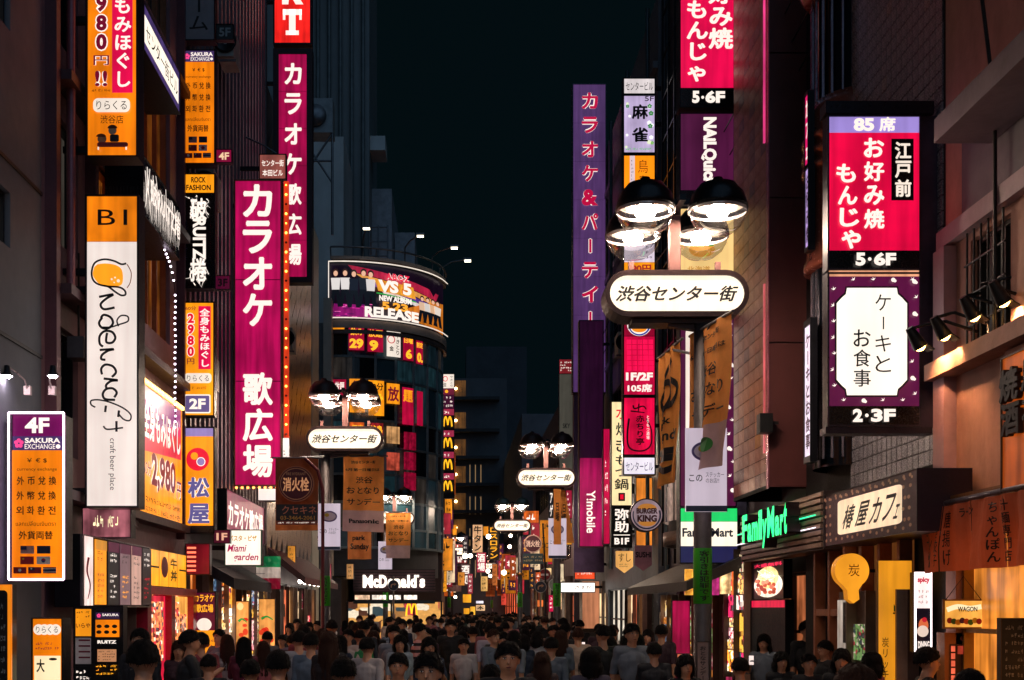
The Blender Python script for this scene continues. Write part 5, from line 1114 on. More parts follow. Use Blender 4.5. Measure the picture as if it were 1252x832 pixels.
for k in range(6): S.flat(disc2(122.5 + (k % 3) * 9.5, 766 + (k // 3) * 7, 3.2, 2.2), INK)
S.rect(118, 781, 147, 810, paint('#101014', .3)); S.text('RUITZ', 121, 783, 144, 787, GW, bold=.04); S.rect(121, 794, 144, 809, lit('#c88a60', .8, .2)); S.scrib(122, 795, 143, 808, 4, INK, 3, .9, 4); S.scrib(119, 812, 146, 826, 3, GY, 3, .9, 3)
S = facing('standing_lightbox', 'amber standing lightbox of the massage shop with cream cloud label', 'lightbox', 41, 757, 76, 860, 12.4, .25, 1.5); S.rect(41, 757, 76, 860, ORG)
for x in (48, 55, 62, 69): S.flat(disc2(x, 770, 6.5), CREAM)
S.text('りらくる', 45, 766, 72, 774, INK, bold=0); S.rect(43, 802, 75, 850, lit('#ffe8b8', 1.1, .1)); S.flat(disc2(66, 806, 5, 1.6), INK); S.text('大', 46, 806, 56, 822, INK, bold=.03); S.scrib(45, 784, 74, 796, 2, MAR, 3, .9, 5)
S = facing('standing_board', 'dark round shouldered board with amber border cut by the left edge', 'board', -12, 716, 14, 860, 11.8, .12, 1, rimmat=lit('#e87a10', 1, .2)); S.rect(-12, 716, 14, 860, lit('#f08a18', 1.0, .2)); S.flat(rrect(-10, 722, 10, 850, 5), paint('#14141a', .3)); S.scrib(-4, 735, 8, 840, 8, ink('#9aa0a8'), 3, .9, 2)
S = facing('karaoke_price_board', 'amber and plum karaoke price board by the pizza restaurant', 'board', 237, 725, 263, 860, 21.0, .2, 1.2); S.rect(237, 725, 263, 752, lit('#5a0c2c', .8, .2)); S.text('カラオケ', 238, 727, 262, 736, GY, bold=.03); S.text('歌広場', 240, 739, 261, 749, GY, bold=.03); S.rect(237, 752, 263, 771, lit('#60102c', .8, .2)); S.flat(disc2(250, 764, 9, 8), CREAM); S.rect(237, 771, 263, 860, YEL)
S.text('55', 239, 780, 257, 792, ink('#7a1828'), bold=.05); S.text('50', 239, 800, 257, 812, ink('#7a1828'), bold=.05); S.scrib(258, 780, 262, 830, 8, MAR, 3, 1, 1)
S = side('karaoke_fascia', 'plum karaoke fascia with tall white letters running along the left wall', 'sign', XL + .5, 276, 322, 598, 650, .3, .01); S.rect(0, 0, 1, 1, lit('#7a0c40', 1, .3)); S.text('カラオケ歌広場', .04, .2, .96, .86, GW, bold=.04)
S = facing('red_lamp_panel', 'red neon lamp panel in the gap beside the 1F tag', 'sign', 228, 666, 256, 702, 21.2, .15, 1, casemat=paint('#5a1018', .4)); S.rect(228, 666, 256, 702, lit('#7a0c1c', .9, .4, 3))
for k in range(6): S.rects([(229, 669 + k * 5.5, 240, 671.5 + k * 5.5)], glow('#ff7050', 2), 'glow_line')
S = facing('pizza_signboard', 'white square pizza restaurant lightbox with magenta handwriting', 'lightbox', 276, 649, 319, 691, 21.9, .2, 1.2, rimmat=paint('#3a7a58', .4), arms=(LWALL, 670)); S.rect(276, 649, 319, 691, lit('#fff4e4', 1.2, .1)); S.text('パスタ・ピザ', 280, 655, 314, 662, glow('#c89020', .9), bold=.03); S.text('Miami', 279, 666, 301, 675, glow('#b01050', .9), bold=.02, skew=.2); S.text('garden', 286, 677, 316, 688, glow('#b01050', .9), bold=.02, skew=.2)
S = facing('shop_signboard', 'small white lightbox with orange bulbs under the tall karaoke sign', 'lightbox', 316, 598, 338, 612, 26.5, .2, 1); S.rect(316, 598, 338, 612, WHT)
b = MB()
for k in range(8): b.ball(S.p(290 + k * 7, 597, .1), .03, lit('#ff8040', 5, 0), 8)
tag(b.build('bulbs', S.root), kind='stuff')
fl = empty('italian_flag', at(328, 716, 27.0), 'green white and red flag hanging over the pizza restaurant door', 'flag')
for k, c in enumerate(('#1e9a5a', '#f0d8c8', '#a81838')):
    V = []; Fc = []
    for i in range(7):
        for j in range(3): V.append((-.27 + i * .09, .03 * math.sin(i * 1.3 + j), .64 - k * .24 - j * .12))
    for i in range(6):
        for j in range(2): Fc.append((i * 3 + j, i * 3 + j + 1, i * 3 + j + 4, i * 3 + j + 3))
    MB().add(V, Fc, lit(c, .45, .5, 3)).build('stripe', fl)  # flag glows faintly, the light on its cloth is put into the material
aw = empty('shop_awning', (XL, 22.4, 2.55), 'dark striped awning over the pizza restaurant', 'awning')
b = MB(); b.add([(0, 0, .45), (.8, 0, 0), (.8, 4.6, 0), (0, 4.6, .45)], [(0, 1, 2, 3)], paint('#2a3038', .6, 0, .3, 3)); b.add([(.8, 0, 0), (.8, 0, -.2), (.8, 4.6, -.2), (.8, 4.6, 0)], [(0, 1, 2, 3)], paint('#1c2a38', .6)); b.add([(0, 0, .45), (0, 0, .25), (.8, 0, -.2), (.8, 0, 0)], [(0, 1, 2, 3)], paint('#242c38', .6)); b.build('canopy', aw)
for k in range(9): MB().box(.05, .3 + k * .5, .2, .7, .32 + k * .5, .21, STEEL).build('rib', aw) if k % 4 == 0 else None
aw = empty('shop_awning', (XL, 31.5, 2.8), 'long dark red awning along the shops before the corner', 'awning')
b = MB(); b.add([(0, 0, .8), (1.0, 0, 0), (1.0, 9, 0), (0, 9, .8)], [(0, 1, 2, 3)], paint('#5a2430', .6, 0, .3, 3)); b.add([(1.0, 0, 0), (1.0, 0, -.18), (1.0, 9, -.18), (1.0, 9, 0)], [(0, 1, 2, 3)], paint('#7a3440', .6)); b.add([(0, 0, .8), (0, 0, .6), (1.0, 0, -.18), (1.0, 0, 0)], [(0, 1, 2, 3)], paint('#3a1c24', .6)); b.build('canopy', aw)
for k in range(8): MB().ball((.8, .6 + k * 1.1, -.1), .06, lit('#fff0e0', 12, 0), 8).build('spot_lamp', aw)
aw = empty('shop_awning', (XR, 20.5, 2.45), 'black rounded awning with pale edge above the magenta lit shop', 'awning')
b = MB(); b.add([(0, 0, .5), (-1.1, 0, 0), (-1.1, 7, 0), (0, 7, .5)], [(3, 2, 1, 0)], paint('#16181c', .5)); b.add([(-1.1, 0, 0), (-1.1, 0, -.16), (-1.1, 7, -.16), (-1.1, 7, 0)], [(0, 1, 2, 3)], paint('#2a2428', .5)); b.add([(0, 0, .5), (0, 0, .3), (-1.1, 0, -.16), (-1.1, 0, 0)], [(0, 1, 2, 3)], paint('#20181c', .5)); b.build('canopy', aw)
cb = empty('curved_canopy', (XR + 1.0, 23.5, 3.2), 'rounded shop canopy with small magazine like pictures and pale metal band', 'canopy')
b = MB(); b.lathe((0, 0, 0), [(1.9, .25), (1.95, .25), (1.95, 0), (1.9, 0)], paint('#8a7468', .3, .6, .3, 4), 32, math.pi * .75, math.pi * 1.5); b.build('metal_band', cb)
r = random.Random(6)
for k in range(12):
    a0 = math.pi * .8 + k * .18; b = MB(); b.lathe((0, 0, .45), [(1.92, 0), (1.92, .75)], lit(r.choice(['#d8b8a8', '#8a7a88', '#3a3440', '#c8a890', '#a06a70']), .6, .8, 9), 3, a0, a0 + .15); b.build('picture', cb)
b = MB(); b.lathe((0, 0, .2), [(1.85, 0), (1.85, 1.2), (0, 1.2)], FRAME, 24, math.pi * .7, math.pi * 1.5); b.build('backing', cb)
S = facing('shop_signboard', 'magenta lit blank wall panel with drinks poster on the right', 'poster', 822, 735, 843, 860, 23.5, .1, .6); S.rect(822, 735, 843, 860, lit('#c01050', .75, .6, 1.3))  # blank wall panel, the magenta light on it is put in as its own glow
S = facing('poster', 'orange drinks flyer on a small stand by the lamp post', 'poster', 828, 800, 846, 826, 20.0, .05, .8); S.rect(828, 800, 846, 826, lit('#f08860', .9, .3, 5)); S.scrib(830, 804, 844, 822, 4, MAR, 3, .9, 3)
# right ground mid-distance
S = facing('shop_fascia', 'long white lit shop fascia with small dark kana over the stair entrance', 'sign', 686, 713, 727, 724, 41, .3, .8, arms=(RWALL, 718)); S.rect(686, 713, 727, 724, lit('#fff6ee', 1.7, .1)); S.text('さすか', 703, 716, 723, 721, INK, bold=.01)
S = facing('arrow_signboard', 'orange red signboard with white left arrow', 'signboard', 703, 677, 727, 708, 40, .25, .8, arms=(RWALL, 690)); S.rect(703, 677, 727, 708, lit('#f05028', 1.2, .3, 3)); S.flat(([(705, 687), (711, 682), (711, 685), (725, 685), (725, 689), (711, 689), (711, 692)], [(0, 1, 2, 3, 4, 5, 6)]), GW, 'arrow'); S.scrib(706, 696, 726, 705, 1, GW, 4, 1, 5)
st = empty('stair_entrance', at(714, 805, 41.4), 'bright stair entrance with white frames between the shops', 'entrance')
b = MB()
for x in (-.75, -.15, .6): b.box(x, -.05, 0, x + .09, .05, 2.6, paint('#d8ccc0', .4))
b.build('frame', st); MB().box(-.1, .3, 1.0, .55, .35, 2.6, lit('#c8805a', .9, .3)).build('wall_panel', st)
for k in range(6): MB().box(-.1, -.1 + k * .2, 0, .55, .1 + k * .2, .17 * (k + 1), paint('#2a3038', .6)).build('step', st)
S = facing('corner_signboard', 'grey far signboard under a red plate beyond the violet karaoke board', 'signboard', 684, 458, 700, 590, 50, .3, .6, casemat=paint('#3a3a40')); S.rect(684, 458, 700, 590, lit('#5a564c', .6, .2)); S.text('SKY', 688, 518, 697, 524, INK, bold=.02); S.rect(684, 440, 700, 457, lit('#8a2028', .8, .3)); S.scrib(685, 442, 699, 455, 4, GW, 4, .9, 3)
# ================================================================= street lamps with name boxes
LG = glass_mat(); CAP = paint('#14151a', .3, .5, .3, 4, .05); BRN = paint('#3c2a2a', .4, .4, .4, 5, .08); POST = paint('#8a6460', .35, .5, .3, 5, .06)
BULB = lit('#ffe2c8', 150, 0)
def poster_on(root, x0, z0, x1, z1, y):
    o = MB().box(x0, y, z0, x1, y - .02, z1, paint('#d8ccd8', .5, 0, .1, 3)).build('notice_board', root)
    return o
def street_lamp(label, px, w, pole_dx, full=True, cap=CAP):
    d = F * 1.6 / w; x = (px - VX) * d / F; zs = CH + 2.242 * 1.6
    t = empty('street_lamp', (x + pole_dx, d, 0), label, 'street lamp', 'twin dome street lamps along the street'); ox = -pole_dx
    MB().lathe((0, 0, 0), [(.15, 0), (.15, .25), (.105, .3), (.1, zs - .32), (.0, zs - .32)], POLE, 20).build('pole', t)
    b = MB(); b.bar((0, .05, zs - .36), (ox * 1.2, .05, zs - .3), .09, .08, BRN); b.bar((ox - .5, .1, zs - .29), (ox + .5, .1, zs - .29), .3, .05, BRN); b.build('bracket', t)
    M2 = t.matrix_basis.copy()
    # name box: stadium with cream face back and front
    def stad(hw, hh, n=14):
        r = hh; P = [(hw - r + r * math.cos(rad(-90 + 180 * k / n)), r * math.sin(rad(-90 + 180 * k / n))) for k in range(n + 1)]
        return P + [(-hw + r + r * math.cos(rad(90 + 180 * k / n)), r * math.sin(rad(90 + 180 * k / n))) for k in range(n + 1)]
    P = stad(.82, .265); Q = stad(.765, .205); n = len(P); b = MB(); fy, by = -.16, .26
    vs = [(ox + p[0], fy, zs + p[1]) for p in P] + [(ox + p[0], by, zs + p[1]) for p in P] + [(ox + q[0], fy, zs + q[1]) for q in Q] + [(ox + q[0], fy + .03, zs + q[1]) for q in Q]
    fs = [(i, (i + 1) % n, n + (i + 1) % n, n + i) for i in range(n)] + [(i, 2 * n + i, 2 * n + (i + 1) % n, (i + 1) % n) for i in range(n)] + [(2 * n + i, 3 * n + i, 3 * n + (i + 1) % n, 2 * n + (i + 1) % n) for i in range(n)]
    b.add(vs, fs, BRN); b.add([(ox + p[0], by, zs + p[1]) for p in P], [tuple(range(n))], BRN); box = b.build('name_box', t)
    MB().add([(ox + q[0], fy + .025, zs + q[1]) for q in Q], [tuple(range(n))[::-1]], lit('#ffefd4', 1.25, .12, 3)).build('face', t)
    V, Fc = layout('渋谷センター街', -.68, -.09, .68, .09, 'h', .03, .32)
    MB().add([(ox + q[0], fy + .022 - (.0003 * q[2] if len(q) > 2 else 0), zs - q[1]) for q in V], Fc, INK).build('lettering', t)
    # post and dome lamps
    MB().box(ox - .06, -.03, zs + .2, ox + .06, .09, zs + .93, POST).build('post', t)
    for sx in (-.5, .5): MB().box(ox + sx - .03, 0, zs + .26, ox + sx + .03, .06, zs + .4, POST).build('stay', t)
    zl = zs + .86
    for sx in (-.405, .405):
        for sy in (-.42, .52):
            c = (ox + sx, sy, zl); L = MB(); L.lathe(c, [(0, .36), (.05, .36), (.07, .32), (.2, .28), (.29, .17), (.325, .06), (.335, 0), (.31, 0), (.29, .05), (.2, .2), (0, .25)], cap, 28); o = L.build('lamp_dome', t)
            g = MB(); g.lathe(c, [(.318, -.005), (.30, -.1), (.25, -.19), (.16, -.26), (.0, -.285)], LG, 28); g.build('glass_bowl', o)
            g = MB(); g.lathe(c, [(.325, .0), (.33, -.03), (.315, -.035)], paint('#e8e0e0', .15, .6), 28); g.build('rim', o)
            g = MB(); g.ball((c[0], c[1], c[2] - .02), .12, BULB, 14, 1, 1, .75); g.build('bulb', o)
            g = MB(); g.lathe(c, [(.29, .04), (.2, .07), (.12, .08)], paint('#8a8480', .3, .3), 24); g.build('reflector', o)
    b = MB(); b.bar((ox - .42, -.3, zl + .12), (ox + .42, -.3, zl + .12), .06, .06, CAP); b.bar((ox - .42, .42, zl + .12), (ox + .42, .42, zl + .12), .06, .06, CAP); b.bar((ox, -.5, zl + .12), (ox, .6, zl + .12), .07, .07, CAP); b.build('cross_arm', t)
    # collar, notice, green tape
    d = t.location.y
    def zz(py): return CH - (py - VY) * d / F
    b = MB(); b.lathe((0, 0, 0), [(.1, 3.42), (.17, 3.43), (.17, 3.53), (.1, 3.54)], paint('#c08a50', .25, .8), 20); b.build('collar', t)
    b = MB(); b.lathe((0, 0, 0), [(.102, 2.05), (.108, 2.06), (.108, 2.68), (.102, 2.69)], paint('#30a818', .45, 0, .15), 20); b.build('green_tape', t)
    S = Sign('x', 'x', 'x', Matrix.Identity(4), 0, 0, 1, 1, warp=lambda a, b_, off: (.109 * math.sin(a / .109), -.109 * math.cos(a / .109) - off * .1, b_)); r_ = S.root; S.root = t
    V, Fc = layout('客引きは犯罪です', -.06, -2.66, .06, -2.08, 'v', .03); MB().add([S.warp(q[0], -q[1], .002 + (.002 * q[2] if len(q) > 2 else 0)) for q in V], Fc, INK).build('tape_lettering', t)
    bpy.data.objects.remove(r_)
    return t
def notice(t, zc_, w=.46, h=.9, kind=0, xo=0.0):
    """sheet notice tied round a pole"""
    S = Sign('notice_sheet', 'white no smoking notice sheet wrapped on the lamp pole ' + ['beside the brown banner', 'behind the orange banners', 'near the middle of the street', 'on the dark grey post'][kind], 'notice', Matrix.Translation((t.location.x + xo, t.location.y - .2, zc_)), 0, 0, 1, 1)
    S.rect(-w / 2, -h / 2, w / 2, h / 2, lit('#d8c8d8', .75, .12), 'sheet', off=0, thick=.02); S.flat(disc2(0, -h * .22, w * .36, h * .12), ink('#6a5a9a'), 'logo'); S.flat(disc2(0, -h * .22, w * .3, h * .09), ink('#d8d0e8'), 'logo'); S.flat(disc2(-w * .1, -h * .25, w * .1, h * .04), ink('#c8b040'), 'logo')  # paper sheet glows a little, lamp light on it is put into the material
    S.text('この', -w * .42, h * .06, -w * .1, h * .14, INK); S.text('ステッカー', -w * .02, h * .03, w * .42, h * .09, ink('#403850'), bold=0); S.text('のお店!!', -w * .02, h * .1, w * .3, h * .16, ink('#403850'), bold=0); S.rects([(-w / 2, h * .43, w / 2, h * .5)], ink('#304060')); return S
L1 = street_lamp('nearest twin dome street lamp with cream name box and clear glass bowls', 825, 170, .32, cap=CAP)
L2 = street_lamp('twin dome street lamp on the left before the round billboard building', 422, 92, -.42, cap=BRN)
L3 = street_lamp('twin dome street lamp in front of the tall violet karaoke board', 667.5, 71, .3, cap=BRN)
L4 = street_lamp('twin dome street lamp with greenish domes in the middle distance', 626, 45, .35, cap=paint('#50605c', .3, .5))
L5 = street_lamp('twin dome street lamp half hidden behind the left orange banners', 482, 49, -.35, cap=CAP)
L6 = street_lamp('far street lamp box above the left crowd', 556, 31, -.35, cap=CAP)
L7 = street_lamp('small far street lamp beside the golden vertical sign', 597, 23, .3, cap=CAP)
L8 = street_lamp('tiny farthest street lamp in the glow at the street end', 611, 15, .3, cap=CAP)
LA = street_lamp('street lamp on the left just outside the picture', VX - 1.43 * 1.6 * F / 3.6, F * 1.6 / 3.6, -.42, cap=BRN)
LB = street_lamp('street lamp on the right behind the camera', 0, 1, .32, cap=CAP)
LB.location = (3.2, -5.4, 0)
notice(L1, 3.57, .47, .95, 3); notice(L2, CH - (645 - VY) * L2.location.y / F, .47, .98, 0, .1); notice(L5, CH - (681 - VY) * L5.location.y / F, .55, 1.2, 1); notice(L3, CH - (659 - VY) * L3.location.y / F, .49, 1.1, 2)
S = facing('strap_notice', 'tall narrow notice with small kana low on the near lamp pole', 'notice', 852, 785, 866, 850, 13.9, .02, .3); S.rect(852, 785, 866, 850, paint('#a08a84', .5)); S.text('おとなサンデー', 855, 790, 863, 832, INK, 'v', .02)
# ---------------------------------------------------------------- banners
def banner(label, a, c, drop, topcol, botcol, split, seed, lines, kind='hanging_banner', sway=.0, group='cloth banners hung from the lamp posts', arm=None):
    """cloth hung between two top corners a and c (world points), rippled and swung"""
    a = Vector(a); c = Vector(c); u = (c - a); w = u.length; un = u.normalized(); nn = Vector((un.y, -un.x, 0)).normalized()
    if nn.y > 0: nn = -nn
    def mp(x, y, off=0):          # x,y in 0..1
        rip = .035 * math.sin(x * 9 + seed + y * 2.5) * (.3 + y) + .02 * math.sin(x * 17 - y * 4 + seed)
        p = u * x + Vector((0, 0, -drop * y)) + nn * (rip + off + .07 * y * y * math.sin(seed)) + un * (sway * y)
        return tuple(p)
    S = Sign(kind, label, 'banner', Matrix.Translation(a), 0, 0, 1, 1, group, warp=mp)
    for (y0, y1, m) in ((0, split, topcol), (split, 1, botcol)):
        if y1 - y0 < .01: continue
        n = 18; k = 16; V = [(i / n, y0 + (y1 - y0) * j / k) for i in range(n + 1) for j in range(k + 1)]
        Fc = [(i * (k + 1) + j, i * (k + 1) + j + 1, (i + 1) * (k + 1) + j + 1, (i + 1) * (k + 1) + j) for i in range(n) for j in range(k)]
        o = S.flat((V, Fc), m, 'cloth', off=0)
        for p in o.data.polygons: p.use_smooth = True
    for (t, x0, y0, x1, y1, mt, bo) in lines: S.text(t, x0, y0, x1, y1, mt, bold=bo, off=.012)
    b = MB(); b.tube([-un * .08, u + un * .1], .018, STEEL, 7)
    if arm is not None: b.tube([u * .5, Vector(arm) - a], .018, STEEL, 7)
    b.build('rod', S.root)
    return S
OC = fabric('#ffa654'); GC = fabric('#d8b4b4'); BC = fabric('#e08c50')
SUN = [('渋谷センター街', .2, .06, .82, .1, INK, .04), ('6月第一日曜日は', .08, .16, .92, .2, INK, .03), ('渋谷', .3, .27, .74, .36, INK, .02), ('おとなり', .1, .41, .9, .5, INK, .02), ('サンデー', .1, .56, .92, .65, INK, .02)]
S = banner('orange Sunday banner with grey foot blown beside the nearest lamp post', at(846, 410, 14.35), at(892, 383, 13.2), 1.62, OC, GC, .7, 1.0, SUN, sway=-.05, arm=(L1.location.x, 14.1, 5.0))
S.flat(disc2(.62, .84, .1, .05), ink('#3a8a40'), 'leaf_logo', off=.02); S.text('TOKYO', .3, .78, .5, .8, INK, off=.02); S.text('NAMIKI', .3, .83, .5, .85, INK, off=.02); S.text('SHIBUYA', .28, .88, .5, .9, INK, off=.02)
S = banner('orange Sunday banner with black drawing swinging left of the nearest post', at(807, 437, 15.4), at(831, 417, 14.8), 1.66, OC, BC, .99, 2.6, [('park', .12, .5, .6, .57, INK, .03), ('Sunday', .2, .6, .95, .7, INK, .03)], sway=-.03, arm=(L1.location.x, 14.1, 4.9))
for p in ([(.2, .45), (.1, .35), (.25, .26), (.55, .25), (.6, .35), (.4, .46), (.2, .45)], [(.5, .42), (.8, .4), (.85, .3), (.65, .24)], [(.4, .2), (.5, .13)], [(.6, .19), (.72, .1)], [(.2, .75), (.8, .76)], [(.25, .8), (.75, .81)], [(.2, .85), (.5, .9), (.8, .86)]): S.flat(ribbon(spline(p, 4), .05), INK, 'drawing', off=.014)
S = banner('orange Sunday banner with Panasonic on its grey foot', at(420, 558, 26.5), at(469, 558, 26.1), 1.62, OC, GC, .72, .2, SUN + [('Panasonic', .13, .83, .87, .89, INK, .04)], arm=(L2.location.x, 26.1, 5.3))
banner('brown drawing banner hanging below and behind the Panasonic one', at(425, 645, 30), at(454, 645, 30), .78, BC, BC, .99, 3.0, [('park', .2, .25, .75, .45, INK, .03), ('Sunday', .12, .5, .9, .75, INK, .03)], arm=(-2.2, 33, 4.0))
banner('smaller orange Sunday banner hanging on the second left post', at(472, 627, 48.4), at(502, 627, 48.2), 1.8, OC, GC, .72, 1.7, SUN, arm=(L5.location.x, 49, 5.7))
banner('dull pink Sunday banner far left of the golden sign', at(548, 692, 76), at(564, 692, 76), 1.6, paint('#8a5458', .8), GC, .75, .7, SUN, arm=(L6.location.x, 77, 4.6))
banner('small orange banner in the distance under the far lamps', at(594, 708, 98), at(605, 708, 98), 1.4, paint('#b86a30', .8), BC, .9, 2.0, SUN[2:], arm=(L7.location.x, 104, 4.5))
banner('small brown banner beside the farthest lamp box', at(608, 709, 100), at(618, 709, 100), 1.3, paint('#a8602c', .8), BC, .9, .4, SUN[2:], arm=(L7.location.x, 104, 4.5))
# orange slanted banners at the third lamp
for x0, y0, x1, y1, z, lb in ((677, 598, 687, 666, 30, 'narrow orange cloth strip hanging from the lamp before the violet board'), (682, 600, 702, 664, 34, 'orange cloth strip leaning to the right behind the first strip')):
    S = facing('cloth_strip', lb, 'banner', x0, y0, x1, y1, z, .02, .2, case=False); k = 0 if z == 30 else 11
    S.flat(([(x0, y0), (x0 + k, y1), (x0 + k + 9, y1), (x0 + 9, y0)], [(0, 1, 2, 3)]), OC, 'cloth', off=0, thick=.01); S.text('日曜', x0 + k * .3 + 2, y0 + 16, x0 + k * .3 + 7, y0 + 40, INK, 'v', .02, off=.006)
# fire hydrant sign hanging by lamp 2
S = banner('orange cloth behind the round fire hydrant sign', at(337, 560, 25.3), at(389, 560, 25.3), 1.5, paint('#a8582c', .75), BC, .9, .9, [], arm=(L2.location.x, 25.8, 5.2))
S = facing('hydrant_sign', 'round maroon fire hydrant sign with shop name plate below it', 'sign', 336, 570, 391, 652, 25.0, .05, 1, case=False)
S.side_mat = FRAME; S.flat(disc2(362, 592, 22, 22, 36), ink('#c07850'), 'ring', off=0, thick=.04); S.flat(disc2(362, 592, 20.8, 20.8, 36), ink('#5a1426'), 'disc'); S.flat(ribbon([(362 + 19 * math.cos(k * .21), 592 + 19 * math.sin(k * .21)) for k in range(31)], 1.2), ink('#c8906a'), 'ring'); S.text('FIRE HYDRANT', 350, 578, 374, 581.5, ink('#d09a74'), bold=.02); S.text('消火栓', 346, 584, 378, 601, lit('#e8a070', .5, 0), bold=.03)
S.rect(338, 617, 388, 637, paint('#20242a', .4), 'plate'); S.text('クセキネ', 345, 619, 387, 629, ink('#d08060'), bold=.01); S.text('03-3464-2061', 343, 631, 385, 636, ink('#c8963c'), bold=.02); S.rect(338, 637.5, 388, 642, paint('#8a3c30', .4)); S.scrib(340, 638, 386, 641, 1, CREAM, 3, 1, 9)
b = MB(); b.tube([S.p(372, 560, -.1), S.p(388, 575, -.1), S.p(394, 600, -.1), S.p(394, 820, -.1)], .035, paint('#6a1c28', .4, .3), 8); b.build('pole', S.root)
# round traffic signs
def tsign(label, px, py, d, face, r=.3, kind='arrow'):
    p = at(px, py, d); t = empty('traffic_sign', (p.x, d, 0), label, 'traffic sign'); MB().tube([(0, .05, 0), (0, .05, p.z + .35)], .035, paint('#9a9090', .4, .5), 8).build('pole', t)
    V, Fc = disc2(0, p.z, r, r, 28)
    MB().add([(x, 0, z) for x, z in V], [tuple(Fc[0])], ink('#b8b8c0')).add([(x, .02, z) for x, z in V], [tuple(Fc[0])[::-1]], STEEL).build('rim', t)
    V, Fc = disc2(0, p.z, r * .9, r * .9, 28); MB().add([(x, -.006, z) for x, z in V], [tuple(Fc[0])], ink(face)).build('disc', t)
    if kind == 'arrow':
        k_ = r / .33; V, Fc = ribbon(spline([(-.13 * k_, p.z - .14 * k_), (-.12 * k_, p.z + .02 * k_), (0, p.z + .07 * k_), (.08 * k_, p.z + .07 * k_)], 5), .07 * k_); MB().add([(x, -.012, z) for x, z in V], Fc, ink('#d8a890')).add([(.05 * k_, -.012, p.z + .17 * k_), (.05 * k_, -.012, p.z - .03 * k_), (.19 * k_, -.012, p.z + .07 * k_)], [(0, 1, 2)], ink('#d8a890')).build('arrow', t)
    elif kind == 'bar': MB().box(-r * .6, -.012, p.z - .05, r * .6, -.008, p.z + .05, ink('#e8e0e0')).build('bar', t)
tsign('round blue sign with curved arrow before the burger restaurant', 481, 716, 45, '#2a3450', .2)
tsign('round blue sign with curved arrow in the middle of the street', 661, 718, 47, '#2a3450', .23)
tsign('pale round mirror like sign right of the blue arrow sign', 679, 715, 55, '#7a8484', .3, 'none')
tsign('no entry sign with a pale bar near the far left shops', 533, 727, 66, '#8a1c28', .3, 'bar')
tsign('no entry sign with a pale bar under the right hand banners', 666, 703, 60, '#8a1c28', .3, 'bar')
# second hydrant roundel far
S = facing('hydrant_sign', 'small round hydrant sign with plate in the far middle', 'sign', 639, 656, 664, 690, 56, .05, 1, case=False)
S.flat(disc2(651.5, 665, 11, 11, 28), ink('#c8a090'), 'ring', off=0, thick=.04); S.flat(disc2(651.5, 665, 9.6, 9.6, 28), ink('#4a1424'), 'disc'); S.text('消火栓', 643, 661, 660, 669, lit('#e8c0a8', .7, 0), bold=.03); S.rect(639, 677, 664, 690, paint('#2a4048', .4), 'plate'); S.scrib(640, 679, 663, 688, 2, ink('#c8b080'), 3, 1, 5); MB().tube([S.p(664, 640, -.1), S.p(667, 700, -.1), S.p(667, 790, -.1)], .04, FRAME, 7).build('pole', S.root)
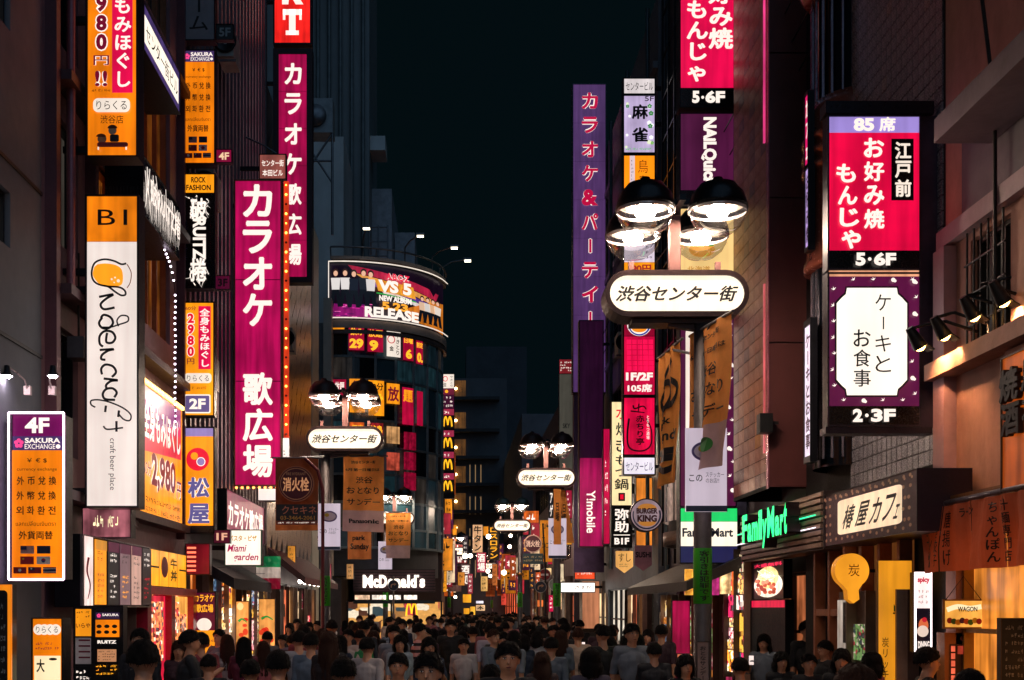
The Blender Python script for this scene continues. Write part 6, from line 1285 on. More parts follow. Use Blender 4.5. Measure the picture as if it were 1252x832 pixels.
# ================================================================= far signs and shop clutter
FARS = [  # x0,y0,x1,y1,d, face colour, strength, text, mode, ink, label
 (578, 642, 590, 676, 74, '#e8b080', 1.0, '牛タン', 'v', 'INK', 'cream vertical beef tongue sign in the middle distance'),
 (591, 644, 597, 655, 76, '#f09020', 1.1, '', 'v', 'INK', 'small orange square sign behind the beef tongue sign'),
 (597, 643, 610, 685, 82, '#2a1a10', .6, 'ロスロラン', 'v', 'GY', 'dark vertical sign with golden letters'),
 (583, 676, 594, 700, 72, '#b82848', .9, '酒場', 'v', 'GW', 'red vertical pub sign under the beef tongue sign'),
 (553, 666, 571, 689, 78, '#8a2a2a', .8, '焼肉', 'h', 'GW', 'reddish square sign beside the far lamp box'),
 (566, 727, 576, 737, 70, '#f0a020', 1.3, '', 'h', 'INK', 'glowing amber cube lantern on the far left'),
 (567, 744, 574, 751, 68, '#f0a020', 1.2, '', 'h', 'INK', 'small amber lantern below the amber cube'),
 (575, 742, 581, 752, 70, '#ffb838', 1.2, '', 'h', 'INK', 'upright amber lantern beside the lower cube'),
 (582, 735, 591, 738, 72, '#e8e0f0', 1.5, '', 'h', 'INK', 'thin white lit strip sign in the far left row'),
 (582, 740, 593, 747, 74, '#f0c090', 1.1, '本', 'h', 'INK', 'pale shop sign with a dark kanji far left'),
 (634, 655, 641, 692, 78, '#3a4440', .6, 'ビルヂング', 'v', 'GW', 'dark narrow vertical board left of the round hydrant sign'),
 (624, 700, 631, 722, 95, '#f0b040', 1.1, '', 'v', 'INK', 'far amber vertical sign near the street end'),
 (613, 722, 619, 740, 100, '#d84838', 1.0, '', 'v', 'INK', 'far red vertical sign near the street end'),
 (632, 728, 640, 738, 90, '#f8e8d0', 1.3, '', 'h', 'INK', 'far white square sign low in the right row'),
 (670, 655, 677, 690, 60, '#c01840', .9, '', 'v', 'GW', 'red narrow sign behind the orange cloth strips'),
 (671, 600, 677, 650, 58, '#20222a', .5, 'アゲロ', 'v', 'GW', 'black narrow sign with white letters behind the third lamp'),
 (657, 734, 664, 742, 62, '#f07838', 1.2, '', 'h', 'INK', 'orange lantern sign below the blue arrow sign'),
 (671, 728, 681, 748, 56, '#d01048', 1.1, '', 'h', 'GW', 'crimson glowing shop front sign in the right middle'),
 (666, 695, 674, 703, 64, '#f8d090', 1.2, '', 'h', 'INK', 'cream small sign over the right crowd'),
 (563, 690, 575, 716, 84, '#5a3a3c', .7, '酒処', 'v', 'GW', 'dull vertical sign behind the pink banner'),
 (528, 655, 537, 700, 63, '#c84a38', .9, '', 'v', 'GW', 'colourful vertical display strip on the flank of the corner building'),
 (541, 695, 546, 724, 62, '#f09a20', 1.1, '', 'v', 'INK', 'amber vertical strip on the flank of the corner building'),
 (531, 611, 538, 652, 64, '#6a2a38', .6, '', 'v', 'GW', 'dull red vertical panel under the arch sign stack'),
]
for x0, y0, x1, y1, d, c, s, tx, md, ik, lb in FARS:
    S = facing('far_signboard', lb, 'sign', x0, y0, x1, y1, d, .2, .4); S.rect(x0, y0, x1, y1, lit(c, s, .35, 2))
    if tx: S.text(tx, x0 + 1, y0 + 1, x1 - 1, y1 - 1, {'INK': INK, 'GY': GY, 'GW': GW}[ik], md, .03)
    elif y1 - y0 > 15: S.scrib(x0 + 1, y0 + 2, x1 - 1, y1 - 2, int((y1 - y0) / 6), {'INK': INK, 'GY': GY, 'GW': GW}[ik], x0, .9, 1)
# shop goods and posters on both walls, receding
r = random.Random(21)
PAL = ['#ff9a30', '#ffd080', '#e83848', '#fff0d8', '#d87040', '#c02050', '#f0b040', '#80b060', '#e8a0a0', '#f8e0b0', '#6080a0', '#ffb860']
def display(label, X, y0, y1, z0, z1, n, m, cat='shop display', s=1.1, seed=0):
    t = empty('shop_display', (X, y0, z0), label, cat); q = random.Random(seed); sg = 1 if X < 0 else -1
    L = y1 - y0; H = z1 - z0; y = 0; i = 0
    MB().box(-.1 * sg, 0, 0, .02 * sg, L, H, paint('#4a342c', .5)).build('back_wall', t)
    while y < L - .12:
        w = min(L - y, L / n * q.uniform(.55, 1.5)); kind = q.random(); i += 1
        MB().box(.021 * sg, y, 0, .14 * sg, y + .035, H, paint(q.choice(['#7a6a60', '#3a2c28', '#a08878']), .35, .3)).build('post', t)
        if kind < .3:
            MB().box(.022 * sg, y + .05, .05, .05 * sg, y + w - .02, H - .1, lit(q.choice(['#ffb870', '#ffd8a8', '#e87048', '#fff0e0', '#c84050']), s * .9, .8, 2.5)).build('glass_door', t)
            for k in range(q.randint(2, 5)):
                c = q.uniform(.1, H - .6); a = y + .06 + q.uniform(0, max(.02, w - .4)); MB().box(.052 * sg, a, c, .09 * sg, a + q.uniform(.12, .3), c + q.uniform(.1, .5), paint(q.choice(['#3a2018', '#c8a070', '#8a2a2a', '#1a1a1c', '#d8c8b0']), .5)).build('goods', t)
        elif kind < .85:
            z = q.uniform(0, .3)
            while z < H - .15:
                h = q.choice([.16, .25, .4, .7]) * q.uniform(.8, 1.2); h = min(h, H - z)
                if q.random() < .85: MB().box(.022 * sg, y + .05 + q.uniform(0, .05), z, (.04 + .06 * q.random()) * sg, y + max(.08, w - q.uniform(.02, .12)), z + h * .92, collage(q.choice(PAL), s * q.choice([.35, .6, .9, 1.1]), q.choice([7, 11, 16]))).build('poster', t)
                z += h
        y += w
    return t
display('wall of glowing food posters at the pizza restaurant entrance', XL + .2, 22.4, 25.4, .3, 2.7, 5, 5, seed=1, s=1.9)
display('glowing goods and posters inside the red framed doors', XL + .16, 17.4, 21.1, .4, 2.7, 6, 5, seed=2, s=1.7)
display('bright clothes racks and posters in the left middle shops', XL + .15, 26.2, 30.6, .4, 2.5, 6, 4, seed=3, s=1.5)
display('pale shop window goods before the corner restaurant', XL + .15, 32, 40.5, .4, 2.6, 10, 4, seed=4, s=1.4)
display('strip of bright food pictures left of the noodle photograph', XR - .12, 20.0, 21.9, .8, 3.0, 3, 6, seed=5, s=1.9)
display('small menu pictures on the magenta lit shop wall', XR - .12, 22.4, 28.6, .5, 2.3, 8, 4, seed=6, s=.7)
display('bright goods at the grocery front on the right', XR - .14, 30.6, 34.3, .5, 2.5, 6, 5, seed=7, s=1.1)
display('glowing shopfront goods on the far right row', 5.1, 53.2, 79, .4, 3.4, 26, 4, seed=8, s=1.2)
display('glowing shopfront goods on the far left row', -1.2, 68, 107, .4, 3.6, 26, 4, seed=9, s=1.2)
display('small menu boards low on the charcoal restaurant front', XR - .2, 12.9, 15.2, .6, 2.2, 5, 3, seed=10, s=.5)
ORD = 'first second third fourth fifth sixth seventh eighth ninth tenth eleventh twelfth thirteenth fourteenth fifteenth sixteenth seventeenth eighteenth nineteenth twentieth'.split()
for side_, X in ((-1, -.4), (1, 4.3)):
    for k in range(20):
        d = 57 + k * 2.9 + r.uniform(-1, 1); z = r.uniform(3.2, 8.0) if k % 2 else r.uniform(2.7, 4.2); w = r.uniform(.35, .8); h = r.uniform(.6, 2.4)
        x = X + (side_ * -.1) * r.uniform(0, 3)
        cn = ('amber', 'red', 'cream', 'orange', 'plum')[k % 5]
        lb = '%s %s sign, %s from the camera, projecting from the far %s row of shops' % (['squat', 'short', 'mid sized', 'tall'][min(3, int(h * 1.6))], cn, ORD[k], 'left' if side_ < 0 else 'right')
        px = VX + x * F / d; hw = w / 2 * F / d; y1 = VY - (z - CH) * F / d; y0 = y1 - h * F / d
        S = facing('far_signboard', lb, 'sign', px - hw, y0, px + hw, y1, d, .2, .3, group='lit signs projecting far down the ' + ('left' if side_ < 0 else 'right'))
        S.rect(px - hw, y0, px + hw, y1, lit(('#f09020', '#b02838', '#e8c8a0', '#d86020', '#5a2048')[k % 5], r.choice([.5, .8, 1.1]), .5, 3))
        S.scrib(px - hw * .7, y0 + 1, px + hw * .7, y1 - 1, max(1, int((y1 - y0) / (hw * 1.6))), (INK, GW, INK, GW, GY)[k % 5], k, 1, 1)
for k in range(20):
    x = r.uniform(-.2, 4.4); d = 60 + k * 2.3; z = r.uniform(2.8, 7.5)
    t = empty('far_lamp', (x, d, z), ORD[k] + ' nearest of the small round lamps over the far crowd', 'lamp', 'small glowing lamps far down the street'); MB().ball((0, 0, 0), .13, lit('#ffe4c0', 12, 0), 8).build('globe', t); MB().tube([(0, 0, .1), (0, 0, .5)], .02, FRAME, 5).build('stem', t)
# overhead wires, pipes and small gear on the facades
w = empty('overhead_wires', (0, 30, 9), 'thin dark wires strung along the right facade', 'wires')
b = MB()
for k in range(3): b.tube([(4.7 + .1 * k, -14 + j * 3, 1.5 - .4 * k - .25 * math.sin(j * .8)) for j in range(9)], .012, BLACK, 4)
b.build('wire', w)
cam_ = empty('security_camera', (4.3, 17.2, 4.6), 'dark boxy speaker on the brown column over the green letters', 'speaker')
MB().box(-.02, -.1, -.15, .16, .1, .12, BLACK).build('housing', cam_); MB().box(.16, -.02, -.02, .26, .02, .02, BLACK).build('bracket', cam_)
for X, y, z, lb in ((XL + .16, 15.2, 5.2, 'box on the plum facade left of the beer board'), (XL + .16, 21.6, 5.0, 'small junction box beside the amber massage wall sign'), (XR - .14, 24, 5.5, 'grey box on the dark facade right of the stack signs'), (XR - .1, 33, 5.2, 'grey unit beside the violet sign foot')):
    t = empty('junction_box', (X, y, z), lb, 'box'); MB().box(-.1, -.14, -.12, .1, .14, .14, paint('#4a4a50', .5, .3)).build('body', t); MB().tube([(0, 0, .1), (0, 0, 1.2)], .015, BLACK, 5).build('conduit', t)

# red entrance and pizza restaurant posters on the left
t = empty('crimson_doorway', (XL + .3, 17.6, 0), 'crimson framed glowing entrance under the amber beef bowl panels', 'entrance')
for y0, y1, z0, z1, m, nm in ((0, .22, 0, 2.2, paint('#b01838', .3, 0, .2, 3), 'post'), (1.5, 1.75, 0, 2.2, paint('#b01838', .3, 0, .2, 3), 'post'), (3.1, 3.4, 0, 2.2, paint('#b01838', .3, 0, .2, 3), 'post'), (0, 3.4, 2.205, 2.32, paint('#d84858', .35, 0, .2, 3), 'lintel'), (.23, 1.49, .1, 2.19, lit('#e02040', 1.1, .5, 2), 'door_glow'), (1.76, 3.09, .1, 2.19, lit('#ffb050', 1.3, .5, 2), 'door_glow')):
    o_ = .12 if nm != 'door_glow' else .02; MB().box(-.1, y0, z0, o_, y1, z1, m).build(nm, t)
for y, z, h in ((.4, 1.5, .6), (.9, 1.2, .9), (2.0, 1.4, .7), (2.5, 1.2, .7)): MB().box(.021, y, z, .05, y + .35, z + h, collage('#ff8a50', 1.2, 12)).build('poster', t)
for x0, x1, y0, y1, d, lb in ((289, 304, 736, 812, 25.2, 'narrow pizza poster with red tomatoes and green leaves at the door'), (317, 336, 733, 815, 26.4, 'wide pizza poster with tomatoes and basil beside the door')):
    S = facing('pizza_poster', lb, 'poster', x0, y0, x1, y1, d, .06, .8, casemat=paint('#5a2a1c', .4)); S.rect(x0, y0, x1, y1, lit('#f0a050', 1.2, .4, 5)); q = random.Random(x0)
    for k in range(9): cx = q.uniform(x0 + 2, x1 - 2); cy = q.uniform(y0 + 3, y1 - 4); S.flat(disc2(cx, cy, q.uniform(2, 4.2), q.uniform(2, 5), 14), glow(q.choice(['#d82818', '#e04020', '#ffd890']), 1.0), 'print', off=.03 + k * .0005)
    for cy in (y0 + 22,): S.flat(ribbon(spline([(x0 + 3, cy + 2), ((x0 + x1) / 2, cy - 1), (x1 - 2, cy + 3)], 4), 3.2, 1), glow('#20903a', 1.0), 'print', off=.04)

# air conditioners, pipes and boxes on the facades
acu = None
for X, y, z, lb in ((XL + .3, 22.4, 6.0, 'air conditioner low on the ribbed wall behind the amber board'), (XL + .3, 22.6, 9.4, 'air conditioner on the ribbed wall by the red 4F tag'), (XL + .3, 24.6, 12.9, 'air conditioner high on the ribbed wall'), (XL + .3, 33.5, 9.0, 'air conditioner on the slanted panel wall'), (XR - .1, 24.0, 9.2, 'air conditioner beside the mahjong board'), (XR - .1, 24.0, 13.0, 'upper air conditioner beside the mahjong board'), (XR - .32, 34.0, 9.0, 'air conditioner between the violet and mahjong boards'), (XR - .32, 34.0, 6.0, 'lower air conditioner between the violet and mahjong boards')):
    t = empty('air_conditioner', (X, y, z), 'pale ' + lb, 'air conditioner', 'air conditioners on the facades')
    if acu is None:
        b = MB(); b.box(-.16, -.38, 0, .16, .38, .58, paint('#a8a8a4', .5, .1, .3, 3)); acu = [b.build('body', t)]
        b = MB(); b.lathe((0, 0, 0), [(.05, 0), (.22, 0), (.23, .03), (.19, .03)], FRAME, 18); g_ = b.build('grille', t); g_.rotation_euler = (rad(90), 0, 0); g_.location = (0, -.381, .29); acu.append(g_)
        b = MB(); b.bar((-.2, -.3, -.05), (.2, -.3, -.05), .04, .04, STEEL); acu.append(b.build('bracket', t))
    else:
        for q_ in acu: inst(q_, t)
for y in (14.9, 18.2): t = empty('drain_pipe', (XL + .16, y, 5.9), 'plum coloured pipe running up the narrow shop building ' + ('beside the beer board' if y < 16 else 'above the amber wall sign'), 'pipe'); MB().tube([(0, 0, 0), (0, 0, 9), (.05, 0, 9.2), (.05, 0, 22)], .055, paint('#8a5a64', .35, .4), 9).build('tube', t)

for i, (px, py, w, h, d, c, s_, ik) in enumerate(((690, 640, 9, 26, 46, '#f0a030', .9, INK), (692, 600, 7, 34, 48, '#b02040', .8, GW), (683, 690, 6, 22, 50, '#f0d8b0', 1.0, INK), (655, 700, 6, 20, 58, '#d85828', .9, GW), (648, 694, 5, 26, 62, '#302838', .6, GY), (676, 668, 7, 24, 54, '#e8c8a0', .9, INK), (640, 640, 6, 14, 70, '#c83040', .8, GW), (566, 655, 6, 30, 66, '#382834', .6, GW), (560, 700, 8, 16, 64, '#e89030', .9, INK), (572, 702, 6, 24, 70, '#b03848', .8, GW), (588, 705, 8, 18, 76, '#f0b868', .9, INK), (602, 690, 6, 26, 84, '#d07030', .8, INK), (545, 640, 7, 22, 62, '#5a2038', .8, GY), (424, 690, 8, 18, 46, '#e0a060', .8, INK), (396, 690, 9, 22, 40, '#c04858', .7, GW), (352, 668, 9, 26, 34, '#e89838', .9, INK))):
    S = facing('small_signboard', '%s little projecting sign %s' % (['amber', 'crimson', 'cream', 'orange', 'charcoal', 'tan', 'red', 'dark', 'gold', 'rose', 'pale gold', 'copper', 'plum', 'sand', 'pink', 'marigold'][i], 'over the left awnings' if px < 400 else 'beside the burger restaurant' if px < 480 else 'in the far left row of shops' if px < 610 else 'among the far right signs'), 'sign', px, py, px + w, py + h, d, .15, .4); S.rect(px, py, px + w, py + h, lit(c, s_, .4, 3)); S.scrib(px + w * .2, py + 1, px + w * .8, py + h - 1, max(2, int(h / 6)), ik, i, 1, 1)
# ================================================================= people
SKIN = paint('#c08a6c', .5, 0, .12, 4, .05); HAIRM = paint('#0c0a0d', .62, 0, .4, 40, .8, 0, .25); HAIRB = paint('#3a1e14', .6, 0, .4, 40, .8, 0, .3)
def capsule_dist(P, a, b, ra, rb):
    ab = b - a; L = max(ab.dot(ab), 1e-9); t = max(0, min(1, (P - a).dot(ab) / L)); return (P - a - ab * t).length - (ra + (rb - ra) * t)
def make_body(pose):
    """one continuous skinned surface: returns (mesh, joints). facing +y, slots 0 skin 1 shirt 2 trousers 3 shoes"""
    q = dict(la=.25, ra=-.25, ll=.28, rl=-.28, le=.25, re=.25, lift=None, fem=0); q.update(pose); fem = q['fem']
    J = {}; hz = .92
    J['pel'] = Vector((0, 0, hz)); J['belly'] = Vector((0, .005, 1.08)); J['chest'] = Vector((0, 0, 1.30)); J['neck0'] = Vector((0, -.01, 1.44)); J['neck1'] = Vector((0, .012, 1.53)); J['head'] = Vector((0, .02, 1.615))
    sw = .152 if fem else .176
    B = []   # a, b, ra, rb, slot
    for s, n, sa, sl, el in ((-1, 'l', q['la'], q['ll'], q['le']), (1, 'r', q['ra'], q['rl'], q['re'])):
        sh = Vector((s * sw, -.005, 1.425)); hip = Vector((s * .095, 0, hz - .03))
        ad = Vector((s * .10, math.sin(sa), -math.cos(sa))).normalized(); elb = sh + ad * .29
        f2 = sa + el; fd = Vector((s * .02, math.sin(f2), -math.cos(f2))).normalized()
        if q['lift'] == n: ad = Vector((s * .15, .35, -.9)).normalized(); elb = sh + ad * .27; fd = Vector((-s * .35, .75, .45)).normalized()
        wr = elb + fd * .25; ld = Vector((s * .02, math.sin(sl), -math.cos(sl))); kn = hip + ld * .42
        k2 = sl - (.12 if sl > 0 else .5); an = kn + Vector((0, math.sin(k2), -math.cos(k2))) * .42
        B += [(sh, elb, .054, .043, 1), (elb, wr, .040, .027, 0), (J['chest'] + Vector((0, 0, .105)), sh, .078, .056, 1), (hip, kn, .088, .058, 2), (kn, an, .054, .036, 2), (an, an + Vector((0, .15, -.045)), .04, .034, 3)]
        pm = wr + fd * .05; B.append((wr, pm, .026, .032, 0))
        side_ = fd.cross(Vector((0, 0, 1)) if abs(fd.z) < .9 else Vector((1, 0, 0))).normalized()
        lat = Vector((0, 1, 0)) if abs(fd.z) > .6 else Vector((1, 0, 0))
        lat = (lat - fd * lat.dot(fd)).normalized(); cu = Vector((-s, 0, 0)); cu = (cu - fd * cu.dot(fd)).normalized()
        for i, L in enumerate((.068, .078, .072, .056)):
            f0 = pm + lat * (.027 - .018 * i) + fd * .025; f1 = f0 + fd * L * .55 + cu * .006; B += [(f0, f1, .0095, .009, 0), (f1, f1 + fd * L * .4 + cu * .022, .009, .0075, 0)]
        B.append((wr + fd * .02 + lat * .02, wr + fd * .06 + lat * .055 + cu * .01, .011, .009, 0))
        J[n + 'h'] = pm + fd * .05; J[n + 's'] = sh
    B += [(J['pel'] + Vector((-.07, 0, 0)), J['pel'] + Vector((.07, 0, 0)), .098, .098, 2), (J['pel'] + Vector((0, 0, .05)), J['belly'], .12, .115, 1), (J['belly'], J['chest'], .118 if fem else .13, .135 if fem else .15, 1), (J['belly'] + Vector((-.05, 0, .05)), J['chest'] + Vector((-.07, 0, 0)), .1, .12, 1), (J['belly'] + Vector((.05, 0, .05)), J['chest'] + Vector((.07, 0, 0)), .1, .12, 1),
          (J['neck0'], J['neck1'], .054 if fem else .064, .056, 0), (Vector((0, .01, 1.65)), Vector((0, .028, 1.58)), .086, .07, 0), (Vector((0, .03, 1.6)), Vector((0, .05, 1.535)), .066, .036, 0), (Vector((0, -.018, 1.655)), Vector((0, .012, 1.665)), .085, .08, 0)]
    hx = Vector((0, .107, 0)); B += [(Vector((0, .098, 1.63)), Vector((0, .116, 1.598)), .009, .014, 0), (Vector((0, .085, 1.562)), Vector((0, .09, 1.562)), .022, .02, 0)]
    for s in (-1, 1): B.append((Vector((s * .082, .0, 1.63)), Vector((s * .084, .008, 1.59)), .016, .011, 0)); B.append((Vector((s * .035, .085, 1.652)), Vector((s * .018, .09, 1.652)), .014, .012, 0))
    if fem:
        for s in (-1, 1): B.append((Vector((s * .065, .07, 1.27)), Vector((s * .06, .1, 1.25)), .07, .055, 1))
    if q.get('skirt'): B += [(Vector((0, 0, .9)), Vector((0, 0, .55)), .14, .2, 2)]
    mb = MB()
    for a, b, ra, rb, sl in B:
        a = Vector(a); b = Vector(b)
        n = 12 if max(ra, rb) > .02 else 8
        mb.ball(a, ra, SKIN, n); mb.ball(b, rb, SKIN, n)
        if (b - a).length > 1e-4: mb.tube([a, b], ra, SKIN, n, r2=rb)
    o = mb.build('tmp'); md = o.modifiers.new('r', 'REMESH'); md.mode = 'VOXEL'; md.voxel_size = .0095; md.adaptivity = 0
    sm = o.modifiers.new('s', 'SMOOTH'); sm.factor = .5; sm.iterations = 3
    dg = bpy.context.evaluated_depsgraph_get(); me = bpy.data.meshes.new_from_object(o.evaluated_get(dg)); bpy.data.objects.remove(o)
    # cloth folds and slot per face
    import numpy as np
    co = np.empty(len(me.vertices) * 3); me.vertices.foreach_get('co', co); co = co.reshape(-1, 3)
    cen = np.empty(len(me.polygons) * 3); me.polygons.foreach_get('center', cen); cen = cen.reshape(-1, 3)
    def lab(Pt):
        best = np.full(len(Pt), 1e9); sl_ = np.zeros(len(Pt), int)
        for a, b, ra, rb, sl in B:
            a = np.array(a); b = np.array(b); ab = b - a; t = np.clip(((Pt - a) @ ab) / max(ab @ ab, 1e-9), 0, 1); dd = np.linalg.norm(Pt - a - t[:, None] * ab, axis=1) - (ra + (rb - ra) * t)
            m = dd < best; best[m] = dd[m]; sl_[m] = sl
        return sl_
    sl_ = lab(cen); sl_[(sl_ == 1) & (cen[:, 2] < .90)] = 2; sl_[(sl_ == 0) & (cen[:, 2] < 1.435) & (cen[:, 2] > 1.3) & (abs(cen[:, 0]) < .12)] = 1
    nr = np.empty(len(me.vertices) * 3); me.vertices.foreach_get('normal', nr); nr = nr.reshape(-1, 3); vs_ = lab(co)
    fold = np.sin(co[:, 2] * 38 + co[:, 0] * 22 + np.sin(co[:, 1] * 19) * 2) * .0035 + np.sin(co[:, 0] * 47 - co[:, 2] * 17 + co[:, 1] * 31) * .0025
    k = (vs_ == 1) * 1.0 + (vs_ == 2) * .9; co += nr * (fold * k + .006 * (k > 0))[:, None]
    me.vertices.foreach_set('co', co.ravel())
    me.materials.clear()
    for m in (SKIN, SKIN, SKIN, SKIN): me.materials.append(m)
    me.polygons.foreach_set('material_index', sl_.astype('i')); me.polygons.foreach_set('use_smooth', [True] * len(me.polygons)); me.update()
    return me, J
def make_hair(kind, seed=0):
    """scalp shell with uneven locks; kinds: short, crop, bob, long"""
    n = 48; h = 30; V = []; Fc = []; r = random.Random(seed); c = Vector((0, .006, 1.65))
    drop = {'short': .0, 'crop': .0, 'bob': .13, 'long': .40}[kind]
    for i in range(h + 1):
        t = i / h
        for k in range(n):
            a = 2 * math.pi * k / n; fr = math.sin(a)            # +1 = front
            tmax = math.pi * (.66 if kind in ('bob', 'long') else .59 if kind == 'short' else .56) * (1 - .27 * max(0, fr) ** 1.5) + .1 * max(0, -fr) + .16 * noise.noise(Vector((math.cos(a) * 5, math.sin(a) * 5, seed * 3.1)))
            th = tmax * t; nz = noise.noise(Vector((math.cos(a) * 2.2, math.sin(a) * 2.2, t * 3 + seed)) * 1.6) * .012 + noise.noise(Vector((math.cos(a) * 8, math.sin(a) * 8, t * 1.5 + seed))) * .009
            R_ = (.109 if kind in ('bob', 'long') else .107 if kind == 'short' else .103) + nz * 1.3 + .006 * math.sin(a * 11 + t * 5 + seed) * t
            p = Vector((R_ * .95 * math.sin(th) * math.cos(a), R_ * 1.1 * math.sin(th) * math.sin(a) - .008, R_ * 1.04 * math.cos(th)))
            V.append(c + p)
    rows_ = h + 1
    if drop:
        m = 14
        for j in range(1, m + 1):
            u = j / m
            for k in range(n):
                a = 2 * math.pi * k / n; fr = math.sin(a); b0 = V[h * n + k]
                L = drop * (1 if fr < .35 else 0.02) * (1 + .12 * noise.noise(Vector((a * 3, seed, 0)))) ; spread = 1 + (.10 if kind == 'bob' else .25) * math.sin(u * math.pi * .8) * (1 if fr < .3 else 0)
                nz = noise.noise(Vector((math.cos(a) * 7, math.sin(a) * 7, u * 1.2 + seed))) * .016
                x = (b0.x) * (spread + nz * 4) * (1 - (.25 * u ** 3 if kind == 'bob' else .1 * u)); y = (b0.y + .0) * (spread + nz * 3) - (.02 * u if kind == 'long' else 0)
                V.append(Vector((x, y, b0.z - L * u * (1 + nz * 3))))
        rows_ += m
    for i in range(rows_ - 1):
        for k in range(n): Fc.append((i * n + k, i * n + (k + 1) % n, (i + 1) * n + (k + 1) % n, (i + 1) * n + k))
    # loose locks lying over the shell so that the outline is ragged
    for k in range(420):
        a = r.uniform(0, 2 * math.pi); fr = math.sin(a); tm = math.pi * (.66 if kind in ('bob', 'long') else .59 if kind == 'short' else .56) * (1 - .27 * max(0, fr) ** 1.5)
        t0 = tm * r.uniform(.05, .96) ; L = r.uniform(.18, .5) * (.55 if kind == 'crop' else 1) * (.35 if fr > .1 and t0 > tm * .45 else 1); tw = r.uniform(-.35, .35); R0 = .109 if kind in ('bob', 'long') else .107 if kind == 'short' else .103; wd = r.uniform(.03, .07); o = len(V); lift = r.uniform(.0, .016)
        for j in range(5):
            u = j / 4; th = t0 + L * u; aa = a + tw * u; ww = wd * (1 - u * .9) / max(.25, math.sin(th)); rr = R0 + .004 + lift * u * (1.5 - u)
            for e in (-1, 1): b_ = aa + e * ww; V.append(c + Vector((rr * .95 * math.sin(th) * math.cos(b_), rr * 1.1 * math.sin(th) * math.sin(b_) - .008, rr * 1.04 * math.cos(th))))
        for j in range(4): Fc.append((o + 2 * j, o + 2 * j + 1, o + 2 * j + 3, o + 2 * j + 2))
    if drop:
        for k in range(160):
            a = r.uniform(math.pi * .85, math.pi * 2.15); o = len(V); z0 = c.z - .03; L = drop * r.uniform(.7, 1.12) ; wd = r.uniform(.006, .014); sp = r.uniform(1.0, 1.25)
            for j in range(6):
                u = j / 5; rr = .107 * (1 + (sp - 1) * math.sin(u * 2.4)); x = rr * .97 * math.cos(a); y = rr * 1.08 * math.sin(a) - .008; ww = wd * (1 - .8 * u)
                for e in (-1, 1): V.append(Vector((x - math.sin(a) * e * ww + .01 * math.sin(u * 5 + k), y + math.cos(a) * e * ww, z0 - L * u)))
            for j in range(5): Fc.append((o + 2 * j, o + 2 * j + 1, o + 2 * j + 3, o + 2 * j + 2))
    me = bpy.data.meshes.new('hair'); me.from_pydata([tuple(v) for v in V], [], Fc); me.materials.append(HAIRM); me.polygons.foreach_set('use_smooth', [True] * len(Fc)); me.update(); return me
def face_bits():
    dk = ink('#120c0c', .2); br = ink('#1a1210'); out = []
    for s in (-1, 1):
        b = MB(); out.append(('eye', b))
        b.ball((s * .031, .099, 1.634), .0125, ink('#e8dcd4', .3), 10, 1, .4, .5); b.ball((s * .031, .1035, 1.634), .0058, dk, 8, 1, .4, 1)
        b.bar((s * .047, .096, 1.6415), (s * .017, .104, 1.6425), .004, .0035, dk); b.bar((s * .05, .094, 1.658), (s * .016, .107, 1.66), .006, .006, br)
    b = MB(); out.append(('mouth', b)); b.ball((0, .1085, 1.566), .02, ink('#8a3c38', .4), 10, 1, .25, .28); b.ball((0, .111, 1.5665), .017, ink('#4a1a1a'), 8, 1, .2, .08)
    return out
POSES = [dict(la=.35, ra=-.35, ll=.3, rl=-.3), dict(la=-.3, ra=.3, ll=-.28, rl=.28), dict(la=.05, ra=-.05, ll=.03, rl=-.04, le=.1, re=.1), dict(la=.1, ra=0, ll=.1, rl=-.1, lift='r'),
         dict(la=.25, ra=-.25, ll=.22, rl=-.22, fem=1), dict(la=-.1, ra=.15, ll=.05, rl=-.1, fem=1, skirt=1), dict(la=0, ra=.2, ll=-.15, rl=.2, fem=1, lift='l')]
BODY = [make_body(p) for p in POSES]
HAIR = {k: [make_hair(k, s) for s in (1, 2)] for k in ('short', 'crop', 'bob', 'long')}
FACE = []
for nm, b_ in face_bits(): _fb = b_.build(nm); FACE.append((nm, _fb.data)); bpy.data.objects.remove(_fb)
_cl = {}
def cloth(h):
    if h not in _cl: _cl[h] = paint(h, .8, 0, .2, 5, .2)
    return _cl[h]
def stripes(c1, c2, sc=22, chk=False):
    m = bpy.data.materials.new('striped_cloth'); m.use_nodes = True; n = m.node_tree.nodes; l = m.node_tree.links; b = n['Principled BSDF']; tc = n.new('ShaderNodeTexCoord'); sp = n.new('ShaderNodeSeparateXYZ'); l.new(tc.outputs['Object'], sp.inputs[0])
    def st(o):
        a = n.new('ShaderNodeMath'); a.operation = 'MULTIPLY'; a.inputs[1].default_value = sc; f = n.new('ShaderNodeMath'); f.operation = 'FRACT'; g = n.new('ShaderNodeMath'); g.operation = 'GREATER_THAN'; g.inputs[1].default_value = .55
        l.new(o, a.inputs[0]); l.new(a.outputs[0], f.inputs[0]); l.new(f.outputs[0], g.inputs[0]); return g
    g = st(sp.outputs[2]); out = g.outputs[0]
    if chk: g2 = st(sp.outputs[0]); mm = n.new('ShaderNodeMath'); mm.operation = 'MULTIPLY'; l.new(g.outputs[0], mm.inputs[0]); l.new(g2.outputs[0], mm.inputs[1]); out = mm.outputs[0]
    mx = n.new('ShaderNodeMix'); mx.data_type = 'RGBA'; mx.inputs[6].default_value = (*lin(c1), 1); mx.inputs[7].default_value = (*lin(c2), 1); l.new(out, mx.inputs[0]); l.new(mx.outputs[2], b.inputs['Base Color']); b.inputs['Roughness'].default_value = .8
    return m
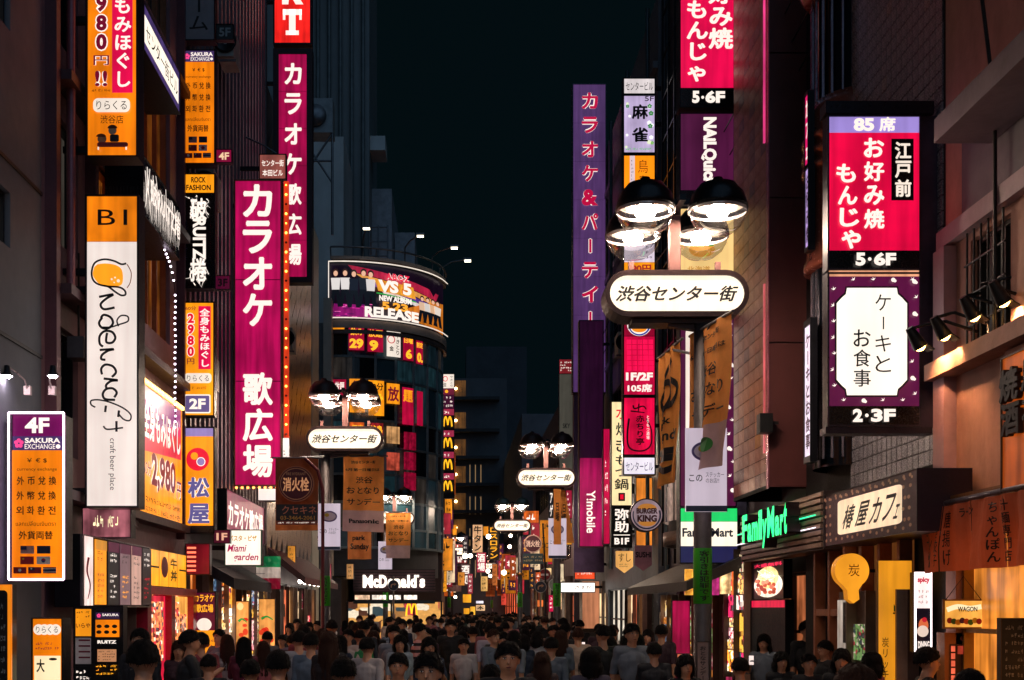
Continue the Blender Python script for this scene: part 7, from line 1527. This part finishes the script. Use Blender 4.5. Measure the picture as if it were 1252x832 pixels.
def person(x, y, h, rz, pose, hair, shirt, trouser, label, group=None, hairmat=None, seed=0, face=True, skin=None, head=0.0):
    t = empty('person', (x, y, 0), label, 'person', group, rz=rz); s = h / 1.765; t.scale = (s, s, s)
    o = bpy.data.objects.new('body', BODY[pose][0]); COL.objects.link(o); o.parent = t
    mats = [skin or SKIN, shirt if not isinstance(shirt, str) else cloth(shirt), cloth(trouser), cloth('#1a1614')]
    for i, m in enumerate(mats): o.material_slots[i].link = 'OBJECT'; o.material_slots[i].material = m
    hr = bpy.data.objects.new('hair', HAIR[hair][seed % 2]); COL.objects.link(hr); hr.parent = t
    hr.material_slots[0].link = 'OBJECT'; hr.material_slots[0].material = hairmat or HAIRM
    if face:
        for nm, me_ in FACE: f = bpy.data.objects.new(nm, me_); COL.objects.link(f); f.parent = t
    return t
def put(px, py, w, rz, pose, hair, shirt, trouser, label, **k):
    d = 300 / w; x = (px - VX) * d / F; h = CH - (py - VY) * d / F
    return person(x, d, max(1.5, min(1.86, h)), rad(rz), pose, hair, shirt, trouser, label, **k)
SK2 = paint('#b07a5c', .5, 0, .12, 4, .05)
# rz 0 = walking away, 180 = coming towards the camera
near = [
 (175, 782, 37, 0, 2, 'short', '#101218', '#181a20', 'man with short black hair in a black shirt seen from behind at the left', {}),
 (171, 768, 22, 175, 2, 'short', '#24262c', '#181a20', 'man facing the camera just behind the black shirted man at left', {}),
 (232, 770, 22, -75, 3, 'short', '#1a1d24', '#16181c', 'man in a black tee printed YES turning to the right', {}),
 (298, 779, 18, 10, 6, 'long', '#5a1830', '#1a1418', 'long haired woman in a maroon dress seen from behind near the pizza shop', {}),
 (322, 784, 17, 20, 4, 'long', '#b06068', '#2a2024', 'woman with brown hair in a pink top before the glowing doorway', {'hairmat': HAIRB}),
 (340, 795, 31, 5, 2, 'short', '#16181e', '#181818', 'man with a round black head of hair low between the pizza shop and lamp', {}),
 (306, 806, 27, 0, 0, 'short', '#14181c', '#181818', 'dark haired man cut by the bottom edge left of the round headed man', {}),
 (380, 774, 20, 0, 2, 'short', '#5a6a7c', '#1c1e28', 'broad man in a blue grey shirt walking away below the left lamp', {}),
 (402, 772, 21, -4, 4, 'long', '#241c20', '#14141a', 'woman with long brown hair and bare shoulders beside the green taped pole', {'hairmat': HAIRB}),
 (420, 803, 33, 6, 1, 'short', '#1a1c22', '#141414', 'large dark head of a man at the bottom left of centre', {}),
 (426, 769, 15, 165, 0, 'short', '#a8a09c', '#1c1e28', 'young man in a white printed tee coming towards the camera', {}),
 (449, 779, 20, -15, 0, 'short', '#a8a0a0', '#202428', 'man in a white tee with a dark strap across his back', {}),
 (456, 771, 14, 195, 3, 'bob', '#283038', '#20242c', 'brown haired man in a dark jacket behind the strapped man', {'hairmat': HAIRB}),
 (489, 776, 17, 180, 5, 'bob', '#8c9aa4', '#2a3038', 'woman with dark bob and pale grey tee facing the camera', {}),
 (487, 798, 27, 178, 2, 'short', '#22242c', '#181818', 'boy facing the camera at the bottom below the grey tee woman', {}),
 (513, 762, 15, -100, 2, 'short', 'STR', '#20242c', 'man in a pink and black striped shirt turned sideways', {}),
 (524, 797, 37, 172, 2, 'short', '#14161c', '#181818', 'large black fringe of a man facing the camera at bottom centre', {}),
 (551, 757, 14, 178, 2, 'short', '#101216', '#181a20', 'standing man in a black tee with a pale chest print', {}),
 (567, 780, 16, 180, 0, 'short', '#b0a8a8', '#20242c', 'man in an open checked shirt over a white tee facing the camera', {}),
 (578, 766, 13, 0, 0, 'short', '#a098a8', '#20242c', 'man with a white shirt and black rucksack walking away', {'bag': 1}),
 (600, 762, 15, 5, 1, 'short', '#9890a0', '#1c2028', 'taller man in a white shirt with a rucksack walking away', {'bag': 1}),
 (610, 766, 13, 0, 1, 'crop', '#1a1c22', '#1c2028', 'man in dark clothes close beside the tall rucksack man', {}),
 (621, 784, 32, 180, 2, 'short', '#14161c', '#181818', 'large smiling man with thick black hair facing the camera', {}),
 (641, 764, 12, 0, 1, 'short', '#a89aa0', '#5a6470', 'man in a white shirt and grey trousers walking away down the middle', {}),
 (663, 797, 22, 0, 4, 'long', '#3a2a2c', '#181818', 'woman with long auburn hair seen from behind right of centre', {'hairmat': HAIRB}),
 (674, 779, 19, -8, 0, 'short', '#4a5664', '#20242c', 'man in a slate grey tee beside the auburn haired woman', {}),
 (691, 763, 14, -50, 3, 'short', '#1e2228', '#181a20', 'man in a dark tee holding a phone by the lamp pole', {}),
 (722, 792, 26, 2, 4, 'bob', '#4a4454', '#202028', 'woman with a black bob in a violet grey top from behind', {}),
 (746, 778, 17, 5, 6, 'short', '#101216', '#121418', 'person all in black with a rucksack by the right shops', {'bag': 1}),
 (745, 766, 16, 40, 2, 'short', '#26282e', '#181a20', 'person in a dark cap haircut behind the all black person', {}),
 (765, 777, 15, 20, 4, 'bob', '#5a6478', '#202430', 'woman in a grey blue top between the dark figures on the right', {}),
 (779, 775, 17, 30, 5, 'long', '#0c0e12', '#0c0e12', 'woman with very long black hair and black dress on the right', {}),
 (838, 800, 24, 190, 4, 'bob', '#121418', '#121418', 'dark haired girl in black left of the dark lamp post', {}),
 (934, 775, 17, 150, 3, 'long', '#6a7480', '#20242c', 'long haired woman in a grey vest looking at a pale phone', {}),
 (955, 797, 21, 185, 4, 'bob', '#16181e', '#181818', 'young woman with a fringe facing the camera under the noodle photo', {}),
 (986, 759, 17, 195, 2, 'short', '#101218', '#101218', 'man in a black suit and white collar before the wooden shopfront', {}),
 (1009, 783, 19, 110, 0, 'short', '#14161c', '#16181e', 'man leaning sideways in a dark suit right of the suited man', {}),
 (989, 804, 22, 175, 4, 'short', '#1a1c20', '#181818', 'smiling woman with short fringe low before the shopfront', {}),
 (1029, 793, 24, 160, 4, 'bob', '#14161a', '#181818', 'woman with a dark bob below the amber balloon sign', {}),
 (1046, 812, 50, 5, 4, 'bob', '#1e1a1c', '#181818', 'very close head of brown hair at the bottom right', {'hairmat': HAIRB}),
 (1066, 797, 24, 40, 4, 'bob', '#b06070', '#201c20', 'woman in a pink top with a hair clip right of the brown head', {}),
 (1115, 788, 20, 150, 2, 'short', 'CHK', '#201c20', 'person in a checked shirt beside the narrow dessert menu box', {}),
 (1133, 791, 28, -95, 2, 'short', '#1a1614', '#181818', 'man with glasses in profile before the ramen stall', {}),
 (1186, 818, 40, -30, 2, 'short', '#181414', '#181818', 'dark head cut by the bottom edge in front of the ramen stall', {}),
 (905, 805, 24, 10, 2, 'short', '#15171d', '#181818', 'dark haired man right of the near lamp post foot', {}),
 (255, 800, 24, 12, 0, 'crop', '#1c1e24', '#181818', 'man with cropped hair at the bottom by the karaoke price board', {}),
 (600, 812, 30, 0, 2, 'crop', '#20242c', '#181818', 'cropped dark head at the very bottom in the centre', {}),
 (357, 776, 15, 12, 0, 'short', '#3c2a34', '#201c20', 'man with a dark rucksack ahead of the blue grey shirt', {'bag': 1}),
 (345, 778, 13, 170, 3, 'short', '#7a6a80', '#201c20', 'man in glasses facing the camera behind the rucksack man', {}),
 (327, 772, 14, 8, 1, 'short', '#586068', '#20242c', 'man in a grey shirt bending by the pizza restaurant door', {}),
 (440, 770, 15, 2, 0, 'crop', '#1e7a48', '#1c2028', 'man in a green tee walking towards the burger restaurant', {}),
 (800, 786, 20, 0, 0, 'short', '#1a1c24', '#181818', 'man in dark clothes walking away beside the long haired woman', {}),
]
STR = stripes('#c88a88', '#1a1418', 9); CHK = stripes('#2a2428', '#b8a898', 16, True)
PACK = None
def rucksack(x, y, z, rz, label):
    global PACK
    if PACK is None:
        b = MB(); V = []; m = cloth('#0e1014')
        for i, (zz, w_, dd) in enumerate(((0, .12, .05), (.03, .145, .075), (.2, .15, .085), (.36, .135, .07), (.42, .09, .04))):
            for k in range(12): a = 2 * math.pi * k / 12; V.append((w_ * math.copysign(abs(math.cos(a)) ** .6, math.cos(a)), -dd + dd * math.copysign(abs(math.sin(a)) ** .7, math.sin(a)), zz))
        Fc = [(i * 12 + k, i * 12 + (k + 1) % 12, (i + 1) * 12 + (k + 1) % 12, (i + 1) * 12 + k) for i in range(4) for k in range(12)] + [tuple(range(12))[::-1], tuple(range(48, 60))]
        b.add(V, Fc, m, True); PACK = b.build('sack'); p2 = MB(); p2.box(-.1, -.19, .06, .1, -.165, .2, cloth('#1a1c22')); PACK2 = p2.build('pocket', PACK)
        t = empty('rucksack', (x, y, z), label, 'rucksack', 'black rucksacks in the crowd', rz=rz); PACK.parent = t; return
    t = empty('rucksack', (x, y, z), label, 'rucksack', 'black rucksacks in the crowd', rz=rz); c = inst(PACK, t); inst(PACK.children[0], c)
spots = []
for i, (px, py, w, rz, po, hr, sh, tr, lb, kw) in enumerate(near):
    bag = kw.pop('bag', 0); sh = {'STR': STR, 'CHK': CHK}.get(sh, sh)
    t = put(px, py, w, rz, po, hr, sh, tr, lb, seed=i, **kw); spots.append((t.location.x, t.location.y))
    s = t.scale[0]
    if bag: rucksack(t.location.x, t.location.y - .13 * s, 1.0 * s, t.rotation_euler.z, 'black rucksack worn by the ' + ('shorter man in white' if '578' in str(px) else 'taller man in white' if px == 600 else 'person all in black' if px == 746 else 'man ahead of the blue grey shirt'))
    if 'YES' in lb:
        V, Fc = layout('YES!!', -.13, -1.30, .13, -1.22, 'h', .05); MB().add([(-x, .165, -z) for x, z in [q[:2] for q in V]], [f[::-1] for f in Fc], ink('#c8c0b8')).build('shirt_print', t)
    if 'phone' in lb:
        hnd = BODY[po][1]['rh']; MB().box(hnd.x - .035, hnd.y, hnd.z - .05, hnd.x + .035, hnd.y + .01, hnd.z + .09, lit('#ffe8e0', 1.2, .2)).build('phone', None).parent = t
# crowd further on
CL = ['#14161c', '#1c1e26', '#8c8488', '#b8b0ac', '#5a6474', '#8a8c94', '#3a2430', '#1e2a40', '#7a2c34', '#b8a090', '#2a4a44', '#6c7480', '#c8c0c0', '#30343c', '#6a5048', '#101216', '#8a5058']
SEEN = set(); PHONE = None
r = random.Random(12); n = 0; tries = 0
CN = dict(zip(CL, ['black', 'dark grey', 'pale violet', 'white', 'slate', 'grey', 'plum', 'navy', 'red', 'tan', 'green', 'light blue', 'off white', 'charcoal', 'brown', 'jet black', 'pink']))
def ZONE(px, d):
    a = 'left shops' if px < 370 else 'left lamp' if px < 430 else 'burger restaurant' if px < 480 else 'arch sign' if px < 530 else 'street middle' if px < 570 else 'far lamps' if px < 610 else 'right of middle' if px < 650 else 'violet board' if px < 700 else 'right shops'
    return a + (' near' if d < 23 else ' halfway' if d < 32 else ' further' if d < 42 else ' far' if d < 56 else ' farthest')
LBL = 'one of the many people packed together far down the crowded street'
while n < 200 and tries < 6000:
    tries += 1; d = 15 + 60 * r.random() ** 1.3; lo = -3.9 if d < 47 else (-.1 if d < 66 else -.4); hi = 3.4 if d < 50 else 3.9
    x = r.uniform(lo, hi)
    if any((x - a) ** 2 + (d - b) ** 2 < .30 for a, b in spots): continue
    if any(abs(x - L.location.x) < .35 and abs(d - L.location.y) < .4 for L in (L1, L2, L3, L4, L5)): continue
    if x > 2.6 and 38 < d < 52 and r.random() < .8: continue
    spots.append((x, d)); po = r.choice(range(7)); fem = po >= 4; away = r.random() < .62
    hs = r.choice(['bob', 'long', 'long']) if fem else r.choice(['short', 'short', 'crop']); cc = r.choice(CL + ['#14161c', '#30343c', '#101216', '#5a6474', '#1e2a40', '#3a2430']); hb = r.random() < .2
    px_ = VX + x * F / d
    def mk(cc): return '%s%s person in a %s top %s, %s' % ('brown ' if hb else 'black ', {'bob': 'bobbed', 'long': 'long haired', 'short': 'short haired', 'crop': 'cropped'}[hs], CN[cc], 'walking away' if away else 'facing us', ZONE(px_, d))
    while mk(cc) in SEEN: cc = r.choice(CL)
    lbl = mk(cc); SEEN.add(lbl)
    tp = person(x, d, r.uniform(1.56, 1.68) if fem else r.uniform(1.64, 1.82), rad((0 if away else 180) + r.uniform(-35, 35)), po, hs, cc, r.choice(['#14161c', '#20242e', '#3a4250', '#181818', '#6a6458']),
           lbl, 'people packed together down the crowded street', hairmat=HAIRB if hb else None, seed=n, face=not away and d < 40, skin=SK2 if r.random() < .3 else None)
    if po in (3, 6) and d < 45:
        hh = BODY[po][1]['rh' if po == 3 else 'lh']; sc_ = tp.scale[0]; v = Matrix.Rotation(tp.rotation_euler.z, 3, 'Z') @ (hh * sc_)
        t = empty('phone', (x + v.x, d + v.y, v.z), 'lit phone held by ' + lbl.replace(' person in a', ' one in').replace(' walking away', '').replace(' facing us', '').replace(' haired', ' hair'), 'phone', 'phones held up in the crowd', rz=tp.rotation_euler.z)
        MB().box(-.036, .01, -.03, .036, .02, .11, lit('#e8f0ff', 1.6, 0)).build('screen', t)
    n += 1
